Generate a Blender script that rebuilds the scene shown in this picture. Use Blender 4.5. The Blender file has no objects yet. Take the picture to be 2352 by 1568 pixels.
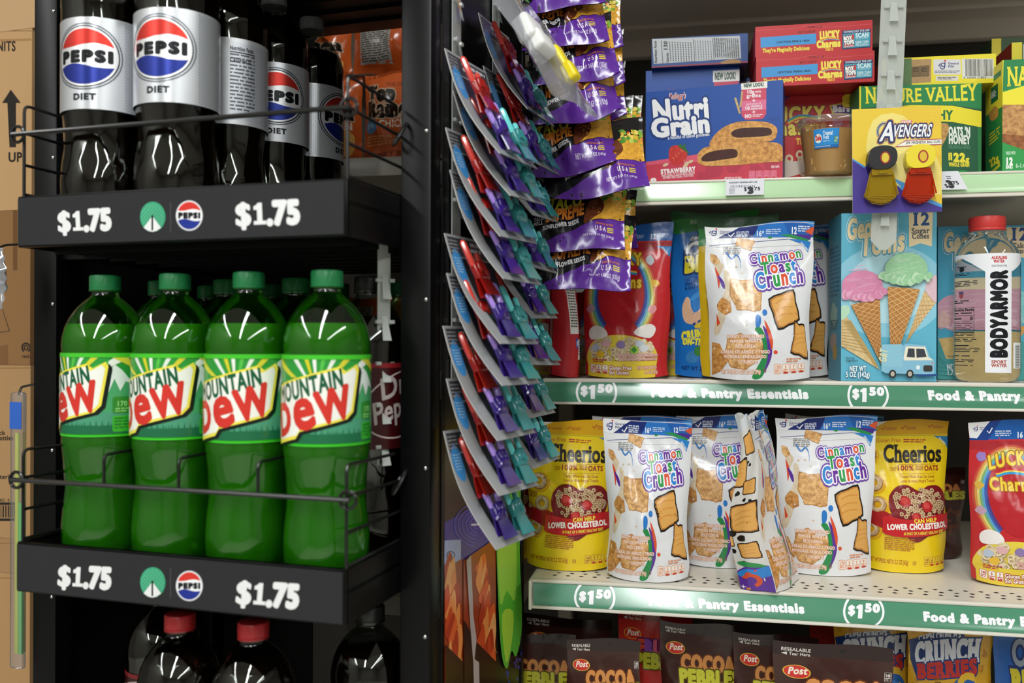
import bpy, bmesh, math, random
import numpy as np
from bisect import bisect_right, bisect_left
from mathutils import Vector, Matrix
from mathutils.geometry import tessellate_polygon

scene = bpy.context.scene
COL = scene.collection
sin, cos, pi, R = math.sin, math.cos, math.pi, math.radians

# ------------------------------------------------------------------ camera
FPX, CX, CY, CH, ROLL = 2080.0, 1176.0, 784.0, 1.30, 0.003   # focal length in px of 2352x1568, eye height
cam_d = bpy.data.cameras.new('camera')
cam_d.sensor_width = 36.0
cam_d.lens = FPX / 2352.0 * 36.0
cam_d.clip_start = 0.02
cam_d.dof.use_dof = True
cam_d.dof.focus_distance = 1.19
cam_d.dof.aperture_fstop = 3.4
cam_d.dof.aperture_blades = 9
cam = bpy.data.objects.new('camera', cam_d)
COL.objects.link(cam)
cam.matrix_world = Matrix.Translation((0, 0, CH)) @ Matrix.Rotation(pi / 2, 4, 'X') @ Matrix.Rotation(ROLL, 4, 'Z')
scene.camera = cam

# ------------------------------------------------------------------ world, lights, exposure
world = bpy.data.worlds.new('store_ambient')
scene.world = world
world.use_nodes = True
bgn = world.node_tree.nodes['Background']
bgn.inputs['Color'].default_value = (0.93, 0.97, 1.0, 1)
bgn.inputs['Strength'].default_value = 0.06
PAN_A, RACK_A = R(10.9), R(17.3)

def tube_row(x0, y0, length, ang, power, w=0.20, z=3.02):
    ld = bpy.data.lights.new('ceiling_tube_row', 'AREA')
    ld.shape = 'RECTANGLE'; ld.size = w; ld.size_y = length
    ld.energy = power; ld.color = (0.97, 1.0, 0.985)
    o = bpy.data.objects.new('ceiling_tube_row', ld); COL.objects.link(o)
    o.location = (x0, y0, z); o.rotation_euler = (0, 0, ang)
    return o
# rows of fluorescent tubes on the ceiling, running away from the pantry shelving
for off, pw in ((-2.4, 105), (0.0, 140), (2.4, 105)):
    tube_row(off * cos(PAN_A) - sin(PAN_A) * 2.9, -off * sin(PAN_A) - cos(PAN_A) * 2.9 + 0.55, 5.6, -PAN_A, pw)

vs = scene.view_settings
vs.view_transform = 'Standard'; vs.look = 'None'; vs.gamma = 1.0; vs.use_curve_mapping = False
vs.exposure = -0.17

# ------------------------------------------------------------------ frames
def px(x, y):
    a, b = x - CX, y - CY
    return (a + ROLL * b) / FPX, -(b - ROLL * a) / FPX        # level ray: X/Y and Z/Y
def proj(p):
    a, b = p[0] / p[1] * FPX, -(p[2] - CH) / p[1] * FPX
    return (a - ROLL * b + CX, b + ROLL * a + CY)

class Frame:
    """a shelf front: u runs to the right along it, s runs into it"""
    def __init__(s, ox, oy, ang):
        s.o = (ox, oy); s.u = (cos(ang), -sin(ang)); s.d = (sin(ang), cos(ang)); s.rz = -ang
    def w(s, u, q, z):                       # z is relative to eye height
        return Vector((s.o[0] + u * s.u[0] + q * s.d[0], s.o[1] + u * s.u[1] + q * s.d[1], CH + z))
    def hit(s, x, y, q):                     # ray against the vertical plane at depth q -> (u, z)
        a, b = px(x, y)
        ox, oy = s.o[0] + q * s.d[0], s.o[1] + q * s.d[1]
        u = (a * oy - ox) / (s.u[0] - a * s.u[1])
        return u, b * (oy + u * s.u[1])
    def deck(s, x, y, z):                    # ray against the horizontal plane z -> (u, q)
        a, b = px(x, y); Y = z / b; X = a * Y
        dx, dy = X - s.o[0], Y - s.o[1]
        return dx * s.u[0] + dy * s.u[1], dx * s.d[0] + dy * s.d[1]
PAN = Frame(0.0463, 1.30, PAN_A)
RACK = Frame(-0.155, 0.85, RACK_A)
DECK_UP, DECK_MID, DECK_LOW, DECK_BASE = 0.2263, -0.0522, -0.3177, -0.6297
LOWQ = -0.092

# ------------------------------------------------------------------ materials
def lin(h):
    h = h.lstrip('#'); h = h if len(h) == 6 else ''.join(c * 2 for c in h); v = [int(h[i:i + 2], 16) / 255 for i in (0, 2, 4)]
    return [c / 12.92 if c <= 0.04045 else ((c + 0.055) / 1.055) ** 2.4 for c in v]
def K(h, tex=0.0):                            # colour + how strongly the print is speckled like food
    return tuple(lin(h)) + (1 - tex,)
MATS = {}
def nodes(name):
    m = bpy.data.materials.new(name); m.use_nodes = True
    nt = m.node_tree; b = nt.nodes['Principled BSDF']
    MATS[name] = m
    return m, nt, b
def setp(b, **k):
    for n, v in k.items():
        b.inputs[n.replace('_', ' ')].default_value = v
def bump(nt, b, scale, strength, dist=0.001, detail=3, stretch=None):
    tc = nt.nodes.new('ShaderNodeTexCoord'); nz = nt.nodes.new('ShaderNodeTexNoise'); bp = nt.nodes.new('ShaderNodeBump')
    nz.inputs['Scale'].default_value = scale; nz.inputs['Detail'].default_value = detail
    bp.inputs['Strength'].default_value = strength; bp.inputs['Distance'].default_value = dist
    src = tc.outputs['Object']
    if stretch:
        mp = nt.nodes.new('ShaderNodeMapping'); mp.inputs['Scale'].default_value = stretch
        nt.links.new(src, mp.inputs['Vector']); src = mp.outputs['Vector']
    nt.links.new(src, nz.inputs['Vector']); nt.links.new(nz.outputs['Fac'], bp.inputs['Height'])
    nt.links.new(bp.outputs['Normal'], b.inputs['Normal'])
def plain(name, h, rough=0.5, metal=0.0, spec=0.5, bmp=None, **k):
    m, nt, b = nodes(name)
    setp(b, Base_Color=tuple(lin(h)) + (1,), Roughness=rough, Metallic=metal)
    b.inputs['Specular IOR Level'].default_value = spec
    for n, v in k.items(): b.inputs[n.replace('_', ' ')].default_value = v
    if bmp: bump(nt, b, *bmp)
    return m
def printed(name, rough, spec=0.5, bmp=None, coat=0.0):
    """printed packaging: ink colour from the mesh, food pictures speckled by noise"""
    m, nt, b = nodes(name)
    at = nt.nodes.new('ShaderNodeAttribute'); at.attribute_name = 'ink'
    tc = nt.nodes.new('ShaderNodeTexCoord')
    nz = nt.nodes.new('ShaderNodeTexNoise'); nz.inputs['Scale'].default_value = 170; nz.inputs['Detail'].default_value = 5
    nz.inputs['Roughness'].default_value = 0.65
    nt.links.new(tc.outputs['Object'], nz.inputs['Vector'])
    rp = nt.nodes.new('ShaderNodeValToRGB')
    e = rp.color_ramp.elements
    e[0].position = 0.36; e[0].color = (0.52, 0.34, 0.19, 1); e[1].position = 0.62; e[1].color = (1.25, 1.2, 1.1, 1)
    nt.links.new(nz.outputs['Fac'], rp.inputs['Fac'])
    inv = nt.nodes.new('ShaderNodeMath'); inv.operation = 'SUBTRACT'; inv.inputs[0].default_value = 1.0
    nt.links.new(at.outputs['Alpha'], inv.inputs[1])
    mx = nt.nodes.new('ShaderNodeMix'); mx.data_type = 'RGBA'; mx.blend_type = 'MULTIPLY'
    nt.links.new(inv.outputs[0], mx.inputs[0]); nt.links.new(at.outputs['Color'], mx.inputs[6]); nt.links.new(rp.outputs['Color'], mx.inputs[7])
    nt.links.new(mx.outputs[2], b.inputs['Base Color'])
    setp(b, Roughness=rough); b.inputs['Specular IOR Level'].default_value = spec
    b.inputs['Coat Weight'].default_value = coat; b.inputs['Coat Roughness'].default_value = 0.08
    if bmp: bump(nt, b, *bmp)
    return m
def clearish(name, h, tint=(1, 1, 1), rough=0.04, base=0.05, body=0.0, bodycol=None):
    """thin clear plastic: see-through with a mirror sheen that grows at grazing angles"""
    m = bpy.data.materials.new(name); m.use_nodes = True; nt = m.node_tree; nt.nodes.clear(); MATS[name] = m
    out = nt.nodes.new('ShaderNodeOutputMaterial'); tr = nt.nodes.new('ShaderNodeBsdfTransparent')
    gl = nt.nodes.new('ShaderNodeBsdfGlossy'); mix = nt.nodes.new('ShaderNodeMixShader'); lw = nt.nodes.new('ShaderNodeLayerWeight')
    tr.inputs['Color'].default_value = tuple(lin(h)) + (1,); gl.inputs['Roughness'].default_value = rough
    gl.inputs['Color'].default_value = (*tint, 1); lw.inputs['Blend'].default_value = 0.22
    mt = nt.nodes.new('ShaderNodeMath'); mt.operation = 'MULTIPLY_ADD'; mt.inputs[1].default_value = 0.65; mt.inputs[2].default_value = base
    nt.links.new(lw.outputs['Fresnel'], mt.inputs[0]); nt.links.new(mt.outputs[0], mix.inputs['Fac'])
    src = tr.outputs[0]
    if body:
        df = nt.nodes.new('ShaderNodeBsdfDiffuse'); df.inputs['Color'].default_value = tuple(lin(bodycol or h)) + (1,)
        m2 = nt.nodes.new('ShaderNodeMixShader'); m2.inputs['Fac'].default_value = body
        nt.links.new(tr.outputs[0], m2.inputs[1]); nt.links.new(df.outputs[0], m2.inputs[2]); src = m2.outputs[0]
    nt.links.new(src, mix.inputs[1]); nt.links.new(gl.outputs[0], mix.inputs[2]); nt.links.new(mix.outputs[0], out.inputs[0])
    return m
printed('film_print', 0.20, 0.55, (38, 0.42, 0.0022, 2.5))
printed('satin_print', 0.30, 0.5, (40, 0.15, 0.002, 2))
printed('card_print', 0.42, 0.4)
printed('label_print', 0.28, 0.5); printed('silver_print', 0.30, 0.5); MATS['silver_print'].node_tree.nodes['Principled BSDF'].inputs['Metallic'].default_value = 0.55
printed('paper_print', 0.7, 0.2)
printed('kraft_print', 0.8, 0.15, (90, 0.15, 0.001, 4))
printed('strip_print', 0.17, 0.8)

# ------------------------------------------------------------------ object helpers
def tag(o, label, cat, group=None):
    o['label'] = label; o['category'] = cat
    if group: o['group'] = group
    return o
def thing(name, label, cat, loc=(0, 0, 0), rz=0.0, group=None):
    o = bpy.data.objects.new(name, None); COL.objects.link(o); o.empty_display_size = 0.02
    o.location = loc; o.rotation_euler = (0, 0, rz)
    return tag(o, label, cat, group)
def link(name, me, parent=None, loc=(0, 0, 0), rot=(0, 0, 0)):
    o = bpy.data.objects.new(name, me); COL.objects.link(o)
    o.parent = parent; o.location = loc; o.rotation_euler = rot
    return o
def dup(root, loc, rz, label, group=None):
    r = root.copy(); COL.objects.link(r); r.location = loc; r.rotation_euler = (0, 0, rz); r['label'] = label
    if group: r['group'] = group
    for ch in list(root.children):
        c = ch.copy(); COL.objects.link(c); c.parent = r
        for g in list(ch.children):
            d = g.copy(); COL.objects.link(d); d.parent = c
    return r
def bm_mesh(name, bm, mat, parent=None, loc=(0, 0, 0), rot=(0, 0, 0), smooth=True, ang=40):
    bmesh.ops.recalc_face_normals(bm, faces=bm.faces[:])
    me = bpy.data.meshes.new(name); bm.to_mesh(me); bm.free()
    for m in (mat if isinstance(mat, (list, tuple)) else [mat]): me.materials.append(MATS[m])
    if smooth:
        me.polygons.foreach_set('use_smooth', [True] * len(me.polygons))
        me.set_sharp_from_angle(angle=R(ang))
    return link(name, me, parent, loc, rot)
def bx(bm, x0, x1, y0, y1, z0, z1, bev=0.0, seg=2, M=None):
    r = bmesh.ops.create_cube(bm, size=1.0); v = r['verts']
    for p in v: p.co = Vector(((x0 + x1) / 2 + p.co.x * (x1 - x0), (y0 + y1) / 2 + p.co.y * (y1 - y0), (z0 + z1) / 2 + p.co.z * (z1 - z0)))
    if bev:
        r = bmesh.ops.bevel(bm, geom=list({e for p in v for e in p.link_edges}), offset=bev, segments=seg, affect='EDGES', profile=0.5)
        v = list({p for p in r['verts']} | {p for p in v if p.is_valid})
    if M is not None: bmesh.ops.transform(bm, matrix=M, verts=v)
    return v
def tube(bm, pts, r, n=8, closed=False, cap=True):
    pts = [Vector(p) for p in pts]; k = len(pts); rings = []
    rr = r if isinstance(r, (list, tuple)) else [r] * k
    up = None
    for i, p in enumerate(pts):
        a = pts[i - 1] if (i > 0 or closed) else p; b = pts[(i + 1) % k] if (i < k - 1 or closed) else p
        t = (b - a).normalized()
        if up is None: up = t.orthogonal().normalized()
        x = (up - t * up.dot(t))
        x = x.normalized() if x.length > 1e-6 else t.orthogonal().normalized()
        up = x; y = t.cross(x)
        rings.append([bm.verts.new(p + (x * cos(2 * pi * j / n) + y * sin(2 * pi * j / n)) * rr[i]) for j in range(n)])
    for i in range(k if closed else k - 1):
        A, B = rings[i], rings[(i + 1) % k]
        for j in range(n): bm.faces.new((A[j], A[(j + 1) % n], B[(j + 1) % n], B[j]))
    if cap and not closed:
        bm.faces.new(rings[0][::-1]); bm.faces.new(rings[-1])
def arc_pts(pts, r=0.006, n=4):
    """round the corners of a bent wire"""
    out = [Vector(pts[0])]
    for a, b, c in zip(pts, pts[1:], pts[2:]):
        a, b, c = Vector(a), Vector(b), Vector(c)
        p, q = b + (a - b).normalized() * r, b + (c - b).normalized() * r
        for i in range(n + 1):
            t = i / n; out.append(p * (1 - t) ** 2 + b * 2 * t * (1 - t) + q * t * t)
    return out + [Vector(pts[-1])]
def lathe(bm, prof, n=32, cap0=True, cap1=True, squash=1.0):
    rings = [[bm.verts.new((r * sin(2 * pi * j / n), -r * cos(2 * pi * j / n) * squash, z)) for j in range(n)] for r, z in prof]
    for A, B in zip(rings, rings[1:]):
        for j in range(n): bm.faces.new((A[j], A[(j + 1) % n], B[(j + 1) % n], B[j]))
    if cap0: bm.faces.new(rings[0][::-1])
    if cap1: bm.faces.new(rings[-1])
# ------------------------------------------------------------------ flat artwork: lettering and printed shapes
_fo = None; GLY = {}; CAPH = None
def glyph(ch):
    """triangles, outline edges and advance of one letter of Blender's own font"""
    global _fo, CAPH
    if ch in GLY: return GLY[ch]
    if _fo is None:
        c = bpy.data.curves.new('lettering', 'FONT'); c.resolution_u = 3; c.fill_mode = 'FRONT'; c.size = 1.0
        _fo = bpy.data.objects.new('lettering', c); COL.objects.link(_fo)
        CAPH = max(p[1] for p in raw('H')[0])
    v, tri = raw(ch) if ch != ' ' else ([], [])
    hx = max(p[0] for p in raw('H')[0])
    adv = max(p[0] for p in raw('H' + ch + 'H')[0]) - max(p[0] for p in raw('HH')[0])
    cnt = {}
    for t in tri:
        for a, b in ((t[0], t[1]), (t[1], t[2]), (t[2], t[0])): cnt[(a, b)] = 1
    nxt = {a: b for (a, b) in cnt if (b, a) not in cnt}; prv = {b: a for a, b in nxt.items()}
    s = 1 / CAPH
    v = [(x * s, y * s) for x, y in v]
    ring = []; nrm = {}
    for a, b in nxt.items():
        dx, dy = v[b][0] - v[a][0], v[b][1] - v[a][1]; l = math.hypot(dx, dy) or 1e-9; nrm[a] = (dy / l, -dx / l); ring.append((a, b))
    nrm['join'] = [(i, nrm[prv[i]], nrm[i]) for i in nxt if i in prv and nrm[prv[i]][0] * nrm[i][1] - nrm[prv[i]][1] * nrm[i][0] > 0.12]
    GLY[ch] = (v, tri, ring, nrm, adv * s)
    return GLY[ch]
def raw(s):
    _fo.data.body = s
    bpy.context.view_layer.update()
    dg = bpy.context.evaluated_depsgraph_get(); ev = _fo.evaluated_get(dg); m = ev.to_mesh()
    co = {}; v = []; idx = []
    for p in m.vertices:
        key = (round(p.co.x, 5), round(p.co.y, 5))
        if key not in co: co[key] = len(v); v.append(key)
        idx.append(co[key])
    m.calc_loop_triangles(); tri = []
    for t in m.loop_triangles:
        a, b, c = (idx[i] for i in t.vertices)
        if len({a, b, c}) < 3: continue
        ar = (v[b][0] - v[a][0]) * (v[c][1] - v[a][1]) - (v[b][1] - v[a][1]) * (v[c][0] - v[a][0])
        if abs(ar) < 1e-9: continue
        tri.append((a, b, c) if ar > 0 else (a, c, b))
    ev.to_mesh_clear()
    return v, tri
def smooth(pts, n=5, closed=False):
    k = len(pts); out = []
    for i in range(k if closed else k - 1):
        g = lambda j: pts[j % k] if closed else pts[max(0, min(k - 1, j))]
        p0, p1, p2, p3 = g(i - 1), g(i), g(i + 1), g(i + 2)
        for q in range(n):
            t = q / n
            out.append(tuple(0.5 * (2 * b + (c - a) * t + (2 * a - 5 * b + 4 * c - d) * t * t + (3 * b - a - 3 * c + d) * t ** 3) for a, b, c, d in zip(p0, p1, p2, p3)))
    if not closed: out.append(tuple(pts[-1]))
    return out
def hull_quad(quad):
    A = []; B = []
    for (x, y), (s, t) in zip(quad, ((0, 0), (1, 0), (1, 1), (0, 1))):
        A.append([x, y, 1, 0, 0, 0, -s * x, -s * y]); B.append(s)
        A.append([0, 0, 0, x, y, 1, -t * x, -t * y]); B.append(t)
    h = np.linalg.solve(np.array(A, float), np.array(B, float))
    return np.append(h, 1).reshape(3, 3)
class Art:
    """polygons in the picture plane of one printed face, y down; quad = its corners TL TR BR BL"""
    def __init__(s, quad):
        s.H = hull_quad(quad); s.it = []; s.bb = []; s.cache = {}
    def add(s, polys, c, lay=None):
        if isinstance(c, str): c = K(c)
        if not polys: return
        xs = [p[0] for q in polys for p in q]; ys = [p[1] for q in polys for p in q]
        b = (min(xs), min(ys), max(xs), max(ys))
        L = 1
        for o in s.bb:
            if o[0] < b[2] and b[0] < o[2] and o[1] < b[3] and b[1] < o[3]: L = max(L, o[4] + 1)
        if lay: L = lay
        s.bb.append((*b, L)); s.it.append((polys, c, L))
    def poly(s, pts, c, sm=0):
        if sm: pts = smooth(pts, sm, True)
        if len(pts) == 3: return s.add([pts], c)
        tr = tessellate_polygon([[Vector((x, y, 0)) for x, y in pts]])
        s.add([[pts[i] for i in t] for t in tr], c)
    def rect(s, x0, y0, x1, y1, c, rot=0, sh=0):
        p = [(x0, y0), (x1, y0), (x1, y1), (x0, y1)]
        if rot:
            a = R(rot); mx, my = (x0 + x1) / 2, (y0 + y1) / 2
            p = [(mx + (x - mx) * cos(a) - (y - my) * sin(a), my + (x - mx) * sin(a) + (y - my) * cos(a)) for x, y in p]
        s.add([p], c)
    def rrect(s, x0, y0, x1, y1, r, c):
        p = []
        for cx, cy, a in ((x1 - r, y0 + r, -90), (x1 - r, y1 - r, 0), (x0 + r, y1 - r, 90), (x0 + r, y0 + r, 180)):
            p += [(cx + r * cos(R(a + q)), cy + r * sin(R(a + q))) for q in (0, 30, 60, 90)]
        s.add([p], c)
    def ell(s, cx, cy, rx, ry, c, n=28, rot=0):
        a = R(rot)
        s.add([[(cx + rx * cos(t) * cos(a) - ry * sin(t) * sin(a), cy + rx * cos(t) * sin(a) + ry * sin(t) * cos(a)) for t in [2 * pi * i / n for i in range(n)]]], c)
    def ring(s, cx, cy, rx, ry, w, c, a0=0, a1=360, n=36, rot=0):
        q = []; ca, sa = cos(R(rot)), sin(R(rot))
        def P(t, k):
            x, y = (rx + k) * cos(t), (ry + k) * sin(t)
            return (cx + x * ca - y * sa, cy + x * sa + y * ca)
        for i in range(n):
            t0, t1 = R(a0 + (a1 - a0) * i / n), R(a0 + (a1 - a0) * (i + 1) / n)
            q.append([P(t0, -w / 2), P(t1, -w / 2), P(t1, w / 2), P(t0, w / 2)])
        s.add(q, c)
    def line(s, pts, w, c, sm=0, taper=None, lay=None):
        if sm: pts = smooth(pts, sm)
        q = []; k = len(pts)
        L = []
        for i, (x, y) in enumerate(pts):
            a = pts[max(0, i - 1)]; b = pts[min(k - 1, i + 1)]
            dx, dy = b[0] - a[0], b[1] - a[1]; l = math.hypot(dx, dy) or 1
            ww = w / 2
            if taper: ww *= taper(i / (k - 1))
            L.append(((x - dy / l * ww, y + dx / l * ww), (x + dy / l * ww, y - dx / l * ww)))
        for a, b in zip(L, L[1:]): q.append([a[0], a[1], b[1], b[0]])
        s.add(q, c, lay)
    def blob(s, cx, cy, r, c, seed=0, n=12, k=0.25, ry=None):
        g = random.Random(seed); ry = ry or r
        s.poly([(cx + r * cos(2 * pi * i / n) * (1 + g.uniform(-k, k)), cy + ry * sin(2 * pi * i / n) * (1 + g.uniform(-k, k))) for i in range(n)], c, 3)
    def text(s, t, x, y, h, c, bold=0.0, sx=1.0, shear=0.0, rot=0.0, al='l', fit=None, out=(), ls=None, serif=0.0, warp=None, cols=None):
        """one line of lettering: baseline start (x, y), capital height h; fit = whole width; out = outlines [(width, colour)]"""
        G = [glyph(ch) for ch in t]
        ls = bold * 1.3 if ls is None else ls
        tot = sum(g[4] + ls for g in G) - ls
        if fit: sx = fit / (tot * h)
        ox = {'l': 0, 'c': -tot / 2, 'r': -tot}[al]
        ca, sa = cos(R(rot)), sin(R(rot))
        def pl(px_, py_, pen):
            X = (px_ + pen + ox) * sx * h; Y = py_ * h
            if warp: X, Y = warp(X, Y)
            X += shear * Y
            return (x + X * ca + Y * sa, y + X * sa - Y * ca)
        def geo(w, fill=True, only=None):
            pen = 0; q = []
            for i, (v, tri, ring, nr, adv) in enumerate(G):
                if only is None or only == i:
                    wx = w / max(sx, 0.3) ** .5
                    if fill: q += [[pl(*v[j], pen) for j in tr] for tr in tri]
                    if w > 0:
                        for a, b in ring:
                            A, B = v[a], v[b]; na = nr[a]
                            q.append([pl(*A, pen), pl(A[0] + na[0] * wx, A[1] + na[1] * w, pen), pl(B[0] + na[0] * wx, B[1] + na[1] * w, pen), pl(*B, pen)])
                        for i, n1, n2 in nr['join']:
                            A = v[i]; m = (n1[0] + n2[0], n1[1] + n2[1]); l = math.hypot(*m) or 1
                            q.append([pl(*A, pen)] + [pl(A[0] + n[0] * wx, A[1] + n[1] * w, pen) for n in (n1, (m[0] / l, m[1] / l), n2)])
                    if serif:
                        for a, b in ring:
                            A, B = v[a], v[b]; L = abs(A[0] - B[0])
                            if abs(A[1] - B[1]) < 0.012 and 0.05 < L < 0.3:
                                x0, x1 = min(A[0], B[0]) - 0.09 - w, max(A[0], B[0]) + 0.09 + w
                                up = B[0] < A[0]
                                y0, y1 = (A[1] - serif, A[1] + w) if up else (A[1] - w, A[1] + serif)
                                q.append([pl(x0, y0, pen), pl(x1, y0, pen), pl(x1, y1, pen), pl(x0, y1, pen)])
                pen += adv + ls
            return q
        for w, oc in sorted(out, key=lambda o: -o[0]): s.add(geo(w + bold), oc)
        if cols:
            g = [(geo(bold, only=i), cols[i % len(cols)]) for i in range(len(t)) if t[i] != ' ']
            for q, cc in g: s.add(q, cc)
        else: s.add(geo(bold), c)
    def greek(s, x0, y0, x1, y1, rows, c, seed=0, k=0.55, rot=0):
        """rows of print too small to read"""
        g = random.Random(seed); q = []; rh = (y1 - y0) / rows; tn = math.tan(R(rot))
        for i in range(rows):
            x = x0; y = y0 + i * rh; end = x1 - g.uniform(0, 0.25) * (x1 - x0) * (i == rows - 1)
            while x < end:
                w = min(g.uniform(0.6, 3.2) * rh, end - x); sl = (x - x0) * tn; s2 = (x + w - x0) * tn
                q.append([(x, y + sl), (x + w, y + s2), (x + w, y + s2 + rh * k), (x, y + sl + rh * k)]); x += w + rh * 0.4
        s.add(q, c)
    def bars(s, x0, y0, x1, y1, c, seed=0, n=30):
        g = random.Random(seed); q = []; x = x0; st = (x1 - x0) / n
        while x < x1:
            w = st * g.choice((0.4, 0.4, 0.8, 1.2)); q.append([(x, y0), (x + w, y0), (x + w, y1), (x, y1)]); x += w + st * g.choice((0.4, 0.5, 0.9))
        s.add(q, c)
    def star(s, x, y, r, c):
        s.add([[(x, y - r), (x + r * .18, y), (x - r * .18, y)], [(x, y + r), (x - r * .18, y), (x + r * .18, y)], [(x + r, y), (x, y + r * .18), (x, y - r * .18)], [(x - r, y), (x, y - r * .18), (x, y + r * .18)]], c)
    def facts(s, x, y, w, h, c, n=3, first='170', bg='#f2eee8', red='#c23b2e'):
        """row of small nutrition tabs"""
        for i in range(n):
            X = x + i * w * 1.12
            s.rrect(X, y, X + w, y + h, w * .2, c); s.rrect(X + w * .06, y + w * .06, X + w * .94, y + h - w * .06, w * .16, bg)
            s.text(first if i == 0 else '%d' % (3 + 2 * i), X + w / 2, y + h * .48, h * .3, c, .06, al='c', fit=w * (.7 if i == 0 else .25))
            s.greek(X + w * .15, y + h * .56, X + w * .85, y + h * .92, 2, c, i)
            if i: s.ell(X + w / 2, y + h * .9, w * .34, h * .1, red, 14)

def numeral_one(A, x, y, h, w, c, rot=0, slab=False):
    ca, sa = cos(R(rot)), sin(R(rot)); st = .52 if not slab else .42; q = (1 - st) / 2
    P = [(q, 0), (q, .70), (.0, .70), (.0, .86), (q * .6, .90), (q + .12, 1.0), (1 - q, 1.0), (1 - q, 0)]
    if slab: P = [(0, 0), (0, .17), (q, .17), (q, .68), (.02, .68), (.02, .84), (q * .8, .90), (q + .1, 1.0), (1 - q, 1.0), (1 - q, .17), (1, .17), (1, 0)]
    A.poly([(x + u * w * ca + v * h * sa, y + u * w * sa - v * h * ca) for u, v in P], c)
def _clip(poly, ax, v, less):
    out = []; k = len(poly)
    for i in range(k):
        a, b = poly[i - 1], poly[i]
        ia = a[ax] <= v if less else a[ax] >= v
        ib = b[ax] <= v if less else b[ax] >= v
        if ia != ib:
            t = (v - a[ax]) / (b[ax] - a[ax]); p = [a[0] + (b[0] - a[0]) * t, a[1] + (b[1] - a[1]) * t]; p[ax] = v
            out.append(tuple(p))
        if ib: out.append(b)
    return out
def _strips(poly, lines, ax):
    lo = min(p[ax] for p in poly); hi = max(p[ax] for p in poly)
    if hi <= lines[0] or lo >= lines[-1]: return
    i0 = max(0, bisect_right(lines, lo) - 1); i1 = min(len(lines) - 2, bisect_left(lines, hi) - 1)
    for i in range(i0, i1 + 1):
        q = poly
        if lo < lines[i]: q = _clip(q, ax, lines[i], False)
        if len(q) > 2 and hi > lines[i + 1]: q = _clip(q, ax, lines[i + 1], True)
        if len(q) > 2: yield i, q
class Grid:
    """a printable surface: S across, T down, points P[i, j], outward normals N[i, j]"""
    def __init__(s, S, T, P, N=None):
        s.S, s.T = list(S), list(T); s.P = np.asarray(P, float)
        if N is None:
            du = np.gradient(s.P, axis=0) if len(s.S) > 1 else 0; dv = np.gradient(s.P, axis=1)
            N = np.cross(dv, du)
        N = np.asarray(N, float); l = np.linalg.norm(N, axis=2, keepdims=True); l[l < 1e-12] = 1
        s.N = N / l
    def rows(s, a, b):
        return Grid(s.S, s.T[a:b + 1], s.P[:, a:b + 1], s.N[:, a:b + 1])
def flat(p00, p10, p01):
    """flat printable rectangle: top-left, top-right, bottom-left corners"""
    a, b, c = (np.array(p, float) for p in (p00, p10, p01))
    P = np.array([[a, c], [b, b + c - a]]); n = np.cross(c - a, b - a)
    return Grid([0, 1], [0, 1], P, np.broadcast_to(n, P.shape))
LAYER = 0.00006
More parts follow.
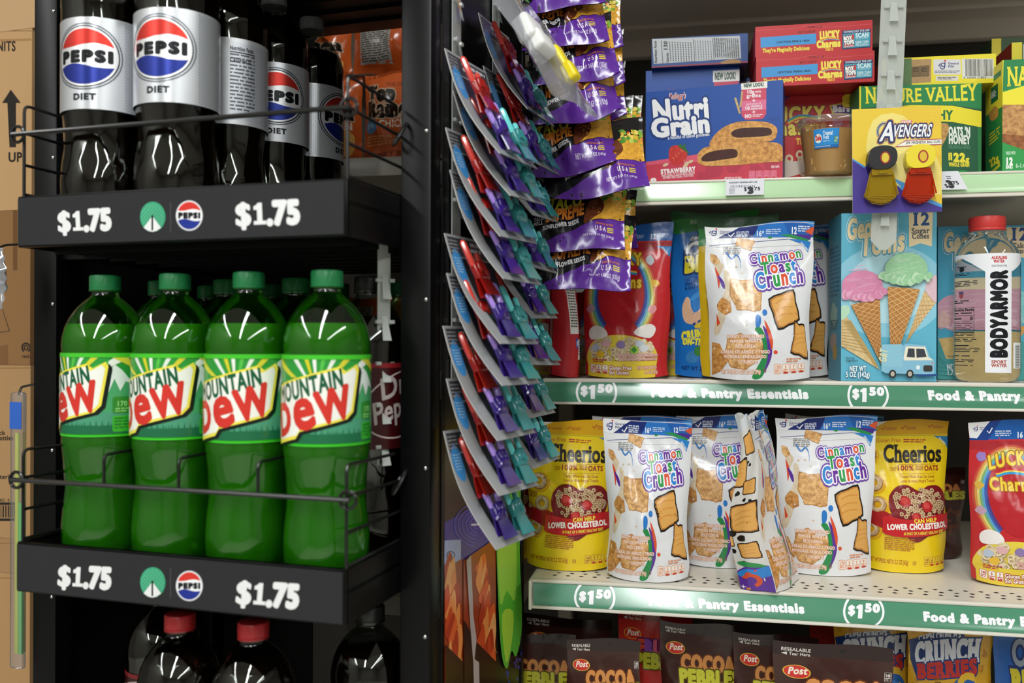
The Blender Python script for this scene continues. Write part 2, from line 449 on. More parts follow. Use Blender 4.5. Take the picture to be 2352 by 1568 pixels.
class MB:
    """collects printed surfaces into ONE mesh"""
    def __init__(s): s.v = []; s.n = []; s.c = []; s.f = []; s.k = 0; s.mi = []
    def put(s, V, N, C, F, mi=0):
        s.v.append(V); s.n.append(N); s.c.append(C); s.f += [[i + s.k for i in f] for f in F]; s.k += len(V); s.mi += [mi] * len(F)
    def grid(s, g, c, mi=0):
        if isinstance(c, str): c = K(c)
        a, b = len(g.S), len(g.T)
        if a == 2 or b == 2:
            F = [[i * b + j, i * b + j + 1, (i + 1) * b + j + 1, (i + 1) * b + j] for i in range(a - 1) for j in range(b - 1)]
            return s.put(g.P.reshape(-1, 3), g.N.reshape(-1, 3), np.tile(c, (a * b, 1)), F, mi)
        ctr = lambda X: ((X[:-1, :-1] + X[1:, :-1] + X[:-1, 1:] + X[1:, 1:]) / 4).reshape(-1, 3)
        V = np.concatenate([g.P.reshape(-1, 3), ctr(g.P)]); N = np.concatenate([g.N.reshape(-1, 3), ctr(g.N)]); F = []
        for i in range(a - 1):
            for j in range(b - 1):
                q = [i * b + j, i * b + j + 1, (i + 1) * b + j + 1, (i + 1) * b + j]; m = a * b + i * (b - 1) + j
                F += [[q[k], q[(k + 1) % 4], m] for k in range(4)]
        s.put(V, N, np.tile(c, (len(V), 1)), F, mi)
    def art(s, A, g, mi=0, base=1.0):
        key = (tuple(g.S), tuple(g.T))
        if key not in A.cache:
            st, ij, cl, off, F = [], [], [], [], []
            H = A.H
            for polys, c, L in A.it:
                for kq, q in enumerate(polys):
                    u = []; L2 = L + (kq % 23) * .03
                    for x, y in q:
                        w = H[2, 0] * x + H[2, 1] * y + H[2, 2]
                        u.append(((H[0, 0] * x + H[0, 1] * y + H[0, 2]) / w, (H[1, 0] * x + H[1, 1] * y + H[1, 2]) / w))
                    for i, q1 in _strips(u, g.S, 0):
                        for j, q2 in _strips(q1, g.T, 1):
                            ar = sum(q2[m - 1][0] * q2[m][1] - q2[m][0] * q2[m - 1][1] for m in range(len(q2)))
                            if abs(ar) < 1e-9: continue
                            if ar > 0: q2 = q2[::-1]
                            k = len(st)
                            if len(q2) == 4 and len(g.S) > 2 and abs(ar) > 1.9 * (g.S[i + 1] - g.S[i]) * (g.T[j + 1] - g.T[j]):     # a full cell: fan about its middle
                                q2 = list(q2) + [(sum(p[0] for p in q2) / 4, sum(p[1] for p in q2) / 4)]
                                F += [[k + e, k + (e + 1) % 4, k + 4] for e in range(4)]
                            else: F.append(list(range(k, k + len(q2))))
                            st += q2; ij += [(i, j)] * len(q2); cl += [c] * len(q2); off += [L2] * len(q2)
            A.cache[key] = (np.array(st), np.array(ij), np.array(cl), np.array(off), F) if st else None
        if A.cache[key] is None: return
        st, ij, cl, off, F = A.cache[key]
        S, T = np.array(g.S), np.array(g.T); i, j = ij[:, 0], ij[:, 1]
        a = ((st[:, 0] - S[i]) / (S[i + 1] - S[i]))[:, None]; b = ((st[:, 1] - T[j]) / (T[j + 1] - T[j]))[:, None]
        def bl(X): return (X[i, j] * (1 - a) + X[i + 1, j] * a) * (1 - b) + (X[i, j + 1] * (1 - a) + X[i + 1, j + 1] * a) * b
        N = bl(g.N); N /= np.maximum(np.linalg.norm(N, axis=1, keepdims=True), 1e-9)
        s.put(bl(g.P) + N * ((off + base)[:, None] * LAYER), N, cl, F, mi)
    def build(s, name, mats, parent=None, loc=(0, 0, 0), rot=(0, 0, 0)):
        V = np.concatenate(s.v); N = np.concatenate(s.n); C = np.concatenate(s.c)
        me = bpy.data.meshes.new(name); me.from_pydata(V.tolist(), [], s.f)
        at = me.color_attributes.new('ink', 'FLOAT_COLOR', 'POINT'); at.data.foreach_set('color', C.astype(np.float32).ravel())
        for m in (mats if isinstance(mats, (list, tuple)) else [mats]): me.materials.append(MATS[m])
        me.polygons.foreach_set('material_index', s.mi); me.polygons.foreach_set('use_smooth', [True] * len(s.f))
        me.update()
        me.normals_split_custom_set_from_vertices(N.tolist())
        return link(name, me, parent, loc, rot)

# ------------------------------------------------------------------ package shapes
def carton(name, w, h, d, col, faces, mat='card_print', parent=None, loc=(0, 0, 0), rot=(0, 0, 0), cols=None):
    """folding carton, base centre of the FRONT edge at the origin; faces: front/left/right/top/bottom/back -> Art"""
    X = w / 2; cols = cols or {}
    G = {'front': flat((-X, 0, h), (X, 0, h), (-X, 0, 0)), 'back': flat((X, d, h), (-X, d, h), (X, d, 0)),
         'left': flat((-X, d, h), (-X, 0, h), (-X, d, 0)), 'right': flat((X, 0, h), (X, d, h), (X, 0, 0)),
         'top': flat((-X, d, h), (X, d, h), (-X, 0, h)), 'bottom': flat((-X, 0, 0), (X, 0, 0), (-X, d, 0))}
    b = MB()
    for k, g in G.items():
        b.grid(g, cols.get(k, col))
        if faces.get(k): b.art(faces[k], g)
    return b.build(name, mat, parent, loc, rot)
def ss(a, b, x):
    t = max(0.0, min(1.0, (x - a) / (b - a))); return t * t * (3 - 2 * t)
def pouch(name, W, H, D, art, col, seed=1, mat='film_print', back=None, nu=24, nv=32, crease=1.0, curl=0.0, lean=0.0, seal=0.07, topcol=None, bulge=2.4):
    """stand-up pouch: base centre at the origin, front towards -Y; the flat top seal is a part of its own"""
    g = random.Random(seed)
    S = [i / nu for i in range(nu + 1)]; T = sorted(set([seal] + [j / nv for j in range(nv + 1)]))
    cr = []
    for k in range(13):
        x0, t0 = g.uniform(.05, .95), g.uniform(.15, .97); a = g.uniform(-1.2, 1.2) if k % 2 else g.uniform(-.35, .35) + pi / 2
        cr.append((x0, t0, cos(a), sin(a), g.uniform(.010, .032), g.uniform(.12, .38), g.choice((-1, 1)) * g.uniform(.0008, .0026) * crease))
    wob = [g.uniform(-1, 1) for _ in range(6)]
    def half(t): return D / 2 * (ss(seal * .8, .75, t) ** .8 * (1 - .12 * ss(.8, 1, t)))
    def P(s, t, f):
        q = abs(2 * s - 1); y = half(t) * max(0, 1 - q ** bulge) ** .8
        wr = 0
        if f < 0:
            for x0, t0, ca, sa, w, l, am in cr:
                dx, dt = s - x0, (t - t0) * H / W; n = -dx * sa + dt * ca; al = dx * ca + dt * sa
                wr += am * math.exp(-(n / w / 2) ** 2 - (al / l) ** 2)
            wr *= ss(seal, seal + .06, t) * (1 - q ** 6)
        wid = W * (1.04 - .105 * t) * (1 - .03 * sin(pi * ss(0, 1, t)) * D / .05)
        x = (s - .5) * wid + .004 * wob[0] * sin(3 * t + wob[1]) * (1 - t)
        x += (.0016 * sin(5.5 * t + 3 * wob[0]) + .0012 * sin(11 * t + 5 * wob[1])) * (2 * s - 1) * ss(0, .12, t) * ss(1.02, .9, t) * crease ** .5 + .0015 * sin(4 * t + wob[4] * 4) * t * (1 - t) * 3
        z = H * (1 - t) - (0.004 * wob[2] * (s - .5) if t < .5 else 0) * (1 - t) + .002 * wob[3] * sin(5 * s) * (t < .05) + .0022 * sin(6 * s + 4 * wob[5]) * ss(.08, 0, t)
        if t > .8: z += .004 * q ** 3 * ss(.8, 1, t)
        c = curl * sin(pi * s) * (1 - t) ** 3 + lean * z + .003 * wob[4] * sin(4 * s + wob[5]) * ss(.25, 0, t)
        return (x, f * y + c + (wr if f < 0 else 0) - (0.0004 if f < 0 else -0.0004), max(z, 0))
    front = Grid(S, T, [[P(s, t, -1) for t in T] for s in S])
    bk = Grid(S, T, [[P(1 - s, t, 1) for t in T] for s in S])
    k = T.index(seal)
    body, top = MB(), MB()
    for gr, A in ((front, art), (bk, back)):
        for m, sub in ((top, gr.rows(0, k)), (body, gr.rows(k, len(T) - 1))):
            m.grid(sub, (topcol or col) if m is top else col)
            if A: m.art(A, sub)
    n = len(S); bt = [P(s, 1, -1) for s in S] + [P(s, 1, 1) for s in S]
    body.put(np.array(bt), np.tile((0, 0, -1.0), (2 * n, 1)), np.tile(K(col) if isinstance(col, str) else col, (2 * n, 1)), [[i, i + n, i + n + 1, i + 1] for i in range(n - 1)])
    o = body.build(name, mat)
    top.build('top_seal', mat, o)
    return o
# ------------------------------------------------------------------ the room
plain('floor_tile', '#b3afa6', 0.35, bmp=(8, .05, .002, 3)); plain('ceiling_tile', '#d9d8d2', 0.9); plain('wall_paint', '#8d8a84', 0.85)
plain('shelf_enamel', '#dcd6ca', 0.33, spec=.45); plain('shelf_enamel_dark', '#a39a8c', 0.55); plain('back_panel_dark', '#3a3833', 0.7)
plain('gap_black', '#0b0a0a', 0.8); plain('rack_black', '#060607', 0.36, spec=.22); plain('rack_black_matt', '#0b0b0b', 0.6, spec=.3)
plain('canopy_enamel', '#d6cdc2', .5); plain('sign_black', '#1b1b1d', 0.42, spec=.4); plain('wire_black', '#121212', 0.3, spec=.6); plain('screw_steel', '#c8c8c6', 0.25, 1.0)
def structure(name, x0, x1, y0, y1, z0, z1, mat):
    bm = bmesh.new(); bx(bm, x0, x1, y0, y1, z0, z1)
    o = bm_mesh(name, bm, mat, smooth=False); o['kind'] = 'structure'; o['label'] = name.replace('_', ' ') + ' of the shop'
    return o
structure('floor', -3.2, 4.2, -6.2, 3.2, -0.05, 0, 'floor_tile')
structure('ceiling', -3.2, 4.2, -6.2, 3.2, 3.1, 3.15, 'ceiling_tile')
structure('wall_back', -3.2, 4.2, 3.1, 3.2, 0, 3.1, 'wall_paint')
structure('wall_left', -3.3, -3.2, -6.2, 3.2, 0, 3.1, 'wall_paint')
structure('wall_right', 4.2, 4.3, -6.2, 3.2, 0, 3.1, 'wall_paint')
structure('wall_front', -3.2, 4.2, -6.3, -6.2, 0, 3.1, 'wall_paint')

# ------------------------------------------------------------------ pantry gondola
def quad_px(fr, u0, u1, q, zt, zb):
    return [proj(fr.w(u0, q, zt)), proj(fr.w(u1, q, zt)), proj(fr.w(u1, q, zb)), proj(fr.w(u0, q, zb))]
gon = thing('pantry_gondola', 'cream metal shelving unit holding cereal boxes, pouches and bars', 'shelf unit', PAN.w(0, 0, -CH), PAN.rz)
def H(z): return CH + z
U0, U1, BAYQ = -0.002, 1.15, 0.075
def shelf(name, u0, u1, q0, deck, top, g0, g1, bot, strip_col, art_fn, holes=False, qb=0.455):
    deck -= .0006; bm = bmesh.new()
    bx(bm, u0, u1, q0 + .012, qb, H(deck) - .018, H(deck))                       # deck pan
    bx(bm, u0, u1, q0 + .003, q0 + .014, H(g0) - .0005, H(top), .0018)            # rolled front rim
    bx(bm, u0, u1, q0 + .006, q0 + .012, H(bot), H(g0))                          # channel web
    bx(bm, u0, u1, q0 - .0005, q0 + .012, H(bot), H(bot) + .0035, .001)           # lower lip
    bx(bm, u0 - .004, u0, q0, qb, H(bot) - .002, H(top) - .0015, .001)             # end plate
    bx(bm, u1, u1 + .004, q0, qb, H(bot) - .002, H(top) - .0015, .001)
    sh = bm_mesh(name, bm, 'shelf_enamel', gon, ang=30)
    if holes:                                                                   # three rows of flat black diamonds painted for the shade in punched holes
        bm = bmesh.new(); n = int((u1 - u0 - .03) / .0182)
        for r in range(3):
            for i in range(n):
                u = u0 + .027 + i * .0182 + (r % 2) * .004; q = q0 + .030 + r * .0135
                f = bm.faces.new([bm.verts.new((u + a, q + b, H(deck) + .0003)) for a, b in ((-.0036, 0), (0, -.0029), (.0036, 0), (0, .0029))])
        bm_mesh('hole_shade', bm, 'gap_black', sh, smooth=False)
    nT = 8; T = [j / nT for j in range(nT + 1)]; S = [0, 1]; P = []; N = []
    for s in S:
        pr = []; nr = []
        for t in T:
            b = 1 - (2 * t - 1) ** 2
            pr.append((u0 + .002 + s * (u1 - u0 - .004), q0 + .0045 - .0034 * b, H(g0 + (g1 - g0) * t))); nr.append((0, -1, .27 * (1 - 2 * t) + (.24 if deck > -.2 else .50)))
        P.append(pr); N.append(nr)
    g = Grid(S, T, P, N); m = MB(); m.grid(g, strip_col)
    A = Art(quad_px(PAN, u0 + .002, u1 - .002, q0 + .001, g0, g1)); art_fn(A); m.art(A, g)
    m.build('price_strip', 'strip_print', sh)
    return sh
WH = '#f0f0f4'
def essentials(pxs, texts, tilt):
    def fn(A):
        for x, y, h in pxs:                                    # ($1.50) between brackets
            A.ring(x, y, 45, 42, 5.2, WH, 122, 238, 18, tilt); A.ring(x, y, 45, 42, 5.2, WH, -58, 58, 18, tilt)
            A.text('$', x - 36, y + 5, 19, WH, .10, fit=15, rot=tilt); numeral_one(A, x - 18, y + 15, 32, 19, WH, tilt)
            A.text('50', x + 3, y - 1, 16.5, WH, .12, fit=33, rot=tilt)
        for x, y, f, s in texts: A.text(s, x, y, 19, WH, .11, fit=f, rot=tilt, shear=-.16, ls=.13)
    return fn
mid = essentials([(1370, 901, 0), (1994, 908, 0)], [(1496, 911, 361, 'Food & Pantry Essentials'), (2133, 917, 365, 'Food & Pantry Essentials')], .6)
low = essentials([(1366, 1373, 0), (1984, 1405, 0)], [(1490, 1389, 358, 'Food & Pantry Essentials'), (2122, 1425, 362, 'Food & Pantry Essentials')], 3.0)
mid_shelf = shelf('shelf', U0, U1, 0.0, DECK_MID, -.0525, -.0577, -.0862, -.0895, '#4a8a6c', mid, True)
low_shelf = shelf('shelf', U0, U1, LOWQ, DECK_LOW, -.318, -.3222, -.3525, -.3565, '#4a8a6c', low, True)
up_shelf = shelf('shelf', U0, U1, 0.0, DECK_UP, .226, .2225, .1985, .192, '#b9dcae', lambda A: None)
base_shelf = shelf('shelf', U0, U1, LOWQ - .02, DECK_BASE, -.630, -.634, -.664, -.668, '#2f7f5a', lambda A: None)
for o, l in ((mid_shelf, 'middle shelf with dark green price strip'), (low_shelf, 'lower perforated shelf reaching further out'), (up_shelf, 'upper shelf with pale green price strip'), (base_shelf, 'bottom shelf')): o['label'] = l
bm = bmesh.new(); 
for ua, ub, qa in ((U0 - .02, U1, -.02), (-.60, U0 - .022, .10)): bx(bm, ua, ub, qa, .37, H(.575), H(.60)); bx(bm, ua, ub, .374, .455, H(.568), H(.60)); bx(bm, ua, ub, .43, .455, H(.535), H(.57), .004)
bm_mesh('canopy_shelf', bm, 'canopy_enamel', gon, ang=30)
bm = bmesh.new(); bx(bm, -.60, U1, .456, .47, .06, H(.9)); bm_mesh('back_panel', bm, 'back_panel_dark', gon, smooth=False)
bm = bmesh.new(); bx(bm, U0, U1, LOWQ + .05, .455, 0, .12, .003); bm_mesh('kick_plate', bm, 'shelf_enamel_dark', gon, smooth=False)
for u in (U0 - .022, U1 + .02):
    bm = bmesh.new(); bx(bm, u - .014, u + .012, .425, .458, 0, H(.9), .002); bm_mesh('upright', bm, 'shelf_enamel_dark', gon, smooth=False)
def bay_shelf(z, q0):
    bm = bmesh.new(); bx(bm, -.60, U0 - .058, q0, .455, H(z) - .03, H(z), .002)
    return bm_mesh('neighbour_shelf', bm, 'shelf_enamel', gon, ang=30)
bay_shelf(.290, BAYQ); bay_shelf(-.06, BAYQ); bay_shelf(-.40, BAYQ)
# price tags slipped into the upper strip
def price_tag(x0, x1, y0, y1, fn, label, sk=0):
    ua, _ = PAN.hit((x0), 430, 0); ub, _ = PAN.hit(x1, 430, 0)
    _, za = PAN.hit(x0, y0, -.001); _, zb = PAN.hit(x0, y1, -.001)
    g = flat((ua, -.0012, H(za)), (ub, -.0012, H(za)), (ua + sk, -.0012, H(zb)))
    m = MB(); m.grid(g, '#e9e9f1'); A = Art(quad_px(PAN, ua, ub, -.0012, za, zb)); fn(A); m.art(A, g)
    o = m.build('price_tag', 'strip_print', up_shelf); o['label'] = label
def tagA(A):
    A.text('RCE KRSPY ORIGINAL 8CT 5.6Z', 1675, 421, 3.2, '#555a70', .08, fit=64, rot=-1.6); A.bars(1678, 425, 1733, 430, '#8a8fa0', 3, 26)
    A.text('$', 1709, 438, 8, '#3a3c44', .05, rot=-1.6); A.text('3', 1717, 444, 13.5, '#3a3c44', .13, fit=14, rot=-1.6); A.text('75', 1732, 437, 7.5, '#3a3c44', .05, fit=15, rot=-1.6, serif=.1)
    A.greek(1675, 431, 1688, 446, 5, '#a2a5b4', 4)
def tagB(A):
    A.text('$', 2153, 431, 8, '#2b2c30', .05, rot=-1.6); A.text('3', 2160, 431, 15, '#2b2c30', .13, fit=14, rot=-1.6); A.text('75', 2173, 424, 7.5, '#2b2c30', .05, fit=15, rot=-1.6, serif=.1)
    A.greek(2166, 404, 2178, 413, 2, '#777c90', 5)
price_tag(1667, 1755, 412, 449, tagA, 'white paper price tag below the blue box'); price_tag(2090, 2200, 396, 438, tagB, 'white paper price tag slipping out askew', .012)

# ------------------------------------------------------------------ soda rack
rack = thing('beverage_rack', 'black metal rack with wire fronted trays of soda bottles', 'rack', RACK.w(0, 0, -CH), RACK.rz)
RW = 0.39
for u, q in ((-.49, .12), (0.0, .12), (-.49, .43), (0.0, .43)):
    bm = bmesh.new(); bx(bm, u, u + .035, q, q + .03, 0, 2.0, .0025)
    o = bm_mesh('post', bm, 'rack_black', rack, ang=30)
    if q < .2:
        rv = None
        for k in range(7):
            if rv is None:
                bm = bmesh.new(); r = bmesh.ops.create_uvsphere(bm, u_segments=10, v_segments=6, radius=.0024)['verts']
                for v in r: v.co.y *= .7
                rv = bm_mesh('rivet', bm, 'screw_steel', o); o2 = rv
            else: o2 = rv.copy(); COL.objects.link(o2)
            o2.location = (u + .0295, q, H(.40 - k * .178))
bm = bmesh.new(); bx(bm, -.4905, -.4875, .15, .46, .05, 2.0); bm_mesh('flank_panel', bm, 'rack_black_matt', rack, smooth=False)
bm = bmesh.new(); bx(bm, -.49, -.30, .462, .466, .3, 2.0); bm_mesh('added_back_sheet', bm, 'rack_black_matt', rack, smooth=False)  # guessed black sheet, added to keep the rack's left interior dark
def price(A, x, y, h, w, rot, c='#e9e9ea'):
    f = lambda t: (x + w * t * cos(R(rot)), y + w * t * sin(R(rot)))
    A.text('$', *f(0), h, c, .055, fit=w * .25, rot=rot); numeral_one(A, *f(.285), h, w * .19, c, rot, True); A.text('.', *f(.49), h, c, .10, rot=rot, fit=w * .085)
    A.text('7', *f(.585), h, c, .10, fit=w * .20, rot=rot, serif=0); A.text('5', *f(.80), h, c, .10, fit=w * .20, rot=rot)
def sign_art(up):
    y = [498, 495] if up else [1337, 1345]; t = -2.6 if up else 4.2
    def fn(A):
        W = '#e9e9ea'
        if up: price(A, 133, 532, 45, 124, -3); price(A, 541, 518, 50, 149, -2.6)
        else: price(A, 131, 1344, 45, 124, 3.2); price(A, 540, 1384, 50, 146, 4.4)
        x = 351; A.ell(x, y[0], 29, 35, '#3fa57c'); 
        for k in range(-4, 5):
            c_ = k * 6.0; hl = math.sqrt(28 ** 2 - c_ ** 2); A.line([(x + c_ * .7 - hl * .66, y[0] + c_ * .8 + hl * .78), (x + c_ * .7 + hl * .66, y[0] + c_ * .8 - hl * .78)], 1.0, '#7cc7a6')
        A.poly([(x, y[0] - 2), (x - 20, y[0] + 25), (x - 10, y[0] + 32), (x, y[0] + 34.5), (x + 10, y[0] + 32), (x + 20, y[0] + 25)], W); A.line([(x, y[0] - 4), (x, y[0] + 31)], 4, '#1b1b1d')
        A.rect(391, y[0] - 33, 392.5, y[0] + 35, '#55565a')
        pepsi(A, 435, y[1], 31, 35, '#c7c9cf', .16)
    return fn
def pepsi(A, x, y, rx, ry, ringc, th, lw=.5):
    A.ell(x, y, rx, ry, ringc, 40); A.ell(x, y, rx * .96, ry * .96, '#f3f3f5', 40)
    def cap(sg, c, k0, k1):
        p = [];  a0 = math.asin(.36)
        for i in range(17):
            a = a0 + (pi - 2 * a0) * i / 16; p.append((x + rx * .9 * cos(a), y - sg * ry * .9 * sin(a)))
        w = rx * .9 * cos(a0)
        for i in range(1, 12):
            t = i / 12; p.append((x - w + 2 * w * t, y - sg * ry * (.9 * .36 + k0 * sin(pi * t) + k1 * sin(2 * pi * t))))
        A.poly(p, c)
    cap(1, '#d8392f', .07, -.05 ); cap(-1, '#23338f', -.05, -.07)
    A.text('PEPSI', x, y + ry * .16, ry * .33, '#15171c', .14, al='c', fit=rx * 1.62)
def tray(top, bot, deckz, up, sign, label):
    bm = bmesh.new()
    bx(bm, -RW, 0, 0, .006, H(bot), H(top), .0012); bx(bm, -RW, 0, 0, .0072, H(top) - .003, H(top), .001)
    bx(bm, -.0028, 0, 0, .40, H(bot), H(top), .001); bx(bm, -RW, -RW + .003, 0, .40, H(bot), H(top), .001)
    bx(bm, -RW, 0, .004, .42, H(deckz) - .004, H(deckz)); bx(bm, -.455, 0, .13, .43, H(bot), H(bot) + .012)
    for k in range(9): bx(bm, -RW + .01, -.01, .04 + k * .043, .046 + k * .043, H(bot) - .004, H(deckz) - .004)
    t = bm_mesh('bottle_tray', bm, 'rack_black', rack, ang=30); t['label'] = label
    g = flat((-RW + .001, -.0012, H(top) - .002), (-.003, -.0012, H(top) - .002), (-RW + .001, -.0012, H(bot) + .002))
    m = MB(); m.grid(g, '#2b2b2d')
    if sign: A = Art(quad_px(RACK, -RW + .001, -.003, -.0012, top - .002, bot + .002)); sign(A); m.art(A, g)
    m.build('price_sign', 'paper_print', t)
    # wire guard: front rail, corner uprights with eyelets, side rails, bottle dividers
    bm = bmesh.new(); rz = H(top) + .066; r = .0017
    tube(bm, [(-RW - .006, -.002, rz), (.004, -.002, rz)], .0026)
    for u, sg in ((-RW + .004, -1), (-.0020, 1)):
        tube(bm, arc_pts([(u, .004, H(top) - .02), (u, .004, rz + .032), (u, .11, rz + .030)], .008), r)
        tube(bm, [(u, .006, rz + .002), (u, .24, rz - .002)], r); tube(bm, [(u, .004, rz - .032), (u, .24, rz - .034)], r)
        tube(bm, [(u, .004, H(top) + .0025), (u, .22, H(top) + .0025)], r)
        tube(bm, [(u + sg * .004 + .0085 * cos(a), -.001, rz + .0085 * sin(a)) for a in [2 * pi * i / 14 for i in range(14)]], .0018, 6, True)
        tube(bm, [(u + sg * .004 + .006 * cos(a), .115 + .010 * sin(a), rz + .012 * sin(a + .8)) for a in [2 * pi * i / 12 for i in range(12)]], .0022, 6, True)
    if not up:
        for u in (-.2773, -.1863, -.0953): tube(bm, arc_pts([(u, 0, rz), (u, 0, rz + .031), (u, .30, rz + .033)], .006), .0016)
    bm_mesh('wire_guard', bm, 'wire_black', t)
    return t
tray(.153, .0985, .133, True, sign_art(True), 'upper tray holding silver labelled cola'); tray(-.215, -.268, -.235, False, sign_art(False), 'lower tray holding green soda')
tray(-.58, -.634, -.60, False, None, 'bottom tray of dark soda'); tray(.505, .45, .485, True, None, 'topmost tray')
# printed side panel of the rack
g = flat((.0365, .15, 2.0), (.0365, .455, 2.0), (.0365, .15, .04))
bm = bmesh.new(); bx(bm, .0345, .0362, .15, .455, .04, 2.0, .0006); sp = bm_mesh('side_panel', bm, 'rack_black', rack, smooth=False)
bm = bmesh.new(); bx(bm, .030, .0385, .447, .458, .04, 2.0, .001); bm_mesh('panel_edge', bm, 'rack_black', sp, smooth=False)
b0, b1 = .158, .447; zt, zb = -.02, -.62
A = Art([proj(RACK.w(.0366, b0, zt)), proj(RACK.w(.0366, b1, zt)), proj(RACK.w(.0366, b1, zb)), proj(RACK.w(.0366, b0, zb))])
def side_art(A):
    q = lambda p: [(950 + x / 2.666, 980 + y / 2.666) for x, y in p]
    A.poly(q([(95, 640), (700, 300), (700, 700), (95, 950)]), '#2a2f9e')
    A.poly(q([(95, 700), (290, 690), (290, 830), (95, 950)]), '#a9bbea')
    for k in range(6): A.ring(950 + 400 / 2.666, 980 + 600 / 2.666, 12 + k * 9, 10 + k * 8, 2.2, '#5467d8', 100, 330, 20)
    A.line(q([(440, 540), (410, 590), (350, 600)]), 5, '#d9def2', 4)
    A.text('R', 1031, 1280, 9, '#222244', .1); A.ring(1035, 1275, 9, 9, 2, '#222244')
    for x0, x1, sd in ((95, 300, 3), (300, 500, 8)):
        A.poly(q([(x0, 930 - (x0 - 95) * .55), (x1, 930 - (x1 - 95) * .62), (x1, 1700), (x0, 1700)]), '#9c3a1a')
        g_ = random.Random(sd)
        for k in range(22):
            y = 800 + k * 34; xx = x0 + (x1 - x0) * g_.uniform(.45, .88); w = g_.uniform(16, 34); h_ = g_.uniform(130, 240)
            A.poly(q([(xx - w, y + h_ * .55), (xx - w * .5, y + h_ * .2), (xx + w * .6, y - h_ * .2), (xx + w, y + h_ * .3), (xx + w * .7, y + h_ * .8), (xx + w * 1.2, y + h_)]), g_.choice(['#e2602c', '#ee8f48', '#cf4a20', '#f2a964', '#b53a1a']), 4)
        A.poly(q([(x0, 1180), (x0 + 60, 1300), (x1, 1440), (x1, 1700), (x0, 1700)]), '#2c0f0a')
        A.poly(q([(x0 + 12, 930 - (x0 - 95) * .55), (x0 + 40, 900 - (x0 - 95) * .55), (x0 + 55, 1150), (x0 + 75, 1300), (x0 + 62, 1420), (x0 + 90, 1440), (x0 + 95, 1700), (x0 + 62, 1700), (x0 + 55, 1450), (x0 + 35, 1200)]), '#b9a9a6')
    A.poly(q([(495, 540), (540, 330), (640, 260), (640, 760), (655, 1200), (620, 1400), (590, 1370), (560, 1480), (520, 1300)]), '#62c03a', 4)
    A.poly(q([(510, 640), (610, 600), (615, 1050), (560, 1000), (520, 1080)]), '#a6e04e', 3); A.poly(q([(530, 1150), (600, 1130), (590, 1320), (555, 1440)]), '#b6e646', 3)
    A.line(q([(500, 605), (560, 570), (640, 552)]), 5, '#1f4b1e', 4)
    A.poly(q([(520, 590), (545, 440), (560, 430), (548, 580)]), '#e8f2e4')
    g_ = random.Random(4)
    for i in range(70):
        x, y = 640 + g_.uniform(-130, 70) , 1330 + g_.uniform(0, 300)
        if x > 640 - (y - 1330) * .5: A.rect(950 + x / 2.666, 980 + y / 2.666, 950 + (x + 9) / 2.666, 980 + (y + 22) / 2.666, '#1c2f9c')
side_art(A)
m = MB(); gg = flat((.0364, b0, H(zt)), (.0364, b1, H(zt)), (.0364, b0, H(zb))); m.grid(gg, '#0d0d12'); m.art(A, gg)
m.build('side_graphic', 'satin_print', sp)['label'] = 'blue, flame orange and green chip graphic on the black panel'
# ------------------------------------------------------------------ soda bottles
clearish('bottle_pet', '#eef4ee', base=.045, rough=.03); clearish('bottle_pet_green', '#b8dcae', base=.05, rough=.03)
plain('green_soda', '#62bd2a', .06, spec=.5, Transmission_Weight=.45, IOR=1.33)
plain('cola', '#0d0603', .05, spec=.5)
for n, h in (('cap_green', '#23854c'), ('cap_grey', '#8f9298'), ('cap_red', '#b3272b'), ('cap_dark', '#252525')): plain(n, h, .38, spec=.5)
RB = .0452
PROF = [(.026, .002), (.034, .0), (.040, .004), (.0438, .016), (.0446, .036), (.0424, .055), (.0397, .076), (.0408, .098), (.0436, .117), (.0447, .127), (.0443, .129), (.0443, .223), (.0449, .227), (.0444, .236), (.0418, .2475), (.0372, .2585), (.0305, .2685), (.0225, .2765), (.0158, .2815), (.0140, .2845), (.0139, .287), (.0168, .2875), (.0168, .2892), (.0142, .2895), (.0140, .300)]
PROF = [(r * .978 if r > .03 else r, z) for r, z in PROF]
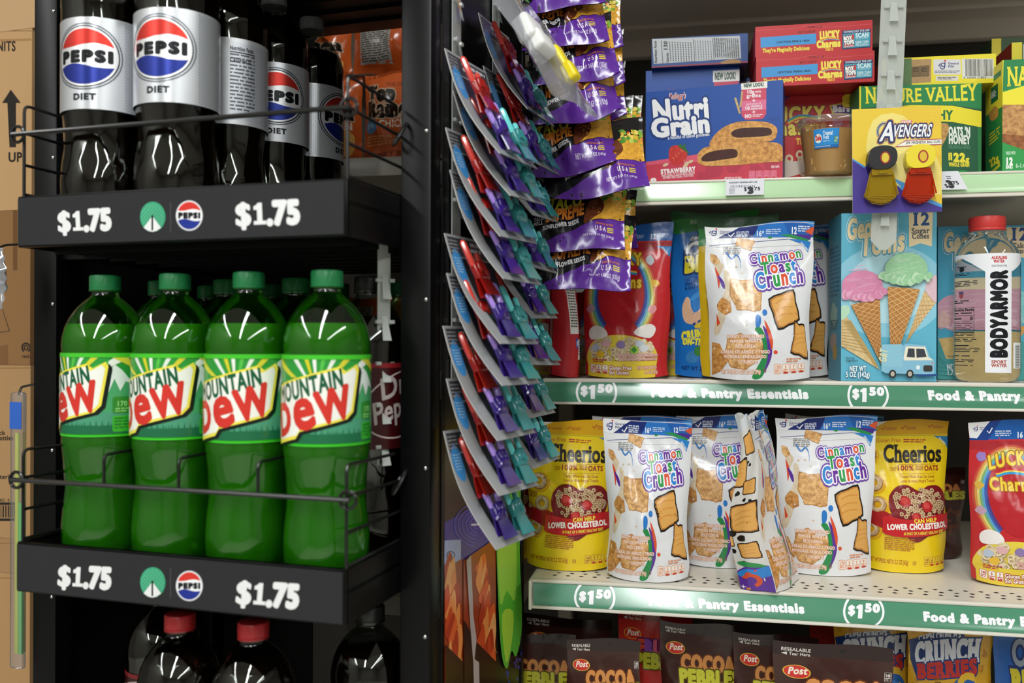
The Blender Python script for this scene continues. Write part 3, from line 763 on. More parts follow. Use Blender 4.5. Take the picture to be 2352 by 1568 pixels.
def bottle_parts(root, liquid, shell, cap, label_art, label_col, lz0, lz1, rot, fill=.262, petal=True):
    def shp(bm, prof, grip):
        lathe(bm, prof, 40, True, True)
        for v in bm.verts:                      # moulded grip flutes on the lower half, petal feet
            z = v.co.z; a = math.atan2(v.co.x, -v.co.y); r = math.hypot(v.co.x, v.co.y)
            k = 0
            if .03 < z < .122: k = .0011 * sin(9 * a + 60 * z) * ss(.03, .05, z) * ss(.122, .105, z)
            if z < .03 and r > .02: k = -.003 * (cos(5 * a) ** 8) * ss(.03, 0, z)
            if r > 1e-4: v.co.x *= 1 + k / r; v.co.y *= 1 + k / r
    bm = bmesh.new(); shp(bm, PROF, True); bm_mesh('bottle_shell', bm, shell, root, rot=(0, 0, R(rot)), ang=60)
    bm = bmesh.new(); inner = [(max(r - .0008, .001), z + .001) for r, z in PROF if z < fill]
    r0 = np.interp(fill, [z for r, z in PROF], [r for r, z in PROF]); inner.append((r0 - .0008, fill)); shp(bm, inner, True)
    bm_mesh('soda_fill', bm, liquid, root, rot=(0, 0, R(rot)), ang=60)
    bm = bmesh.new(); z = .288
    lathe(bm, [(.0150, z), (.0163, z), (.0163, z + .0028), (.0158, z + .0032), (.0160, z + .0038), (.0160, z + .0155), (.0152, z + .0172), (.012, z + .0178)], 40)
    for v in bm.verts:
        if v.co.z > z + .0036 and v.co.z < z + .016:
            a = math.atan2(v.co.x, v.co.y); k = 1 + .012 * (1 if int((a + pi) / (2 * pi) * 40) % 2 else -1); v.co.x *= k; v.co.y *= k
    bm_mesh('cap', bm, cap, root, ang=30)
    n = 48; S = [i / n for i in range(n + 1)]; T = [0, 1]; P = []; N = []
    for s in S:
        a = (s - .5) * 2 * pi + R(rot); r = .0438
        P.append([(r * sin(a), -r * cos(a), lz1), (r * sin(a), -r * cos(a), lz0)]); N.append([(sin(a), -cos(a), 0)] * 2)
    g = Grid(S, T, P, N); m = MB(); m.grid(g, label_col); m.art(label_art, g, base=.5)
    m.build('label_wrap', 'silver_print' if label_art is AP else 'label_print', root)
CIRC = 2 * pi * 45.2
# silver label of the diet cola (mm along the wrap, y down from the label's top)
AP = Art([(-CIRC / 2, 0), (CIRC / 2, 0), (CIRC / 2, 98), (-CIRC / 2, 98)])
for s in (0, 1):
    x = -CIRC / 2 * s
    g_ = random.Random(7 + s)
    for i in range(26):                         # halftone dots fading out beside the emblem
        for j in range(30):
            xx = x + 38 + i * 2.5 if not s else x + 20 + i * 2.2; rr = 1.15 * (1 - i / 27)
            xx = (44 + i * 2.4) if s == 0 else (-44 - i * 2.4)
            yy = 3 + j * 3.15 + (i % 2) * 1.5; AP.add([[(xx, yy - rr), (xx + rr, yy), (xx, yy + rr), (xx - rr, yy)]], '#a4a8b4', 1)
AP.ring(0, 42, 40, 35, 1.6, '#6e737d'); pepsi(AP, 0, 42, 37.5, 33, '#23262d', .16)
AP.text('DIET', 0, 88, 6.2, '#23262d', .1, al='c', fit=25, sx=1.6)
AP.rect(108, 5, 141, 93, '#c9ccd4'); AP.rect(-141, 5, -118, 93, '#c9ccd4')
AP.text('Nutrition Facts', 106, 14, 4.6, '#33363d', .06, fit=28); AP.greek(106, 18, 136, 84, 16, '#565a63', 5, .45); AP.rect(106, 15.5, 136, 17, '#33363d'); AP.text('Calories 0', 106, 27, 4, '#33363d', .06, fit=24)
# green label
AD = Art([(-CIRC / 2, 0), (CIRC / 2, 0), (CIRC / 2, 88), (-CIRC / 2, 88)])
AD.rect(-142, 0, 142, 88, '#2f9a3c')
for k in range(-2, 3):
    X = k * 71
for X in (-110, 6, 118):                          # rays, snowy peak, pine ridge
    for i, (a, c) in enumerate(((-64, '#d8d43a'), (-40, '#e9efe4'), (-22, '#d8cf2c'), (-8, '#eef2ea'), (8, '#58c04a'), (24, '#e6eee0'), (40, '#d9d23a'), (58, '#eef2ea'), (74, '#58c04a'))):
        t0, t1 = math.tan(R(a)), math.tan(R(a + 7)); AD.poly([(X + t0 * 14, 36 - 14), (X + t1 * 14, 36 - 14), (X + t1 * 36, 0), (X + t0 * 36, 0)] if abs(a) < 66 else [(X, 30), (X, 26), (X + 44, 8), (X + 44, 16)], c)
for X in (-84, 56, 140):
    AD.poly([(X - 44, 66), (X - 16, 30), (X, 12), (X + 10, 20), (X + 26, 36), (X + 46, 66)], '#4aa46a')
    AD.poly([(X, 12), (X + 8, 18), (X + 22, 34), (X + 12, 30), (X + 6, 40), (X, 27), (X - 8, 46), (X - 10, 34), (X - 16, 34)], '#e3eee8')
AD.rect(-142, 62, 142, 84, '#4b9a78')
for i in range(95): x = -142 + i * 3; h = 8 + 7 * abs(sin(i * 1.7)); AD.add([[(x - 2.4, 85), (x + 2.4, 85), (x, 85 - h)]], '#1c6a45', 16)
AD.rect(-142, 76, 142, 85, '#1c6a45'); AD.rect(-142, 0, 142, 4.5, '#46c42f'); AD.rect(-142, 85, 142, 88, '#3fd02c')
D0 = [(-49, 31), (28, 11), (35, 16), (47, 9), (50, 14), (43, 55), (36, 62), (-12, 74), (-17, 81), (-47, 88), (-54, 80)]
AD.poly([(x + 4, y + 2.5) for x, y in D0], '#0c1a12'); AD.poly(D0, '#f3e552'); AD.poly([(x * .93, (y - 44) * .9 + 44) for x, y in D0], '#f4f4ec')
AD.text('MOUNTAIN', -43, 49, 17, '#0f5b39', .05, fit=78, rot=-14, shear=.1)
for t, x, y, h, f in (('D', -45, 80, 29, 25), ('e', -17, 73, 40, 24), ('W', 9, 66, 29, 33)): AD.text(t, x, y, h, '#d5352b', .07 if t != 'e' else .055, fit=f, rot=-14, shear=.06)
for X in (62,):
    AD.rrect(X - 8, 46, X + 12, 64, 3, '#2f8a2e'); AD.text('170', X - 4, 56, 5, '#8fd97c', .05); AD.greek(X - 5, 58, X + 9, 63, 2, '#8fd97c', 3); AD.rrect(X - 8, 66, X + 12, 83, 2, '#36b02c'); AD.greek(X - 6, 68, X + 10, 81, 4, '#1c7a2c', 2)
# dark red label of the other cola
AR = Art([(-CIRC / 2, 0), (CIRC / 2, 0), (CIRC / 2, 92), (-CIRC / 2, 92)])
AR.rect(-142, 0, 142, 92, '#35090d')
for X in (-70, 70):
    AR.ring(X, 44, 52, 34, 1.6, '#b9a8a4', rot=-20); AR.text('Dr', X - 30, 40, 22, '#a59a97', .03, rot=-14, shear=.15); AR.text('Pepper', X - 38, 66, 22, '#a59a97', .03, rot=-14, shear=.15, fit=74)
    AR.text('23', X + 4, 86, 11, '#c9bdb8', .08); AR.ring(X + 10, 82, 11, 9, 1.2, '#c9bdb8')
AR.rect(-142, 0, 142, 5, '#7c1a1f')
KIND = {'diet': ('cola', 'bottle_pet', 'cap_grey', AP, '#d3d5da', .110, .207, .255), 'green': ('green_soda', 'bottle_pet_green', 'cap_green', AD, '#2f9a3c', .1325, .221, .252),
        'dark': ('cola', 'bottle_pet', 'cap_red', AR, '#4a0f14', .119, .211, .262)}
KIND['darkcap'] = KIND['dark'][:2] + ('cap_dark',) + KIND['dark'][3:]
def bottle(kind, u, q, deck, rot, label, group, fr=RACK):
    t = thing('soda_bottle', label, 'soda bottle', fr.w(u, q, deck), fr.rz, group)
    l, sh, cp, art, colr, z0, z1, fl = KIND[kind]
    p = t.location; rot += math.degrees(RACK_A + math.atan2(-p.x, p.y))      # rotation as seen from the aisle
    bottle_parts(t, l, sh, cp, art, colr, z0, z1, rot, fl)
    return t
def rebottle(src, u, q, deck, label, group, fr=RACK): return dup(src, fr.w(u, q, deck), fr.rz, label, group)
G1, G2, G3 = 'silver labelled cola bottles on the upper tray', 'green soda bottles on the lower tray', 'dark cola bottles under the lower tray'
UC = [-.0498, -.1408, -.2318, -.3228]
FQ = .0525
bottle('diet', UC[3] - .002, FQ, .1335, -27, 'leftmost silver labelled cola bottle, front of the upper tray', G1)
bottle('diet', UC[2] + .002, FQ, .1335, -26, 'second silver labelled cola bottle from the left, in front of three more', G1)
bottle('diet', UC[2] + .002, FQ + .094, .1335, 226, 'cola bottle turned to show its nutrition panel, second in its column', G1)
bottle('diet', UC[2] + .002, FQ + .188, .1335, 4, 'cola bottle with round emblem facing front, third in its column', G1)
bottle('diet', UC[2] + .002, FQ + .282, .1335, 62, 'rearmost cola bottle of the column, emblem turned to the right', G1)
gb = [bottle('green', UC[i], FQ, -.2345, r, l, G2) for i, r, l in ((0, -20, 'rightmost green soda bottle in the front row of the lower tray'), (1, -24, 'green soda bottle second from the right in the front row'), (2, -36, 'green soda bottle third from the right in the front row'), (3, -59, 'leftmost green soda bottle in the front row'))]
ON = ['the rightmost', 'the second', 'the third', 'the leftmost']
for i in range(4):
    if i: rebottle(gb[i], UC[i], FQ + .094, -.2345, 'green capped bottle directly behind %s front green bottle' % ON[i], G2)
    rebottle(gb[(i + 1) % 4], UC[i], FQ + .188, -.2345, 'green capped bottle third deep behind %s front green bottle' % ON[i], G2)
db = bottle('dark', UC[1], FQ + .01, -.5995, 100, 'dark cola bottle with red cap under the right price of the lower tray', G3)
bottle('dark', UC[2], FQ + .01, -.5995, 160, 'dark cola bottle with red cap under the round emblems of the lower tray', G3)
bottle('darkcap', UC[3], FQ + .10, -.5995, 40, 'dark red labelled bottle at the left, behind the red capped ones', G3)
bottle('darkcap', UC[0], FQ + .10, -.5995, -62, 'dark red labelled bottle at the right corner of the bottom tray', G3)
bottle('darkcap', UC[0], FQ + .094, -.2345, -34, 'dark maroon labelled bottle right behind the rightmost green one, beside the black post', G2)
# ------------------------------------------------------------------ printed faces of the groceries (drawn in enlarged picture coordinates)
TOAST = K('#dcb27c', .8); TOASTD = K('#cb9658', .85); OAT = K('#cdb08a', .45); CREAM = K('#e3d3b4', .35)
def toast(A, pts, c=TOAST, edge=True):
    g = random.Random(int(pts[0][0] * 7)); mx = sum(p[0] for p in pts) / len(pts); my = sum(p[1] for p in pts) / len(pts); out = []
    for i, p in enumerate(pts):
        q = pts[(i + 1) % len(pts)]; n = max(2, int(math.hypot(q[0] - p[0], q[1] - p[1]) / 14))
        for k in range(n):
            t = (k + (.35 if k == 0 else 0)) / n; j = 1 + g.uniform(-.025, .02); out.append((mx + (p[0] + (q[0] - p[0]) * t - mx) * j, my + (p[1] + (q[1] - p[1]) * t - my) * j))
        out.append((p[0] + (q[0] - p[0]) * (1 - .3 / n), p[1] + (q[1] - p[1]) * (1 - .3 / n)))
    if edge: A.poly(out, K('#c08a4e', .7))
    A.poly([(mx + (x - mx) * .94, my + (y - my) * .94) for x, y in out], c)
def oring(A, x, y, r, seed=0, k=.34, c=OAT):
    A.ring(x, y, r * .68, r * .66, r * .62, K('#8e6b44', .4), n=18); A.ring(x - r * .03, y - r * .05, r * .67, r * .64, r * .5, c, n=18); A.ring(x - r * .1, y - r * .14, r * .62, r * .6, r * .16, K('#e2cba6', .3), n=14)

# --- white cinnamon squares pouch
CT = Art([(300, 200), (1228, 175), (1172, 1462), (360, 1450)])
def mill(A, x, y, k, c='#1e2f7d', t=True, rot=0):
    A.ring(x, y, 10 * k, 9 * k, 5 * k, c, 20, 330, 16); A.line([(x + 10 * k, y - 14 * k), (x + 7 * k, y + 16 * k), (x - 6 * k, y + 22 * k), (x - 14 * k, y + 14 * k)], 5 * k, c, 4); A.ell(x + 11 * k, y - 21 * k, 5 * k, 5 * k, '#d8352c', 10)
    A.line([(x - 14 * k, y - 6 * k), (x - 22 * k, y + 4 * k), (x - 12 * k, y + 8 * k)], 4 * k, c, 3)
    if t: A.text('General', x + 26 * k, y - 2 * k, 11 * k, c, .03, rot=rot); A.text('Mills', x + 26 * k, y + 14 * k, 11 * k, c, .03, rot=rot)
def top_band(A, x0, x1, y0, y1, white='#e9e9ec', checks=True):
    w = x1 - x0; h = y1 - y0; X = lambda t: x0 + w * t; Y = lambda t: y0 + h * t
    A.poly([(X(-.05), Y(-.3)), (X(1.05), Y(-.3)), (X(1.05), Y(1)), (X(.1), Y(1.02)), (X(-.05), Y(1.0))], '#1f5fb2')
    A.poly([(X(.2), Y(-.3)), (X(.52), Y(-.3)), (X(.43), Y(1)), (X(.1), Y(1.05))], '#1c2c72'); A.poly([(X(.5), Y(-.3)), (X(.7), Y(-.3)), (X(.78), Y(1)), (X(.44), Y(1))], '#2a74c6'); A.poly([(X(.85), Y(-.3)), (X(1.05), Y(-.3)), (X(1.05), Y(.45))], '#3f8bd2')
    A.poly([(X(-.05), Y(-.3)), (X(.36), Y(-.3)), (X(.1), Y(1.12)), (X(-.05), Y(.92))], white)
    mill(A, X(.085), Y(.45), w / 900 * 1.75)
    A.line([(X(.21), Y(.72)), (X(.235), Y(.92)), (X(.27), Y(.5))], w * .012, '#f2f2f4')
    A.greek(X(.285), Y(.35), X(.40), Y(.98), 4, '#d3d9ea', 3, .6)
    A.text('16', X(.465), Y(.88), h * .42, '#eef2f8', .05, fit=w * .05); A.text('g', X(.52), Y(.6), h * .2, '#eef2f8', .05)
    A.greek(X(.555), Y(.38), X(.69), Y(.8), 3, '#cfdcf0', 5, .5); A.text('12', X(.785), Y(.72), h * .42, '#eef2f8', .05, fit=w * .055); A.greek(X(.85), Y(.2), X(.96), Y(.62), 3, '#cfdcf0', 8, .55)
top_band(CT, 300, 1228, 200, 312)
CT.poly([(930, 288), (1020, 282), (1190, 330), (1165, 352)], '#2a8d4c', 0); CT.poly([(1040, 282), (1210, 290), (1195, 335)], '#4a2a8c'); CT.poly([(1150, 262), (1200, 232), (1230, 220), (1215, 292)], '#d7542d')
CT.line([(340, 384), (1010, 328)], 4, '#2b3d86'); CT.poly([(1005, 327), (1100, 332), (1200, 352), (1168, 448), (1120, 372)], '#2c7fc9'); CT.text('RESEALABLE', 1108, 362, 15, '#e6eef7', .05, rot=52, fit=90)
CT.poly([(345, 392), (1010, 336), (1130, 380), (600, 410)], '#e2e2e4')
toast(CT, [(575, 310), (725, 345), (690, 435), (555, 385)]); CT.greek(458, 392, 610, 470, 5, '#7d7a78', 6, .5)
CT.line([(482, 440), (530, 500), (570, 470), (600, 510), (610, 585)], 13, '#2c78c6', 5, lambda t: .25 + 1.1 * sin(pi * min(1, t + .1)) * (1 - t * .7)); CT.ell(850, 313, 19, 10, '#2a8d4c')
CT.poly([(470, 610), (520, 640), (530, 820), (500, 920), (420, 1120), (380, 1080), (440, 860), (480, 760)], K('#dccdb4', .25), 4); CT.poly([(400, 520), (470, 560), (440, 640), (410, 620)], K('#d9c8ad', .2), 3)
toast(CT, [(352, 455), (405, 470), (440, 530), (400, 560), (362, 520)]); toast(CT, [(405, 890), (450, 830), (520, 870), (525, 950), (470, 975), (410, 930)], TOASTD)
CT.poly([(398, 580), (415, 600), (440, 660), (430, 760), (418, 680)], '#d94f2c', 3); CT.poly([(420, 640), (470, 700), (480, 760), (455, 740)], '#5a2f95', 3); CT.poly([(400, 960), (430, 1035), (405, 1060)], '#d94f2c')
toast(CT, [(522, 672), (610, 690), (715, 682), (738, 740), (782, 770), (768, 940), (705, 950), (640, 935), (575, 938), (512, 818)])
toast(CT, [(492, 1150), (600, 1110), (680, 1170), (790, 1160), (770, 1290), (640, 1380), (520, 1370), (470, 1270)]); toast(CT, [(370, 1180), (430, 1190), (500, 1320), (440, 1400), (370, 1440)], TOASTD)
CT.poly([(720, 1000), (740, 970), (766, 990), (762, 1050), (728, 1085)], '#2c78c6', 4); CT.ell(800, 955, 21, 25, '#2c78c6')
CT.poly([(715, 1085), (745, 1068), (775, 1085), (815, 1180), (820, 1290), (770, 1430), (690, 1432), (770, 1290), (770, 1160)], '#25894a', 5)
CT.poly([(780, 1055), (830, 1120), (852, 1240), (830, 1330), (785, 1398), (815, 1290), (806, 1160)], '#5a2f95', 4); CT.poly([(795, 1015), (835, 1080), (860, 1170), (848, 1240), (826, 1150)], '#d94f2c', 4); CT.ell(880, 1255, 17, 15, '#d94f2c')
g_ = random.Random(5)
for i in range(90):
    a = g_.uniform(0, 2 * pi); r = g_.uniform(.7, 1.2); CT.rect(985 + 175 * r * cos(a), 1060 + 230 * r * sin(a), 988 + 175 * r * cos(a), 1063 + 230 * r * sin(a), '#c9a27c')
def square(A, pts, o=1.0):           # plain outlined cereal square
    mx = sum(p[0] for p in pts) / len(pts); my = sum(p[1] for p in pts) / len(pts); f = lambda k, dx=0: [(mx + (x - mx) * k + dx, my + (y - my) * k) for x, y in pts]
    A.poly(f(1.06), '#1d1712', 2); A.poly(f(.95), '#b97c3a', 2); A.poly(f(.87, 6 * o), '#dda558', 2); r = max(abs(p[0] - mx) for p in pts)
    for k in (-.45, 0, .42): A.line([(mx - r * .6, my + r * (k + .15)), (mx - r * .1, my + r * (k - .1)), (mx + r * .55, my + r * (k - .12))], r * .07, '#cf8d42', 4)
square(CT, [(838, 852), (940, 806), (1040, 775), (1062, 870), (1095, 1005), (1000, 1050), (910, 1082), (870, 960)]); square(CT, [(1052, 1022), (1090, 1050), (1135, 1052), (1140, 1180), (1150, 1308), (1075, 1275), (1005, 1255), (1040, 1140)])
for x, y in ((555, 905), (490, 938), (620, 630), (645, 1055), (512, 580), (572, 575), (390, 1225), (700, 810)): CT.star(x, y, 16, '#f6f1ea' if y > 800 and x < 560 else '#d8b27c')
PUR, WHI = '#6b3fa6', '#f4f2f6'; LC4 = ['#6b2f9d', '#2f86d1', '#dd5232', '#2a9a4b']
CTW = (('Cinnamon', 682, 557, 84, 436, -8.5, [0, 1, 2, 3, 1, 0, 2, 3]), ('Toast', 782, 645, 100, 285, -8, [3, 2, 0, 3, 1]), ('Crunch', 736, 766, 132, 395, -8.5, [1, 0, 3, 2, 1, 0]))
for w_, c_ in ((.19, PUR), (.09, WHI), (0, None)):
    for t, x, y, h, f, rot, cols in CTW:
        CT.text(t, x, y, h, c_, .05 + w_, rot=rot, fit=f, cols=None if c_ else [LC4[i] for i in cols], ls=.13)
SP = '#d98b62'
for t, x, y, f in (('CRISPY SWEETENED', 484, 1148, 305), ('WHOLE WHEAT &', 512, 1184, 258), ('RICE CEREAL', 556, 1220, 172), ('CEREAL DE ARROZ Y TRIGO', 440, 1262, 392), ('INTEGRAL ENDULZADO', 464, 1297, 340), ('Y CRUJIENTE', 578, 1334, 156)):
    CT.text(t, x, y, 22, '#f7ede4', .03, fit=f, out=[(.10, SP)])
CT.text('NET WT/PESO NETO 3.5 OZ (99g)', 446, 1412, 26, '#f3e6da', .02, fit=312, out=[(.09, SP)], rot=-1); CT.ring(790, 1386, 12, 14, 4, '#7a5540'); CT.text('U', 785, 1392, 12, '#7a5540', .08)
CT.facts(866, 1340, 60, 72, '#d98b62', 4, '170', '#f2e7de'); CT.greek(968, 1300, 1092, 1335, 2, SP, 4)
CT.rect(290, 190, 1240, 196, '#cfd0d4')

# --- red pouch of frosted oats with marshmallows
LK = Art([(505, 195), (1240, 200), (1203, 1432), (485, 1430)])
LK.rect(440, 150, 1300, 1500, '#c42a30'); LK.poly([(420, 150), (1300, 150), (1300, 345), (900, 335), (640, 340), (420, 350)], '#1c5cab'); LK.poly([(420, 150), (780, 150), (640, 345), (420, 345)], '#1b3f8c')
LK.poly([(420, 150), (700, 150), (560, 330), (420, 320)], '#e8e8ea'); mill(LK, 560, 250, 1.0)
LK.line([(640, 270), (655, 290), (680, 250)], 8, '#fff'); LK.text('12', 1052, 324, 42, '#dfe8f5', .06, fit=46); LK.greek(1104, 280, 1172, 318, 3, '#bcd0ec', 2); LK.greek(925, 285, 1000, 318, 3, '#bcd0ec', 4); LK.text('16', 860, 324, 42, '#dfe8f5', .06, fit=46); LK.greek(700, 270, 820, 318, 3, '#c8d4ea', 8)
LK.rect(440, 350, 1300, 420, '#a9252d'); LK.poly([(1100, 385), (1240, 390), (1222, 480), (1180, 420)], '#2c80c8'); LK.text('RESEALABLE', 1150, 400, 15, '#e2ecf6', .05, rot=48, fit=80)
for i, c in enumerate(('#c9503f', '#d99a50', '#ddd07a', '#7db070', '#5fa3cf', '#3f5fae', '#4f3f86')): LK.ring(815, 780, 292 - i * 16, 392 - i * 16, 19, c, 128, 412, 50)
LK.ell(815, 760, 195, 300, '#b8222b', 40)
LK.text('LUCKY', 640, 570, 100, '#f2d13a', .05, ls=.12, fit=350, rot=-4, out=[(.08, '#a3661c')], warp=lambda X, Y: (X, Y + 26 * sin(pi * X / 380)))
LK.line([(690, 618), (800, 590), (950, 610)], 20, '#2c9ad0', 5); LK.line([(690, 604), (800, 576), (950, 596)], 12, '#e6cf47', 5); LK.line([(700, 595), (800, 567), (945, 586)], 9, '#d8432f', 5)
LK.text('Charms', 636, 722, 92, '#f0cc38', .05, ls=.12, fit=350, out=[(.08, '#a3661c')])
for x, y, c, k in ((1060, 500, '#c9ced6', 1), (590, 470, '#9a7cc2', 1), (1100, 690, '#e8b84a', .9), (1075, 890, '#e79aa0', .9), (565, 690, '#d9b04a', .8), (560, 880, '#c9a2b8', .9)): LK.blob(x, y, 38 * k, K(c, .1), int(x), 9, .22)
LK.poly([(545, 1400), (500, 1300), (540, 1180), (640, 1115), (815, 1095), (1000, 1130), (1110, 1210), (1125, 1320), (1100, 1460), (520, 1460)], '#e9d046', 4)
LK.poly([(545, 1060), (600, 1020), (680, 1045), (700, 1110), (560, 1130)], '#f0e9e6', 3); LK.poly([(930, 1090), (960, 1040), (1060, 1010), (1105, 1050), (1060, 1120)], '#f0e9e6', 3)
g_ = random.Random(11)
for i in range(95):
    x, y = g_.uniform(545, 1085), g_.uniform(1120, 1290)
    if (x - 815) ** 2 / 280 ** 2 + (y - 1215) ** 2 / 100 ** 2 < 1:
        (LK.ring(x, y, 20, 18, 19, K('#a98f63', .4), n=10, rot=g_.uniform(0, 90)), LK.ring(x - 2, y - 3, 20, 18, 14, CREAM, n=10)) if i % 4 else LK.blob(x, y, 24, CREAM, i, 8, .3)
for x, y, c in ((690, 1165, '#e0aeb2'), (820, 1175, '#8d78ad'), (975, 1165, '#c3ccd8'), (640, 1250, '#e8bb3a'), (930, 1215, '#a6d24e'), (600, 1195, '#b9c6da'), (1010, 1200, '#d8dce2')): LK.blob(x, y, 36, K(c, .08), int(y), 8, .2, 30)
for a in (0, 90, 180, 270): LK.ell(930 + 12 * cos(R(a)), 1213 + 12 * sin(R(a)), 11, 11, '#3c8a3c', 10)
LK.rect(520, 1300, 1130, 1460, '#e6ca3e'); LK.poly([(1120, 1290), (1215, 1430), (1215, 1450), (1090, 1450)], '#c42a30')
LK.text('FROSTED TOASTED OAT CEREAL WITH MARSHMALLOWS', 782, 1265, 20, '#f3dfd8', .03, fit=340, out=[(.1, '#c4584e')]); LK.text('CEREAL DE AVENA CON MALVAVISCOS', 795, 1295, 20, '#f3dfd8', .03, fit=320, out=[(.1, '#c4584e')]); LK.greek(565, 1285, 690, 1322, 2, '#c4413c', 4)
LK.text('Gluten Free', 706, 1368, 30, '#f6efe2', .05, fit=196, out=[(.16, '#a3332c')]); LK.text('Sin Gluten', 706, 1404, 30, '#f6efe2', .05, fit=172, out=[(.16, '#a3332c')])
LK.text('NET WT/PESO NETO', 950, 1365, 24, '#f6ead0', .02, fit=162, out=[(.12, '#bd4a3a')]); LK.text('3.1 OZ (87g)', 1012, 1400, 24, '#f6ead0', .02, fit=104, out=[(.12, '#bd4a3a')])
LK.facts(542, 1330, 48, 70, '#c2453c', 3, '140')
LKB = Art([(0, 0), (100, 0), (100, 165), (0, 165)])
LKB.rect(0, 0, 100, 170, '#b3262d'); LKB.rect(0, 0, 100, 16, '#1c5cab'); LKB.rect(30, 30, 66, 118, '#e7e4e2'); LKB.greek(33, 34, 63, 112, 26, '#55504e', 4, .5); LKB.rect(33, 60, 63, 61.5, '#222'); LKB.rect(62, 124, 96, 146, '#e7e4e2'); LKB.ell(56, 128, 6, 6, '#2a55a5'); LKB.text('19', 53, 131, 5, '#fff', .08); LKB.greek(64, 127, 92, 142, 5, '#3d5fae', 2)

# --- yellow oat ring pouch
CH_ = Art([(70, 115), (870, 95), (862, 1395), (165, 1412)])
CH_.rect(-50, 50, 960, 1480, '#efce1e'); CH_.poly([(-50, 50), (960, 50), (960, 225), (60, 260)], '#d9a51c'); CH_.poly([(-20, 60), (420, 60), (150, 215), (0, 200)], '#e8e4dc'); mill(CH_, 120, 165, 1.1, t=False); CH_.text('General', 150, 168, 13, '#333', .03)
for x, y, n in ((285, 175, 1), (455, 170, 2), (690, 150, 3)): CH_.line([(x, y + 5), (x + 14, y + 22), (x + 40, y - 10)], 8, '#b3472a'); CH_.greek(x + 45, y, x + 135, y + 30, 3, '#b3572a', n)
CH_.line([(100, 262), (860, 240)], 3, '#3a7f4a'); CH_.text('Gluten Free', 245, 325, 38, '#c9731f', .02, fit=216, rot=-3); CH_.greek(485, 285, 680, 325, 2, '#b5472a', 6); CH_.poly([(745, 250), (880, 250), (880, 400), (840, 300)], '#2c80b8'); CH_.text('RESEALABLE', 790, 268, 14, '#e2ecf6', .05, rot=50, fit=80)
CH_.text('Cheerios', 318, 502, 152, '#231c10', .045, fit=500, rot=-2.0, serif=.06, ls=.02)
CH_.line([(440, 523), (770, 508)], 2.5, '#a5401f'); CH_.text('made', 372, 562, 18, '#a5401f', .02); CH_.text('with', 376, 582, 18, '#a5401f', .02); CH_.text('100%', 430, 576, 44, '#a5341f', .05, fit=148, rot=-2); CH_.text('WHOLE', 590, 545, 19, '#a5341f', .04, fit=68); CH_.text('GRAIN', 590, 567, 19, '#a5341f', .04, fit=68); CH_.text('OATS', 668, 570, 44, '#a5341f', .05, fit=125, rot=-2); CH_.line([(445, 605), (770, 590)], 2.5, '#a5401f')
CH_.text('Toasted Whole Grain Oat Cereal', 460, 640, 26, '#a5451f', .02, fit=300, rot=-2); CH_.text('Cereal de Avena Integral Tostado', 457, 678, 26, '#a5451f', .02, fit=310, rot=-2)
for i, (x, y, r) in enumerate(((187, 447, 72), (105, 595, 62), (235, 695, 76), (85, 775, 40), (265, 883, 74), (125, 950, 62), (220, 1087, 66))):
    CH_.ell(x + 14, y + 8, r * 1.15, r * 1.15, '#e0a81c', 20); oring(CH_, x, y, r, i)
CH_.greek(140, 785, 215, 840, 5, '#a5602f', 3)
CH_.poly([(90, 985), (170, 925), (260, 940), (330, 930), (520, 990), (880, 940), (880, 1060), (600, 1115), (330, 1075), (170, 1030), (100, 1080)], '#a81e22', 3)
CH_.poly([(560, 1160), (420, 1020), (360, 900), (365, 790), (430, 715), (520, 700), (620, 745), (700, 700), (800, 705), (860, 790), (850, 900), (780, 1020), (680, 1110)], '#7d1c22', 5)
g_ = random.Random(3)
for i in range(190):
    x, y = g_.uniform(385, 835), g_.uniform(730, 1000)
    if (x - 610) ** 2 / 225 ** 2 + (y - 850) ** 2 / 135 ** 2 < 1: CH_.ring(x, y, 13, 12, 13, K('#8f6c4b', .3), n=9); CH_.ring(x - 2, y - 2, 12.5, 12, 8, K('#d9bd97', .25), n=9)
for x, y, r in ((495, 838, 48), (680, 870, 44), (585, 965, 40)): CH_.blob(x, y, r, K('#b5262b', .3), int(x), 9, .12); CH_.blob(x - 6, y - 8, r * .6, K('#cf4a48', .3), int(x) + 1, 8, .15)
CH_.poly([(325, 965), (520, 985), (880, 925), (885, 1045), (560, 1120), (330, 1110), (312, 1040)], '#c4232a', 3)
CH_.text('CAN HELP', 563, 1008, 30, '#eedd4a', .07, fit=190, rot=-5.5); CH_.text('LOWER CHOLESTEROL', 346, 1074, 42, '#f6f1ea', .08, fit=496, rot=-4.5); CH_.text('AS PART OF A HEART HEALTHY DIET', 474, 1108, 22, '#eedd4a', .04, fit=340, rot=-5)
CH_.greek(325, 1135, 570, 1240, 7, '#b8702a', 8, .5); CH_.text('NET WT/PESO NETO 2.2 OZ (62g)', 206, 1350, 32, '#b5561f', .03, fit=322, rot=-2); CH_.ring(580, 1326, 14, 15, 4, '#a5601f'); CH_.text('U', 574, 1333, 14, '#a5601f', .08); CH_.facts(665, 1275, 46, 74, '#b9702a', 4, '140', '#efd23a')

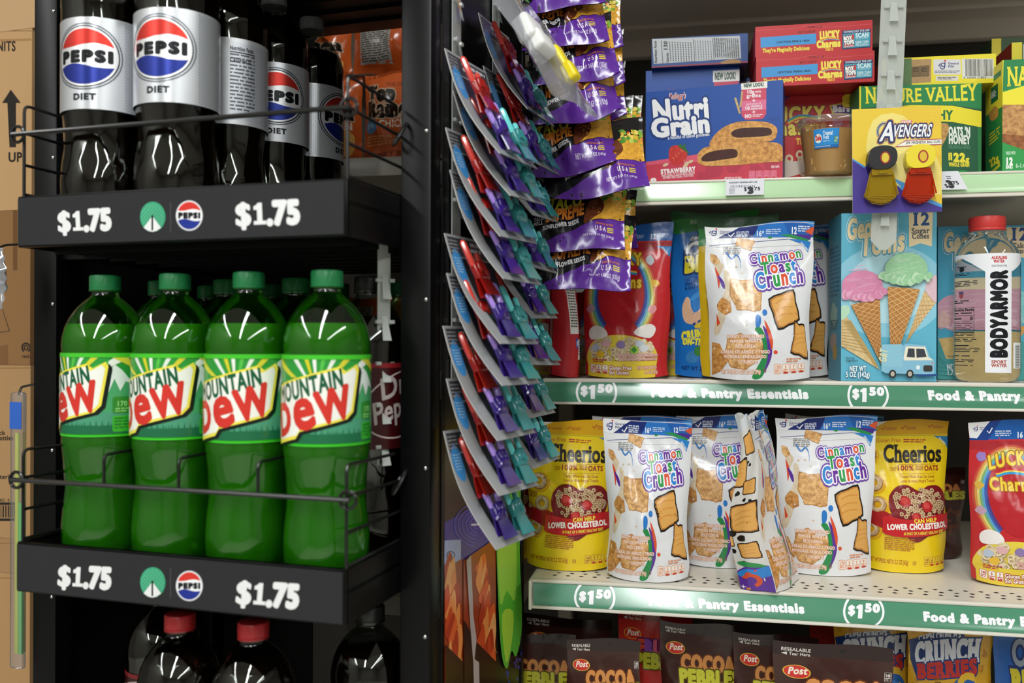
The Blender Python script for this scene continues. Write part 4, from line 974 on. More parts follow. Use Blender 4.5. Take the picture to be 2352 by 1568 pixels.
# --- blue berry cereal pouch and its yellow sibling
OB = Art([(5, 62), (640, 200), (620, 1440), (135, 1437)])
OB.rect(-50, 0, 700, 1500, '#1d6fc4'); OB.poly([(-50, 0), (700, 0), (700, 300), (60, 300), (-50, 240)], '#2e8a3e'); OB.poly([(-50, 40), (700, 60), (700, 190), (30, 150)], '#1b5a2c'); OB.text('RESEALABLE', 160, 222, 38, '#a8c4a8', .06, fit=270, rot=2)
OB.text("CAP'N", 176, 390, 34, '#f4f4f4', .06, fit=110, out=[(.2, '#17336f')], rot=-3, serif=.1); OB.text("CRUNCH'S", 300, 385, 34, '#f4f4f4', .06, fit=200, out=[(.2, '#17336f')], serif=.1)
OB.text('OOPS!', 140, 530, 130, '#f4f6f8', .05, fit=440, rot=4, shear=.1, out=[(.16, '#15306c')]); OB.text('ALL', 440, 480, 50, '#f1e23a', .08)
OB.text('BERRIES', 160, 670, 130, '#f0e032', .10, fit=450, rot=-2, serif=.13, out=[(.14, '#15306c')])
OB.text('NATURALLY & ARTIFICIALLY', 165, 755, 42, '#123a82', .02, fit=330, sx=.6); OB.text('SWEETENED CORN', 168, 785, 24, '#0f2a5c', .06, fit=250, rot=-3); OB.text('& OAT CEREAL', 170, 818, 24, '#0f2a5c', .06, fit=158, rot=-4)
OB.ell(300, 960, 110, 130, '#3f93dc'); OB.ell(300, 985, 100, 110, '#2d7fce')
OB.poly([(175, 880), (200, 890), (212, 960), (240, 1000), (290, 960), (330, 940), (322, 1000), (310, 1050), (240, 1085), (170, 1060), (150, 960)], K('#e6b998', .1), 4)
OB.poly([(235, 1095), (320, 1040), (365, 1060), (360, 1110), (250, 1125)], '#e5c22c'); OB.line([(228, 1085), (310, 1045)], 16, '#223f8e')
for x, y, r, c in ((306, 888, 32, '#d8472f'), (360, 860, 30, '#3f6f3a'), (238, 1310, 44, '#3f86c9'), (280, 1270, 36, '#3f8a3f'), (350, 1300, 30, '#6a5aa8'), (420, 1320, 40, '#c94a2f')): OB.ell(x, y, r, r * .95, K(c, .3), 20)
OB.text('CRUNCH', 160, 1200, 62, '#f0e43a', .10, fit=210, rot=-8, out=[(.1, '#1d5fae')]); OB.text('ON-THE-GO', 165, 1222, 42, '#f0e43a', .10, fit=230, rot=4, out=[(.1, '#1d5fae')])
OB.text('NET WT 3.5 OZ (99g)', 172, 1398, 26, '#0e2a5c', .04, fit=260)
YB = Art([(0, 0), (100, 0), (100, 165), (0, 165)])
YB.rect(0, 0, 100, 170, '#d6b11e'); YB.poly([(0, 0), (100, 0), (100, 22), (0, 30)], '#2e8a3e'); YB.rect(0, 0, 100, 12, '#1b5a2c'); YB.text('RESEALABLE', 30, 20, 6, '#a8c4a8', .06)
# --- yellow crunchy corn pouch (lettering across the top third)
CB = Art([(150, 1180), (748, 1290), (748, 2360), (120, 2330)])
def crunch(A, dx):
    A.rect(0, 1150, 1000, 2500, K('#d8a52c', .12)); g = random.Random(9)
    for i in range(60): A.blob(g.uniform(100, 780), g.uniform(1200, 1600), g.uniform(8, 26), K(g.choice(['#c98f22', '#e2b84a', '#b97f1c']), .3), i, 7, .35)
    A.poly([(350, 1270), (560, 1275), (560, 1310), (670, 1325), (665, 1440), (650, 1520), (350, 1500), (330, 1400)], '#16346e')
    A.poly([(150, 1280), (360, 1270), (350, 1500), (200, 1500), (160, 1400)], '#16346e')
    A.text("CAP'N", 230, 1302, 34, '#cfd5e0', .06, fit=120, serif=.1); A.text("CRUNCH'S", 366, 1305, 36, '#d5dae4', .07, fit=170, serif=.1)
    A.text('CRUNCH', 196, 1430, 118, '#d9dde6', .10, fit=465, serif=.1, out=[(.1, '#16346e')], rot=2)
    A.text('BERRIES', 210, 1512, 78, '#c4362f', .10, fit=435, serif=.1, out=[(.1, '#1c3d80')], rot=1)
    A.ell(545, 1660, 118, 130, '#2a66b0'); A.ell(545, 1680, 90, 100, '#3f83cf'); A.text('C', 500, 1640, 120, '#e5b83a', .1); A.greek(335, 1520, 395, 1560, 2, '#7d5a1c', 3)
crunch(CB, 0)

# --- dark cocoa pouch / fruity pouch
def pebbles(A, base, word, wc, wd, fruit=False):
    A.rect(800, 300, 1500, 1600, base)
    A.rect(800, 300, 1500, 415, '#241010' if not fruit else '#8e1d1a'); A.ell(1195, 372, 13, 13, '#0c0606')
    W = '#d6cdc6'
    A.text('RESEALABLE', 940, 388, 20, W, .03, fit=124, rot=1); A.poly([(942, 404), (966, 394), (966, 415)], W); A.text('Tear Here', 974, 414, 19, W, .03, fit=88, rot=1)
    A.ell(1004, 514, 59, 41, '#e0b23f', 30, 5); A.ell(1004, 514, 54, 37, '#c9302a', 30, 5); A.text('Post', 966, 529, 40, '#f3e3d2', .05, fit=80, shear=.2, rot=-2)
    A.text(word, 1042, 652, 95, wc, .10, fit=320, rot=-2, out=[(.10, wd)], ls=.1, cols=['#d9482f', '#8f4fb0', '#e0557a', '#3f8fc9', '#e8a13a', '#6fae3a'] if fruit else None)
    A.text('PEBBLES', 1030, 742, 92, '#c9c63a', .10, fit=370, rot=-2, out=[(.10, '#5a4a12')], ls=.1)
    A.facts(1365, 480, 28, 55, '#d9cfc8', 1, '140', '#2c1412')
    g = random.Random(2)
    for i in range(70): A.blob(g.uniform(900, 1420), g.uniform(860, 1160), 22, K('#5a2f1c' if not fruit else g.choice(['#c94a2f', '#e0a13a', '#6fae3a', '#8f4fb0']), .4), i, 7, .3)
CO = Art([(905, 332), (1400, 332), (1395, 1490), (925, 1490)]); pebbles(CO, '#3a1c17', 'COCOA', '#cf8a4a', '#5d2c12')
FR = Art([(905, 332), (1400, 332), (1395, 1490), (925, 1490)]); pebbles(FR, '#c4302a', 'FRUITY', '#e0557a', '#4a1a5a', True)
# --- blue fruit bar carton
NG = Art([(105, 710), (1133, 597), (1133, 1346), (103, 1376)])
NG.rect(50, 500, 1250, 1500, '#1f4da0'); NG.poly([(50, 1215), (600, 1140), (1250, 1160), (1250, 1500), (50, 1500)], '#d9566f', 0); NG.poly([(50, 1235), (300, 1215), (1250, 1205), (1250, 1500), (50, 1500)], '#c63a50')
g_ = random.Random(6)
for x, y, r in ((600, 1270, 60), (760, 1230, 70), (920, 1290, 55), (1040, 1230, 60), (520, 1330, 50)):
    NG.blob(x, y, r, '#b4324a', int(x), 8, .2)
NG.text("Kellogg's", 266, 757, 40, '#e9eef6', .09, fit=122, shear=.25, rot=-4); NG.text("Kellogg's", 268, 757, 40, '#b8402f', .03, fit=118, shear=.25, rot=-4)
NB = '#163a7d'
NG.text('Nutri', 158, 925, 152, '#f0eff3', .07, fit=408, rot=-5, ls=.06, out=[(.10, NB)]); NG.text('Grain', 150, 1030, 122, '#f0eff3', .085, fit=422, rot=-5.5, ls=.06, out=[(.12, NB)])
NG.text('a handful of baked goodness', 262, 1048, 24, '#e6e9f2', .03, fit=306, rot=-5)
NG.poly([(803, 630), (1008, 605), (1008, 662), (806, 680)], '#eeece8'); NG.text('NEW LOOK!', 826, 662, 26, '#3f5a4a', .08, fit=156, rot=-5)
NG.poly([(806, 680), (1000, 662), (1000, 860), (975, 895), (840, 905), (808, 870)], '#cf4a66', 0); NG.poly([(808, 765), (1000, 750), (1000, 825), (808, 838)], '#df6f95')
NG.text('10g', 848, 710, 28, '#f4e9ee', .06, fit=58, rot=-4); NG.text('whole', 912, 700, 17, '#f4e9ee', .04, fit=48, rot=-4); NG.text('grains', 848, 738, 26, '#f4e9ee', .06, fit=110, rot=-4)
for y in (758, 845): NG.rect(890, y - 3, 916, y + 3, '#f4e9ee', -4); NG.rect(900, y - 13, 906, y + 13, '#f4e9ee', -4)
NG.text('good source of', 846, 794, 15, '#f4dbe6', .03, fit=112, rot=-4); NG.text('10', 833, 830, 24, '#f4e9ee', .06, fit=38, rot=-4); NG.text('vitamins &', 880, 810, 16, '#f4e9ee', .05, fit=90, rot=-4); NG.text('minerals', 880, 828, 16, '#f4e9ee', .05, fit=90, rot=-4)
NG.text('NO', 834, 890, 25, '#f4e9ee', .07, fit=52, rot=-4); NG.greek(894, 864, 972, 888, 2, '#f0d3de', 3, .6, -4)
for i in range(7): NG.ell(762 + i * 5, 750 + i * 16, 9, 13, K('#c9ad7c', .3), 12, -25); NG.ell(812 - i * 2, 700 + i * 17, 8, 12, K('#c2a676', .3), 12, 20)
NG.line([(1028, 895), (1110, 885)], 3, '#16305e'); NG.line([(1040, 908), (1105, 900)], 3, '#16305e')
BARC = K('#d39c58', .8)
NG.poly([(565, 1090), (610, 1010), (700, 945), (820, 915), (1000, 920), (1080, 960), (1085, 1010), (1050, 1060), (900, 1080), (750, 1085), (640, 1100)], BARC, 4)
NG.poly([(718, 1000), (760, 965), (880, 950), (1010, 955), (1060, 985), (1040, 1030), (900, 1045), (760, 1045)], K('#d9a75f', .6), 4); NG.poly([(730, 1000), (800, 968), (1000, 962), (1045, 990), (1020, 1022), (860, 1035), (760, 1035)], K('#3f1712', .5), 4)
NG.poly([(475, 1190), (490, 1140), (560, 1100), (780, 1080), (960, 1070), (1090, 1080), (1133, 1120), (1133, 1215), (1000, 1225), (800, 1240), (560, 1245), (490, 1225)], BARC, 4)
NG.poly([(490, 1195), (540, 1135), (700, 1105), (790, 1115), (800, 1170), (780, 1235), (560, 1240)], K('#d9a75f', .6), 4); NG.poly([(505, 1190), (560, 1145), (700, 1122), (770, 1130), (772, 1180), (700, 1195), (540, 1212)], K('#451a14', .5), 4)
NG.poly([(268, 1180), (275, 1110), (320, 1090), (380, 1105), (402, 1150), (385, 1200), (330, 1232), (285, 1215)], K('#c8332f', .25), 4)
for i in range(14): NG.ell(290 + (i * 37) % 95, 1118 + (i * 53) % 90, 2.5, 3.5, '#e9a05a', 8)
NG.poly([(335, 1100), (352, 1075), (365, 1095), (395, 1076), (385, 1105), (425, 1160), (380, 1130), (360, 1115)], '#2f6a2c')
for x, y in ((245, 1230), (400, 1220), (425, 1210), (390, 1238)): NG.ell(x, y, 22, 10, K('#d9c4a0', .2), 14, -20)
NG.text('STRAWBERRY', 212, 1295, 30, '#f2e6e8', .09, fit=250, rot=-4); NG.text('NATURALLY FLAVORED WITH', 217, 1317, 18, '#f0d9de', .03, fit=240, rot=-4); NG.text('OTHER NATURAL FLAVORS', 226, 1334, 18, '#f0d9de', .03, fit=222, rot=-4)
NG.text('8', 138, 1370, 44, '#f2e6e8', .1, fit=40); NG.text('PER BAR', 1042, 1270, 18, '#f0d9de', .05, fit=64, rot=-3); NG.facts(866, 1285, 50, 62, '#e0809a', 4, '130', '#d9657f'); NG.text('NET WT 10.4 OZ (295g)', 680, 1352, 22, '#f0d9de', .04, fit=130)
NGS = Art([(160, 310), (872, 240), (858, 462), (145, 515)])       # its side with the nutrition table, lying flat
NGS.rect(100, 200, 950, 560, '#1f4588'); NGS.poly([(100, 510), (950, 440), (950, 600), (100, 600)], '#8a2740'); NGS.poly([(640, 470), (720, 440), (800, 445), (780, 480)], '#a57a4a', 3)
NGS.poly([(163, 312), (808, 262), (808, 430), (163, 487)], '#b9bcc0')
NGS.text('Nutrition Facts', 186, 480, 17, '#1c1d20', .07, rot=-88, fit=155); NGS.text('Calories', 268, 476, 17, '#1c1d20', .06, rot=-88, fit=70); NGS.text('130', 266, 390, 26, '#1c1d20', .06, rot=-88, fit=66)
for x in (226, 456, 600): NGS.line([(x, 318 - (x - 226) * .08), (x, 484 - (x - 226) * .085)], 4, '#26282b')
for i in range(9): NGS.greek(280 + i * 19, 325, 287 + i * 19, 470, 9, '#3f4247', i, .7)
for i in range(7): NGS.greek(464 + i * 19, 310, 471 + i * 19, 455, 12, '#5b5e63', i + 20, .6)
for i in range(12): NGS.greek(608 + i * 16, 285, 618 + i * 16, 430, 16, '#2d2f33', i + 40, .7)
NGD = Art([(0, 0), (100, 0), (100, 75), (0, 75)]); NGD.rect(0, 0, 100, 80, '#1f4da0'); NGD.text("Kellogg's", 22, 21, 8, '#b8402f', .1, shear=.2); NGD.text('Nu', 6, 40, 17, '#f0eff3', .1); NGD.text('tri', 40, 40, 17, '#f0eff3', .1); NGD.rect(72, 2, 100, 9, '#eeece8'); NGD.text('NEW LOOK!', 74, 7.6, 4, '#3f5a4a', .08, fit=22); NGD.rect(73, 9, 99, 40, '#cf4a66'); NGD.text('10g', 77, 17, 4.5, '#f4e9ee', .06); NGD.text('grains', 77, 22.5, 4.5, '#f4e9ee', .06); NGD.rect(85, 24, 87, 29, '#f4e9ee'); NGD.rect(83.5, 25.6, 88.5, 27.4, '#f4e9ee')

# --- red marshmallow bar carton: front, and the long side with the date panel
LB = Art([(810, 688), (1700, 655), (1692, 1340), (810, 1364)])
LB.rect(650, 600, 1800, 1450, '#c42b32'); LB.poly([(700, 640), (1200, 640), (1180, 680), (1160, 700), (700, 720)], '#5f3a86')
LB.text('LUCKY', 1010, 872, 112, '#f2df5a', .06, ls=.12, fit=432, rot=-1, out=[(.07, '#8a2a1c')]); LB.text('Charms', 1000, 975, 108, '#f2df5a', .06, ls=.12, fit=462, rot=-3, out=[(.07, '#8a2a1c')])
for i, c in enumerate(('#d8432f', '#e79a3a', '#ead84a', '#5aa84a', '#3f8fd0')): LB.line([(1170, 890 - i * 8), (1260, 850 - i * 8), (1390, 862 - i * 8)], 10, c, 6)
LB.text('TREATS', 1232, 1038, 44, '#f0c73a', .08, fit=170)
LB.poly([(1480, 745), (1560, 730), (1690, 735), (1672, 835), (1600, 820), (1500, 815)], '#e3d84a'); LB.poly([(1492, 752), (1560, 740), (1675, 745), (1660, 820), (1600, 808), (1510, 804)], '#5c3592'); LB.text('Bars!', 1504, 795, 46, '#f4f1f6', .10, fit=150, rot=-2); LB.text('8', 1576, 752, 80, '#f0df3c', .12, fit=84, out=[(.06, '#c42b32')])
LB.poly([(1500, 870), (1520, 840), (1545, 870), (1565, 845), (1580, 880), (1555, 915), (1515, 910)], '#b89ccf', 3); LB.poly([(1588, 930), (1625, 910), (1635, 885), (1660, 905), (1665, 950), (1600, 945)], '#d9dde2', 3)
g_ = random.Random(15)
for i in range(26): LB.ell(g_.uniform(1190, 1650), g_.uniform(840, 1180), 4, 4, '#e6b9bd', 8)
for i in range(26):
    x, y = g_.uniform(1100, 1650), g_.uniform(1110, 1260); LB.ring(x, y, 26, 22, 17, CREAM, n=12, rot=g_.uniform(0, 90))
LB.poly([(1100, 1180), (1350, 1170), (1340, 1230), (1120, 1290)], '#d9c9bd', 4)
LBS = Art([(930, 455), (1812, 415), (1815, 632), (930, 662)])
LBS.rect(850, 380, 1900, 720, '#be2a31'); LBS.line([(900, 480), (1200, 470), (1330, 450), (1500, 462), (1850, 440)], 3, '#d3585c', 4)
LBS.poly([(968, 528), (1384, 505), (1384, 575), (970, 598)], '#3f93d2'); LBS.text('13OCT2025 FBFB16 1463A', 1085, 570, 13, '#1a2a45', .06, fit=250, rot=-2.6); LBS.text('BEST IF USED BY', 1250, 503, 14, '#5a1518', .03, fit=130, rot=-3); LBS.text('TO OPEN LIFT TAB', 1318, 468, 12, '#5a1518', .02, fit=112, rot=-3)
LBS.text("They're Magically Delicious", 985, 632, 26, '#ead54a', .07, fit=350, rot=-2.4)
LBS.text('LUCKY', 1412, 545, 50, '#f0dc58', .11, fit=148, rot=-3); LBS.text('Charms', 1390, 605, 46, '#f0dc58', .11, fit=178, rot=-3); LBS.text('TREATS', 1452, 626, 17, '#f0c73a', .06, fit=60)
for i, c in enumerate(('#3f8fd0', '#ead84a', '#d8432f')): LBS.line([(1420, 560 - i * 4), (1480, 546 - i * 4), (1560, 552 - i * 4)], 5, c, 4)
LBS.poly([(1580, 488), (1800, 476), (1798, 608), (1582, 620)], '#1b2c5c'); LBS.poly([(1586, 512), (1796, 500), (1794, 600), (1588, 612)], '#3c9bb5'); LBS.text('DOWNLOAD THE APP', 1592, 505, 14, '#c9d4e4', .06, fit=198, rot=-3)
LBS.poly([(1592, 525), (1672, 515), (1674, 600), (1594, 608)], '#c9343a'); LBS.text('BOX', 1594, 562, 30, '#f2f0ee', .12, fit=62, rot=-6, out=[(.12, '#1b2438')]); LBS.text('TOPS', 1598, 588, 26, '#f2f0ee', .12, fit=74, rot=-6, out=[(.12, '#1b2438')]); LBS.text('EDUCATION', 1598, 605, 11, '#f0d9d9', .05, fit=72, rot=-3)
LBS.text('SCAN', 1684, 538, 30, '#cfe6ee', .09, fit=100, rot=-3); LBS.text('YOUR RECEIPT', 1686, 553, 12, '#9cd0dd', .04, fit=96, rot=-3); LBS.text('EARN CASH', 1684, 580, 18, '#cfe6ee', .06, fit=100, rot=-3); LBS.text('FOR SCHOOLS', 1684, 598, 14, '#cfe6ee', .05, fit=100, rot=-3)

# --- green oat bar carton
NV = Art([(232, 622), (1100, 598), (1092, 1240), (225, 1275)])
def nv(A, dx=0):
    X = lambda p: [(x + dx, y) for x, y in p]
    A.rect(100 + dx, 500, 1300 + dx, 1400, '#1d5b3c'); A.poly(X([(100, 500), (1300, 500), (1300, 800), (900, 752), (600, 748), (100, 790)]), '#23834a')
    A.poly(X([(232, 800), (600, 752), (900, 755), (1110, 795), (1110, 905), (900, 868), (600, 855), (232, 900)]), '#eddc2e'); A.text('CRUNCHY', 520 + dx, 845, 62, '#23703f', .06, fit=375, rot=1)
    A.text('NATURE VALLEY', 278 + dx, 742, 92, '#efe13a', .03, fit=790, rot=-2, serif=.07, warp=lambda x, y: (x, y * (1 + .25 * abs(x / 395 - 1) ** 2)))
    A.poly(X([(1092, 900), (1110, 905), (1110, 1300), (1070, 1300), (1070, 898)]), '#2c7d45')
    A.text("OATS 'N", 868 + dx, 960, 56, '#e8ece4', .07, fit=150); A.text('HONEY', 868 + dx, 1018, 56, '#e8ece4', .07, fit=148); A.text('GRANOLA BARS', 866 + dx, 1052, 24, '#4f8a66', .04, fit=150)
    A.text('22', 902 + dx, 1140, 54, '#efdf3a', .11, fit=78); A.text('g', 986 + dx, 1140, 34, '#efdf3a', .1); A.text('WHOLE GRAIN', 868 + dx, 1175, 26, '#efdf3a', .07, fit=142)
    for k in range(4): A.ell(871 + dx, 1088 + k * 13, 6, 9, '#efdf3a', 10, 30); A.ell(885 + dx, 1088 + k * 13, 6, 9, '#efdf3a', 10, -30)
    A.poly(X([(650, 1280), (960, 1200), (1100, 1232), (1110, 1300)]), '#2f9a4c'); A.poly(X([(215, 580), (245, 580), (240, 1300), (210, 1300)]), '#e6d233')
    A.poly(X([(300, 930), (500, 880), (700, 900), (860, 880), (840, 1000), (700, 1150), (400, 1180), (300, 1100)]), K('#c29a5c', .8), 4)
nv(NV)
NVR = Art([(1262, 440), (2130, 425), (2122, 1215), (1255, 1222)])
NVR.rect(1200, 350, 2300, 1300, '#2a9a50'); NVR.poly([(1200, 350), (2300, 350), (2300, 690), (1900, 610), (1500, 600), (1200, 670)], '#23834a'); NVR.poly([(1240, 670), (1500, 605), (1900, 610), (2200, 680), (2200, 810), (1240, 780)], '#f0e23a'); NVR.text('CRUNCHY', 1700, 730, 70, '#23703f', .06, fit=400)
NVR.poly([(1240, 420), (1270, 420), (1262, 670), (1240, 690)], '#eddc2e')
NVR.text('NATURE VALLEY', 1296, 622, 130, '#efe13a', .03, fit=800, serif=.07)
NVR.poly([(1240, 780), (1330, 755), (1600, 770), (1900, 800), (1880, 1060), (1600, 1090), (1400, 1075), (1240, 1000)], K('#c79862', .75), 4); NVR.poly([(1240, 960), (1420, 975), (1700, 985), (1700, 1090), (1420, 1080), (1240, 1010)], K('#9a6238', .75), 4)
NVR.poly([(1240, 1010), (1420, 1075), (1700, 1090), (2200, 1060), (2200, 1300), (1240, 1300)], '#2f9a4c', 0); NVR.text('MADE WITH', 1284, 1104, 22, '#cfe6cf', .04, fit=70); NVR.text('12', 1280, 1176, 48, '#f2f4ee', .1, fit=52); NVR.text('BARS', 1282, 1202, 22, '#f2f4ee', .08, fit=50); NVR.text('6-1.49 OZ POUCHES', 1356, 1198, 30, '#bcd9c0', .05, fit=300)
NVL = Art([(1133, 545), (1262, 440), (1255, 1222), (1133, 1228)])
NVL.rect(1080, 380, 1320, 1300, '#eedd3a'); NVL.poly([(1080, 840), (1180, 800), (1290, 770), (1290, 1300), (1080, 1300)], '#2a8a48'); NVL.poly([(1155, 580), (1250, 510), (1250, 550), (1155, 620)], '#23834a'); NVL.poly([(1172, 640), (1225, 605), (1225, 720), (1172, 750)], '#1f6a3f'); NVL.text('OATS', 1178, 690, 20, '#dfe6da', .06, rot=-32, fit=40); NVL.text('HONEY', 1178, 712, 18, '#dfe6da', .06, rot=-32, fit=42)
NVL.blob(1195, 815, 36, K('#cf9a4a', .3), 4, 9, .2, 44); NVL.greek(1158, 945, 1238, 1030, 4, '#d9cf3a', 3, .5, -25); NVL.text('22g', 1172, 1160, 50, '#efdf3a', .08, rot=-18, fit=64); NVL.poly([(1165, 1190), (1240, 1160), (1240, 1180), (1165, 1210)], '#d9cf3a')
NVT = Art([(392, 408), (1212, 370), (1206, 582), (392, 612)])
NVT.rect(330, 330, 1300, 680, '#e9d832'); NVT.poly([(412, 412), (600, 404), (600, 605), (412, 605)], '#5a7a4a'); NVT.poly([(600, 415), (742, 408), (738, 578), (600, 585)], K('#b08e62', .15)); NVT.poly([(600, 465), (728, 455), (724, 535), (600, 540)], '#6f5a3c')
for x in (630, 690): NVT.ring(x, 490, 16, 14, 6, '#3b2f20', 20, 340, 8); NVT.ring(x, 515, 18, 10, 5, '#8a7350', 0, 360, 8)
NVT.rrect(756, 412, 954, 524, 12, '#d9d7d8'); mill(NVT, 825, 452, 1.4, '#33427f'); NVT.greek(765, 495, 945, 512, 2, '#4a4f6a', 3); NVT.rect(772, 532, 934, 568, '#d8d5cc'); NVT.greek(785, 540, 920, 562, 2, '#77736c', 5)
NVT.rect(962, 408, 1192, 552, '#dcdbd6'); NVT.bars(985, 412, 1185, 535, '#56544f', 8, 46); NVT.text('0 16000 27855', 972, 552, 13, '#444', .03, fit=165)
NVB = Art([(0, 0), (100, 0), (100, 30), (0, 30)]); NVB.rect(0, 0, 100, 30, '#2c4a2c'); NVB.rect(10, 3, 60, 30, '#b9b6ac'); 
for i in range(14): NVB.greek(12 + i * 3.4, 5, 14.4 + i * 3.4, 29, 12, '#4a4842', i, .6)
NVB.rect(0, 0, 9, 30, '#cfc030')
# --- pale blue cone carton and its cake cup sibling
JC = Art([(165, 75), (848, 88), (845, 1286), (163, 1280)])
def cone(A, tip, l, r, c, tex, lines, k=9):
    A.poly([l, r, tip], K(c, tex))
    at = lambda a, t: (a[0] + (tip[0] - a[0]) * t, a[1] + (tip[1] - a[1]) * t); w = abs(r[0] - l[0])
    for i in range(-2, k + 3):
        t = i / (k + 3)
        for a, b in ((l, r), (r, l)):
            t0, t1 = max(0, t), min(1, t + .20)
            if t1 <= t0 or t0 > .97: continue
            p, q = at(a, t0), at(b, t1)
            if t < 0: p = (a[0] + (b[0] - a[0]) * (-t / .20), a[1] + (b[1] - a[1]) * (-t / .20))
            A.line([p, q], max(3, w * .022 * (1.2 - t0)), lines)
def scoop(A, x, y, rx, ry, c, c2, seed):
    g = random.Random(seed)
    A.ell(x, y, rx, ry, K(c, .12), 30)
    for i in range(22): a = g.uniform(-.6, .5); A.line([(x + rx * (a - .3), y - ry * (.8 - abs(a)) + i * 9 - 60), (x + rx * (a + .2), y - ry * (.85 - abs(a)) + i * 9 - 66)], 4, c2)
    for i in range(26):
        t = -1.05 + 2.1 * i / 25; A.blob(x + rx * t * 1.02, y + ry * (.72 - .28 * abs(t)) + g.uniform(-14, 18), g.uniform(20, 32), K(c if i % 3 else c2, .15), i + seed, 7, .3)
JC.rect(100, 0, 950, 1400, '#62b4cf'); JC.ell(500, 640, 420, 330, '#8fcbe0', 40); JC.ell(500, 620, 300, 250, '#b5deea', 40)
CRM = '#efd9ae'
JC.poly([(650, 88), (820, 88), (812, 330), (732, 305), (652, 332)], CRM); JC.text('12', 668, 176, 84, '#1d4a86', .05, fit=128, serif=.1); JC.text('Sugar', 668, 234, 36, '#3d4450', .03, fit=128, serif=.08); JC.text('Cones', 672, 272, 36, '#3d4450', .03, fit=122, serif=.08)
for w, c in ((.17, '#e8eef0'), (.14, '#5aa9c6'), (.055, CRM)):
    for t, x, y, h, f in (('Georges', 205, 265, 140, 360), ('&', 405, 280, 76, 70), ('Toms', 300, 385, 150, 320)):
        JC.text(t, x, y, h, c, w, fit=f, shear=.15, rot=-6)
cone(JC, (436, 1200), (163, 830), (200, 810), '#e0c897', .2, '#cfae72', 6); JC.poly([(163, 750), (215, 740), (225, 790), (185, 835), (163, 840)], K('#b9dfc4', .1), 3)
JC.poly([(163, 840), (235, 850), (440, 1200), (163, 1030)], K('#dcc391', .2)); 
for i in range(9): JC.line([(163 + i * 8, 845), (420, 1190 - i * 3)], 4, '#c3a468'); JC.line([(163, 870 + i * 20), (235 + i * 18, 860 + i * 28)], 4, '#c3a468')
cone(JC, (630, 1010), (760, 640), (848, 720), '#e2c493', .2, '#c9a569', 8); JC.poly([(765, 620), (800, 560), (848, 540), (848, 720), (800, 690)], K('#e3c3cf', .1), 3)
cone(JC, (452, 1165), (232, 735), (440, 690), '#b97f43', .35, '#dcae72', 11); scoop(JC, 312, 600, 148, 110, '#d98bb0', '#e6a9c6', 3)
cone(JC, (520, 1200), (492, 610), (722, 632), '#bd8446', .35, '#e0b478', 12); scoop(JC, 625, 490, 152, 118, '#9fd3a6', '#bfe3c2', 8)
JC.rrect(446, 1020, 600, 1215, 14, '#8fc4d8'); JC.poly([(590, 1040), (620, 1015), (760, 1030), (790, 1110), (820, 1140), (820, 1235), (470, 1225), (456, 1180), (600, 1180)], '#86bcd6', 0); JC.poly([(602, 1120), (618, 1035), (755, 1040), (775, 1110), (815, 1135), (610, 1135)], '#ece6d2'); JC.poly([(625, 1110), (635, 1050), (680, 1052), (682, 1115)], '#3a3f48'); JC.poly([(692, 1052), (748, 1055), (765, 1110), (694, 1116)], '#3a3f48'); JC.rrect(742, 1170, 806, 1215, 12, '#3a3632'); JC.poly([(690, 1235), (840, 1230), (840, 1245), (700, 1250)], '#224a86')
for x in (525, 648): JC.ell(x, 1230, 26, 30, '#2a2a2c', 18); JC.ell(x, 1230, 15, 18, '#b9b2a6', 14)
JC.ell(705, 1185, 14, 15, '#e9eef0', 14); JC.ell(806, 1155, 6, 6, '#d9703a', 10); JC.text('G&T', 478, 1150, 50, '#d9dcb8', .06, rot=-85, shear=.2, fit=90)
JC.text('Serving', 195, 1122, 14, '#3f5b66', .02); JC.text('suggestion', 195, 1140, 14, '#3f5b66', .02); JC.text('NET WT', 222, 1210, 36, '#e8f1f4', .05, fit=120, sx=.7, out=[(.08, '#3f7f9c')]); JC.text('5 OZ (142g)', 196, 1252, 36, '#e8f1f4', .05, fit=172, out=[(.08, '#3f7f9c')])
JCS = Art([(0, 0), (30, 0), (30, 120), (0, 120)]); JCS.rect(0, 0, 30, 120, '#4f9ab6'); JCS.greek(4, 22, 26, 60, 12, '#2f7390', 3, .5); JCS.blob(14, 72, 8, '#9fc8c2', 3); JCS.greek(6, 76, 22, 84, 4, '#5b6e72', 5); JCS.blob(12, 92, 7, K('#b9a6a0', .2), 6); JCS.blob(16, 100, 6, K('#c0a25c', .2), 8)
JK = Art([(862, 188), (1545, 170), (1545, 1280), (858, 1278)])
JK.rect(800, 100, 1700, 1400, '#4fa9c8'); JK.poly([(800, 1010), (1700, 1000), (1700, 1400), (800, 1400)], '#4a9c9c'); 
for i in range(8): JK.line([(800, 1030 + i * 35), (1000 + i * 90, 1300)], 3, '#3b8585')
for w, c in ((.17, '#dfeaf0'), (.14, '#4799b8'), (.055, CRM)): JK.text('Georges', 900, 368, 130, c, w, fit=360, shear=.15, rot=-6); JK.text('Toms', 950, 480, 140, c, w, fit=320, shear=.15, rot=-6)
JK.poly([(1355, 188), (1530, 186), (1530, 420), (1440, 395), (1358, 425)], CRM); JK.text('12', 1378, 280, 84, '#1d4a86', .05, fit=128, serif=.1); JK.text('Cake', 1395, 335, 34, '#3d4450', .03, fit=105, serif=.08); JK.text('Cups', 1385, 372, 34, '#3d4450', .03, fit=110, serif=.08)
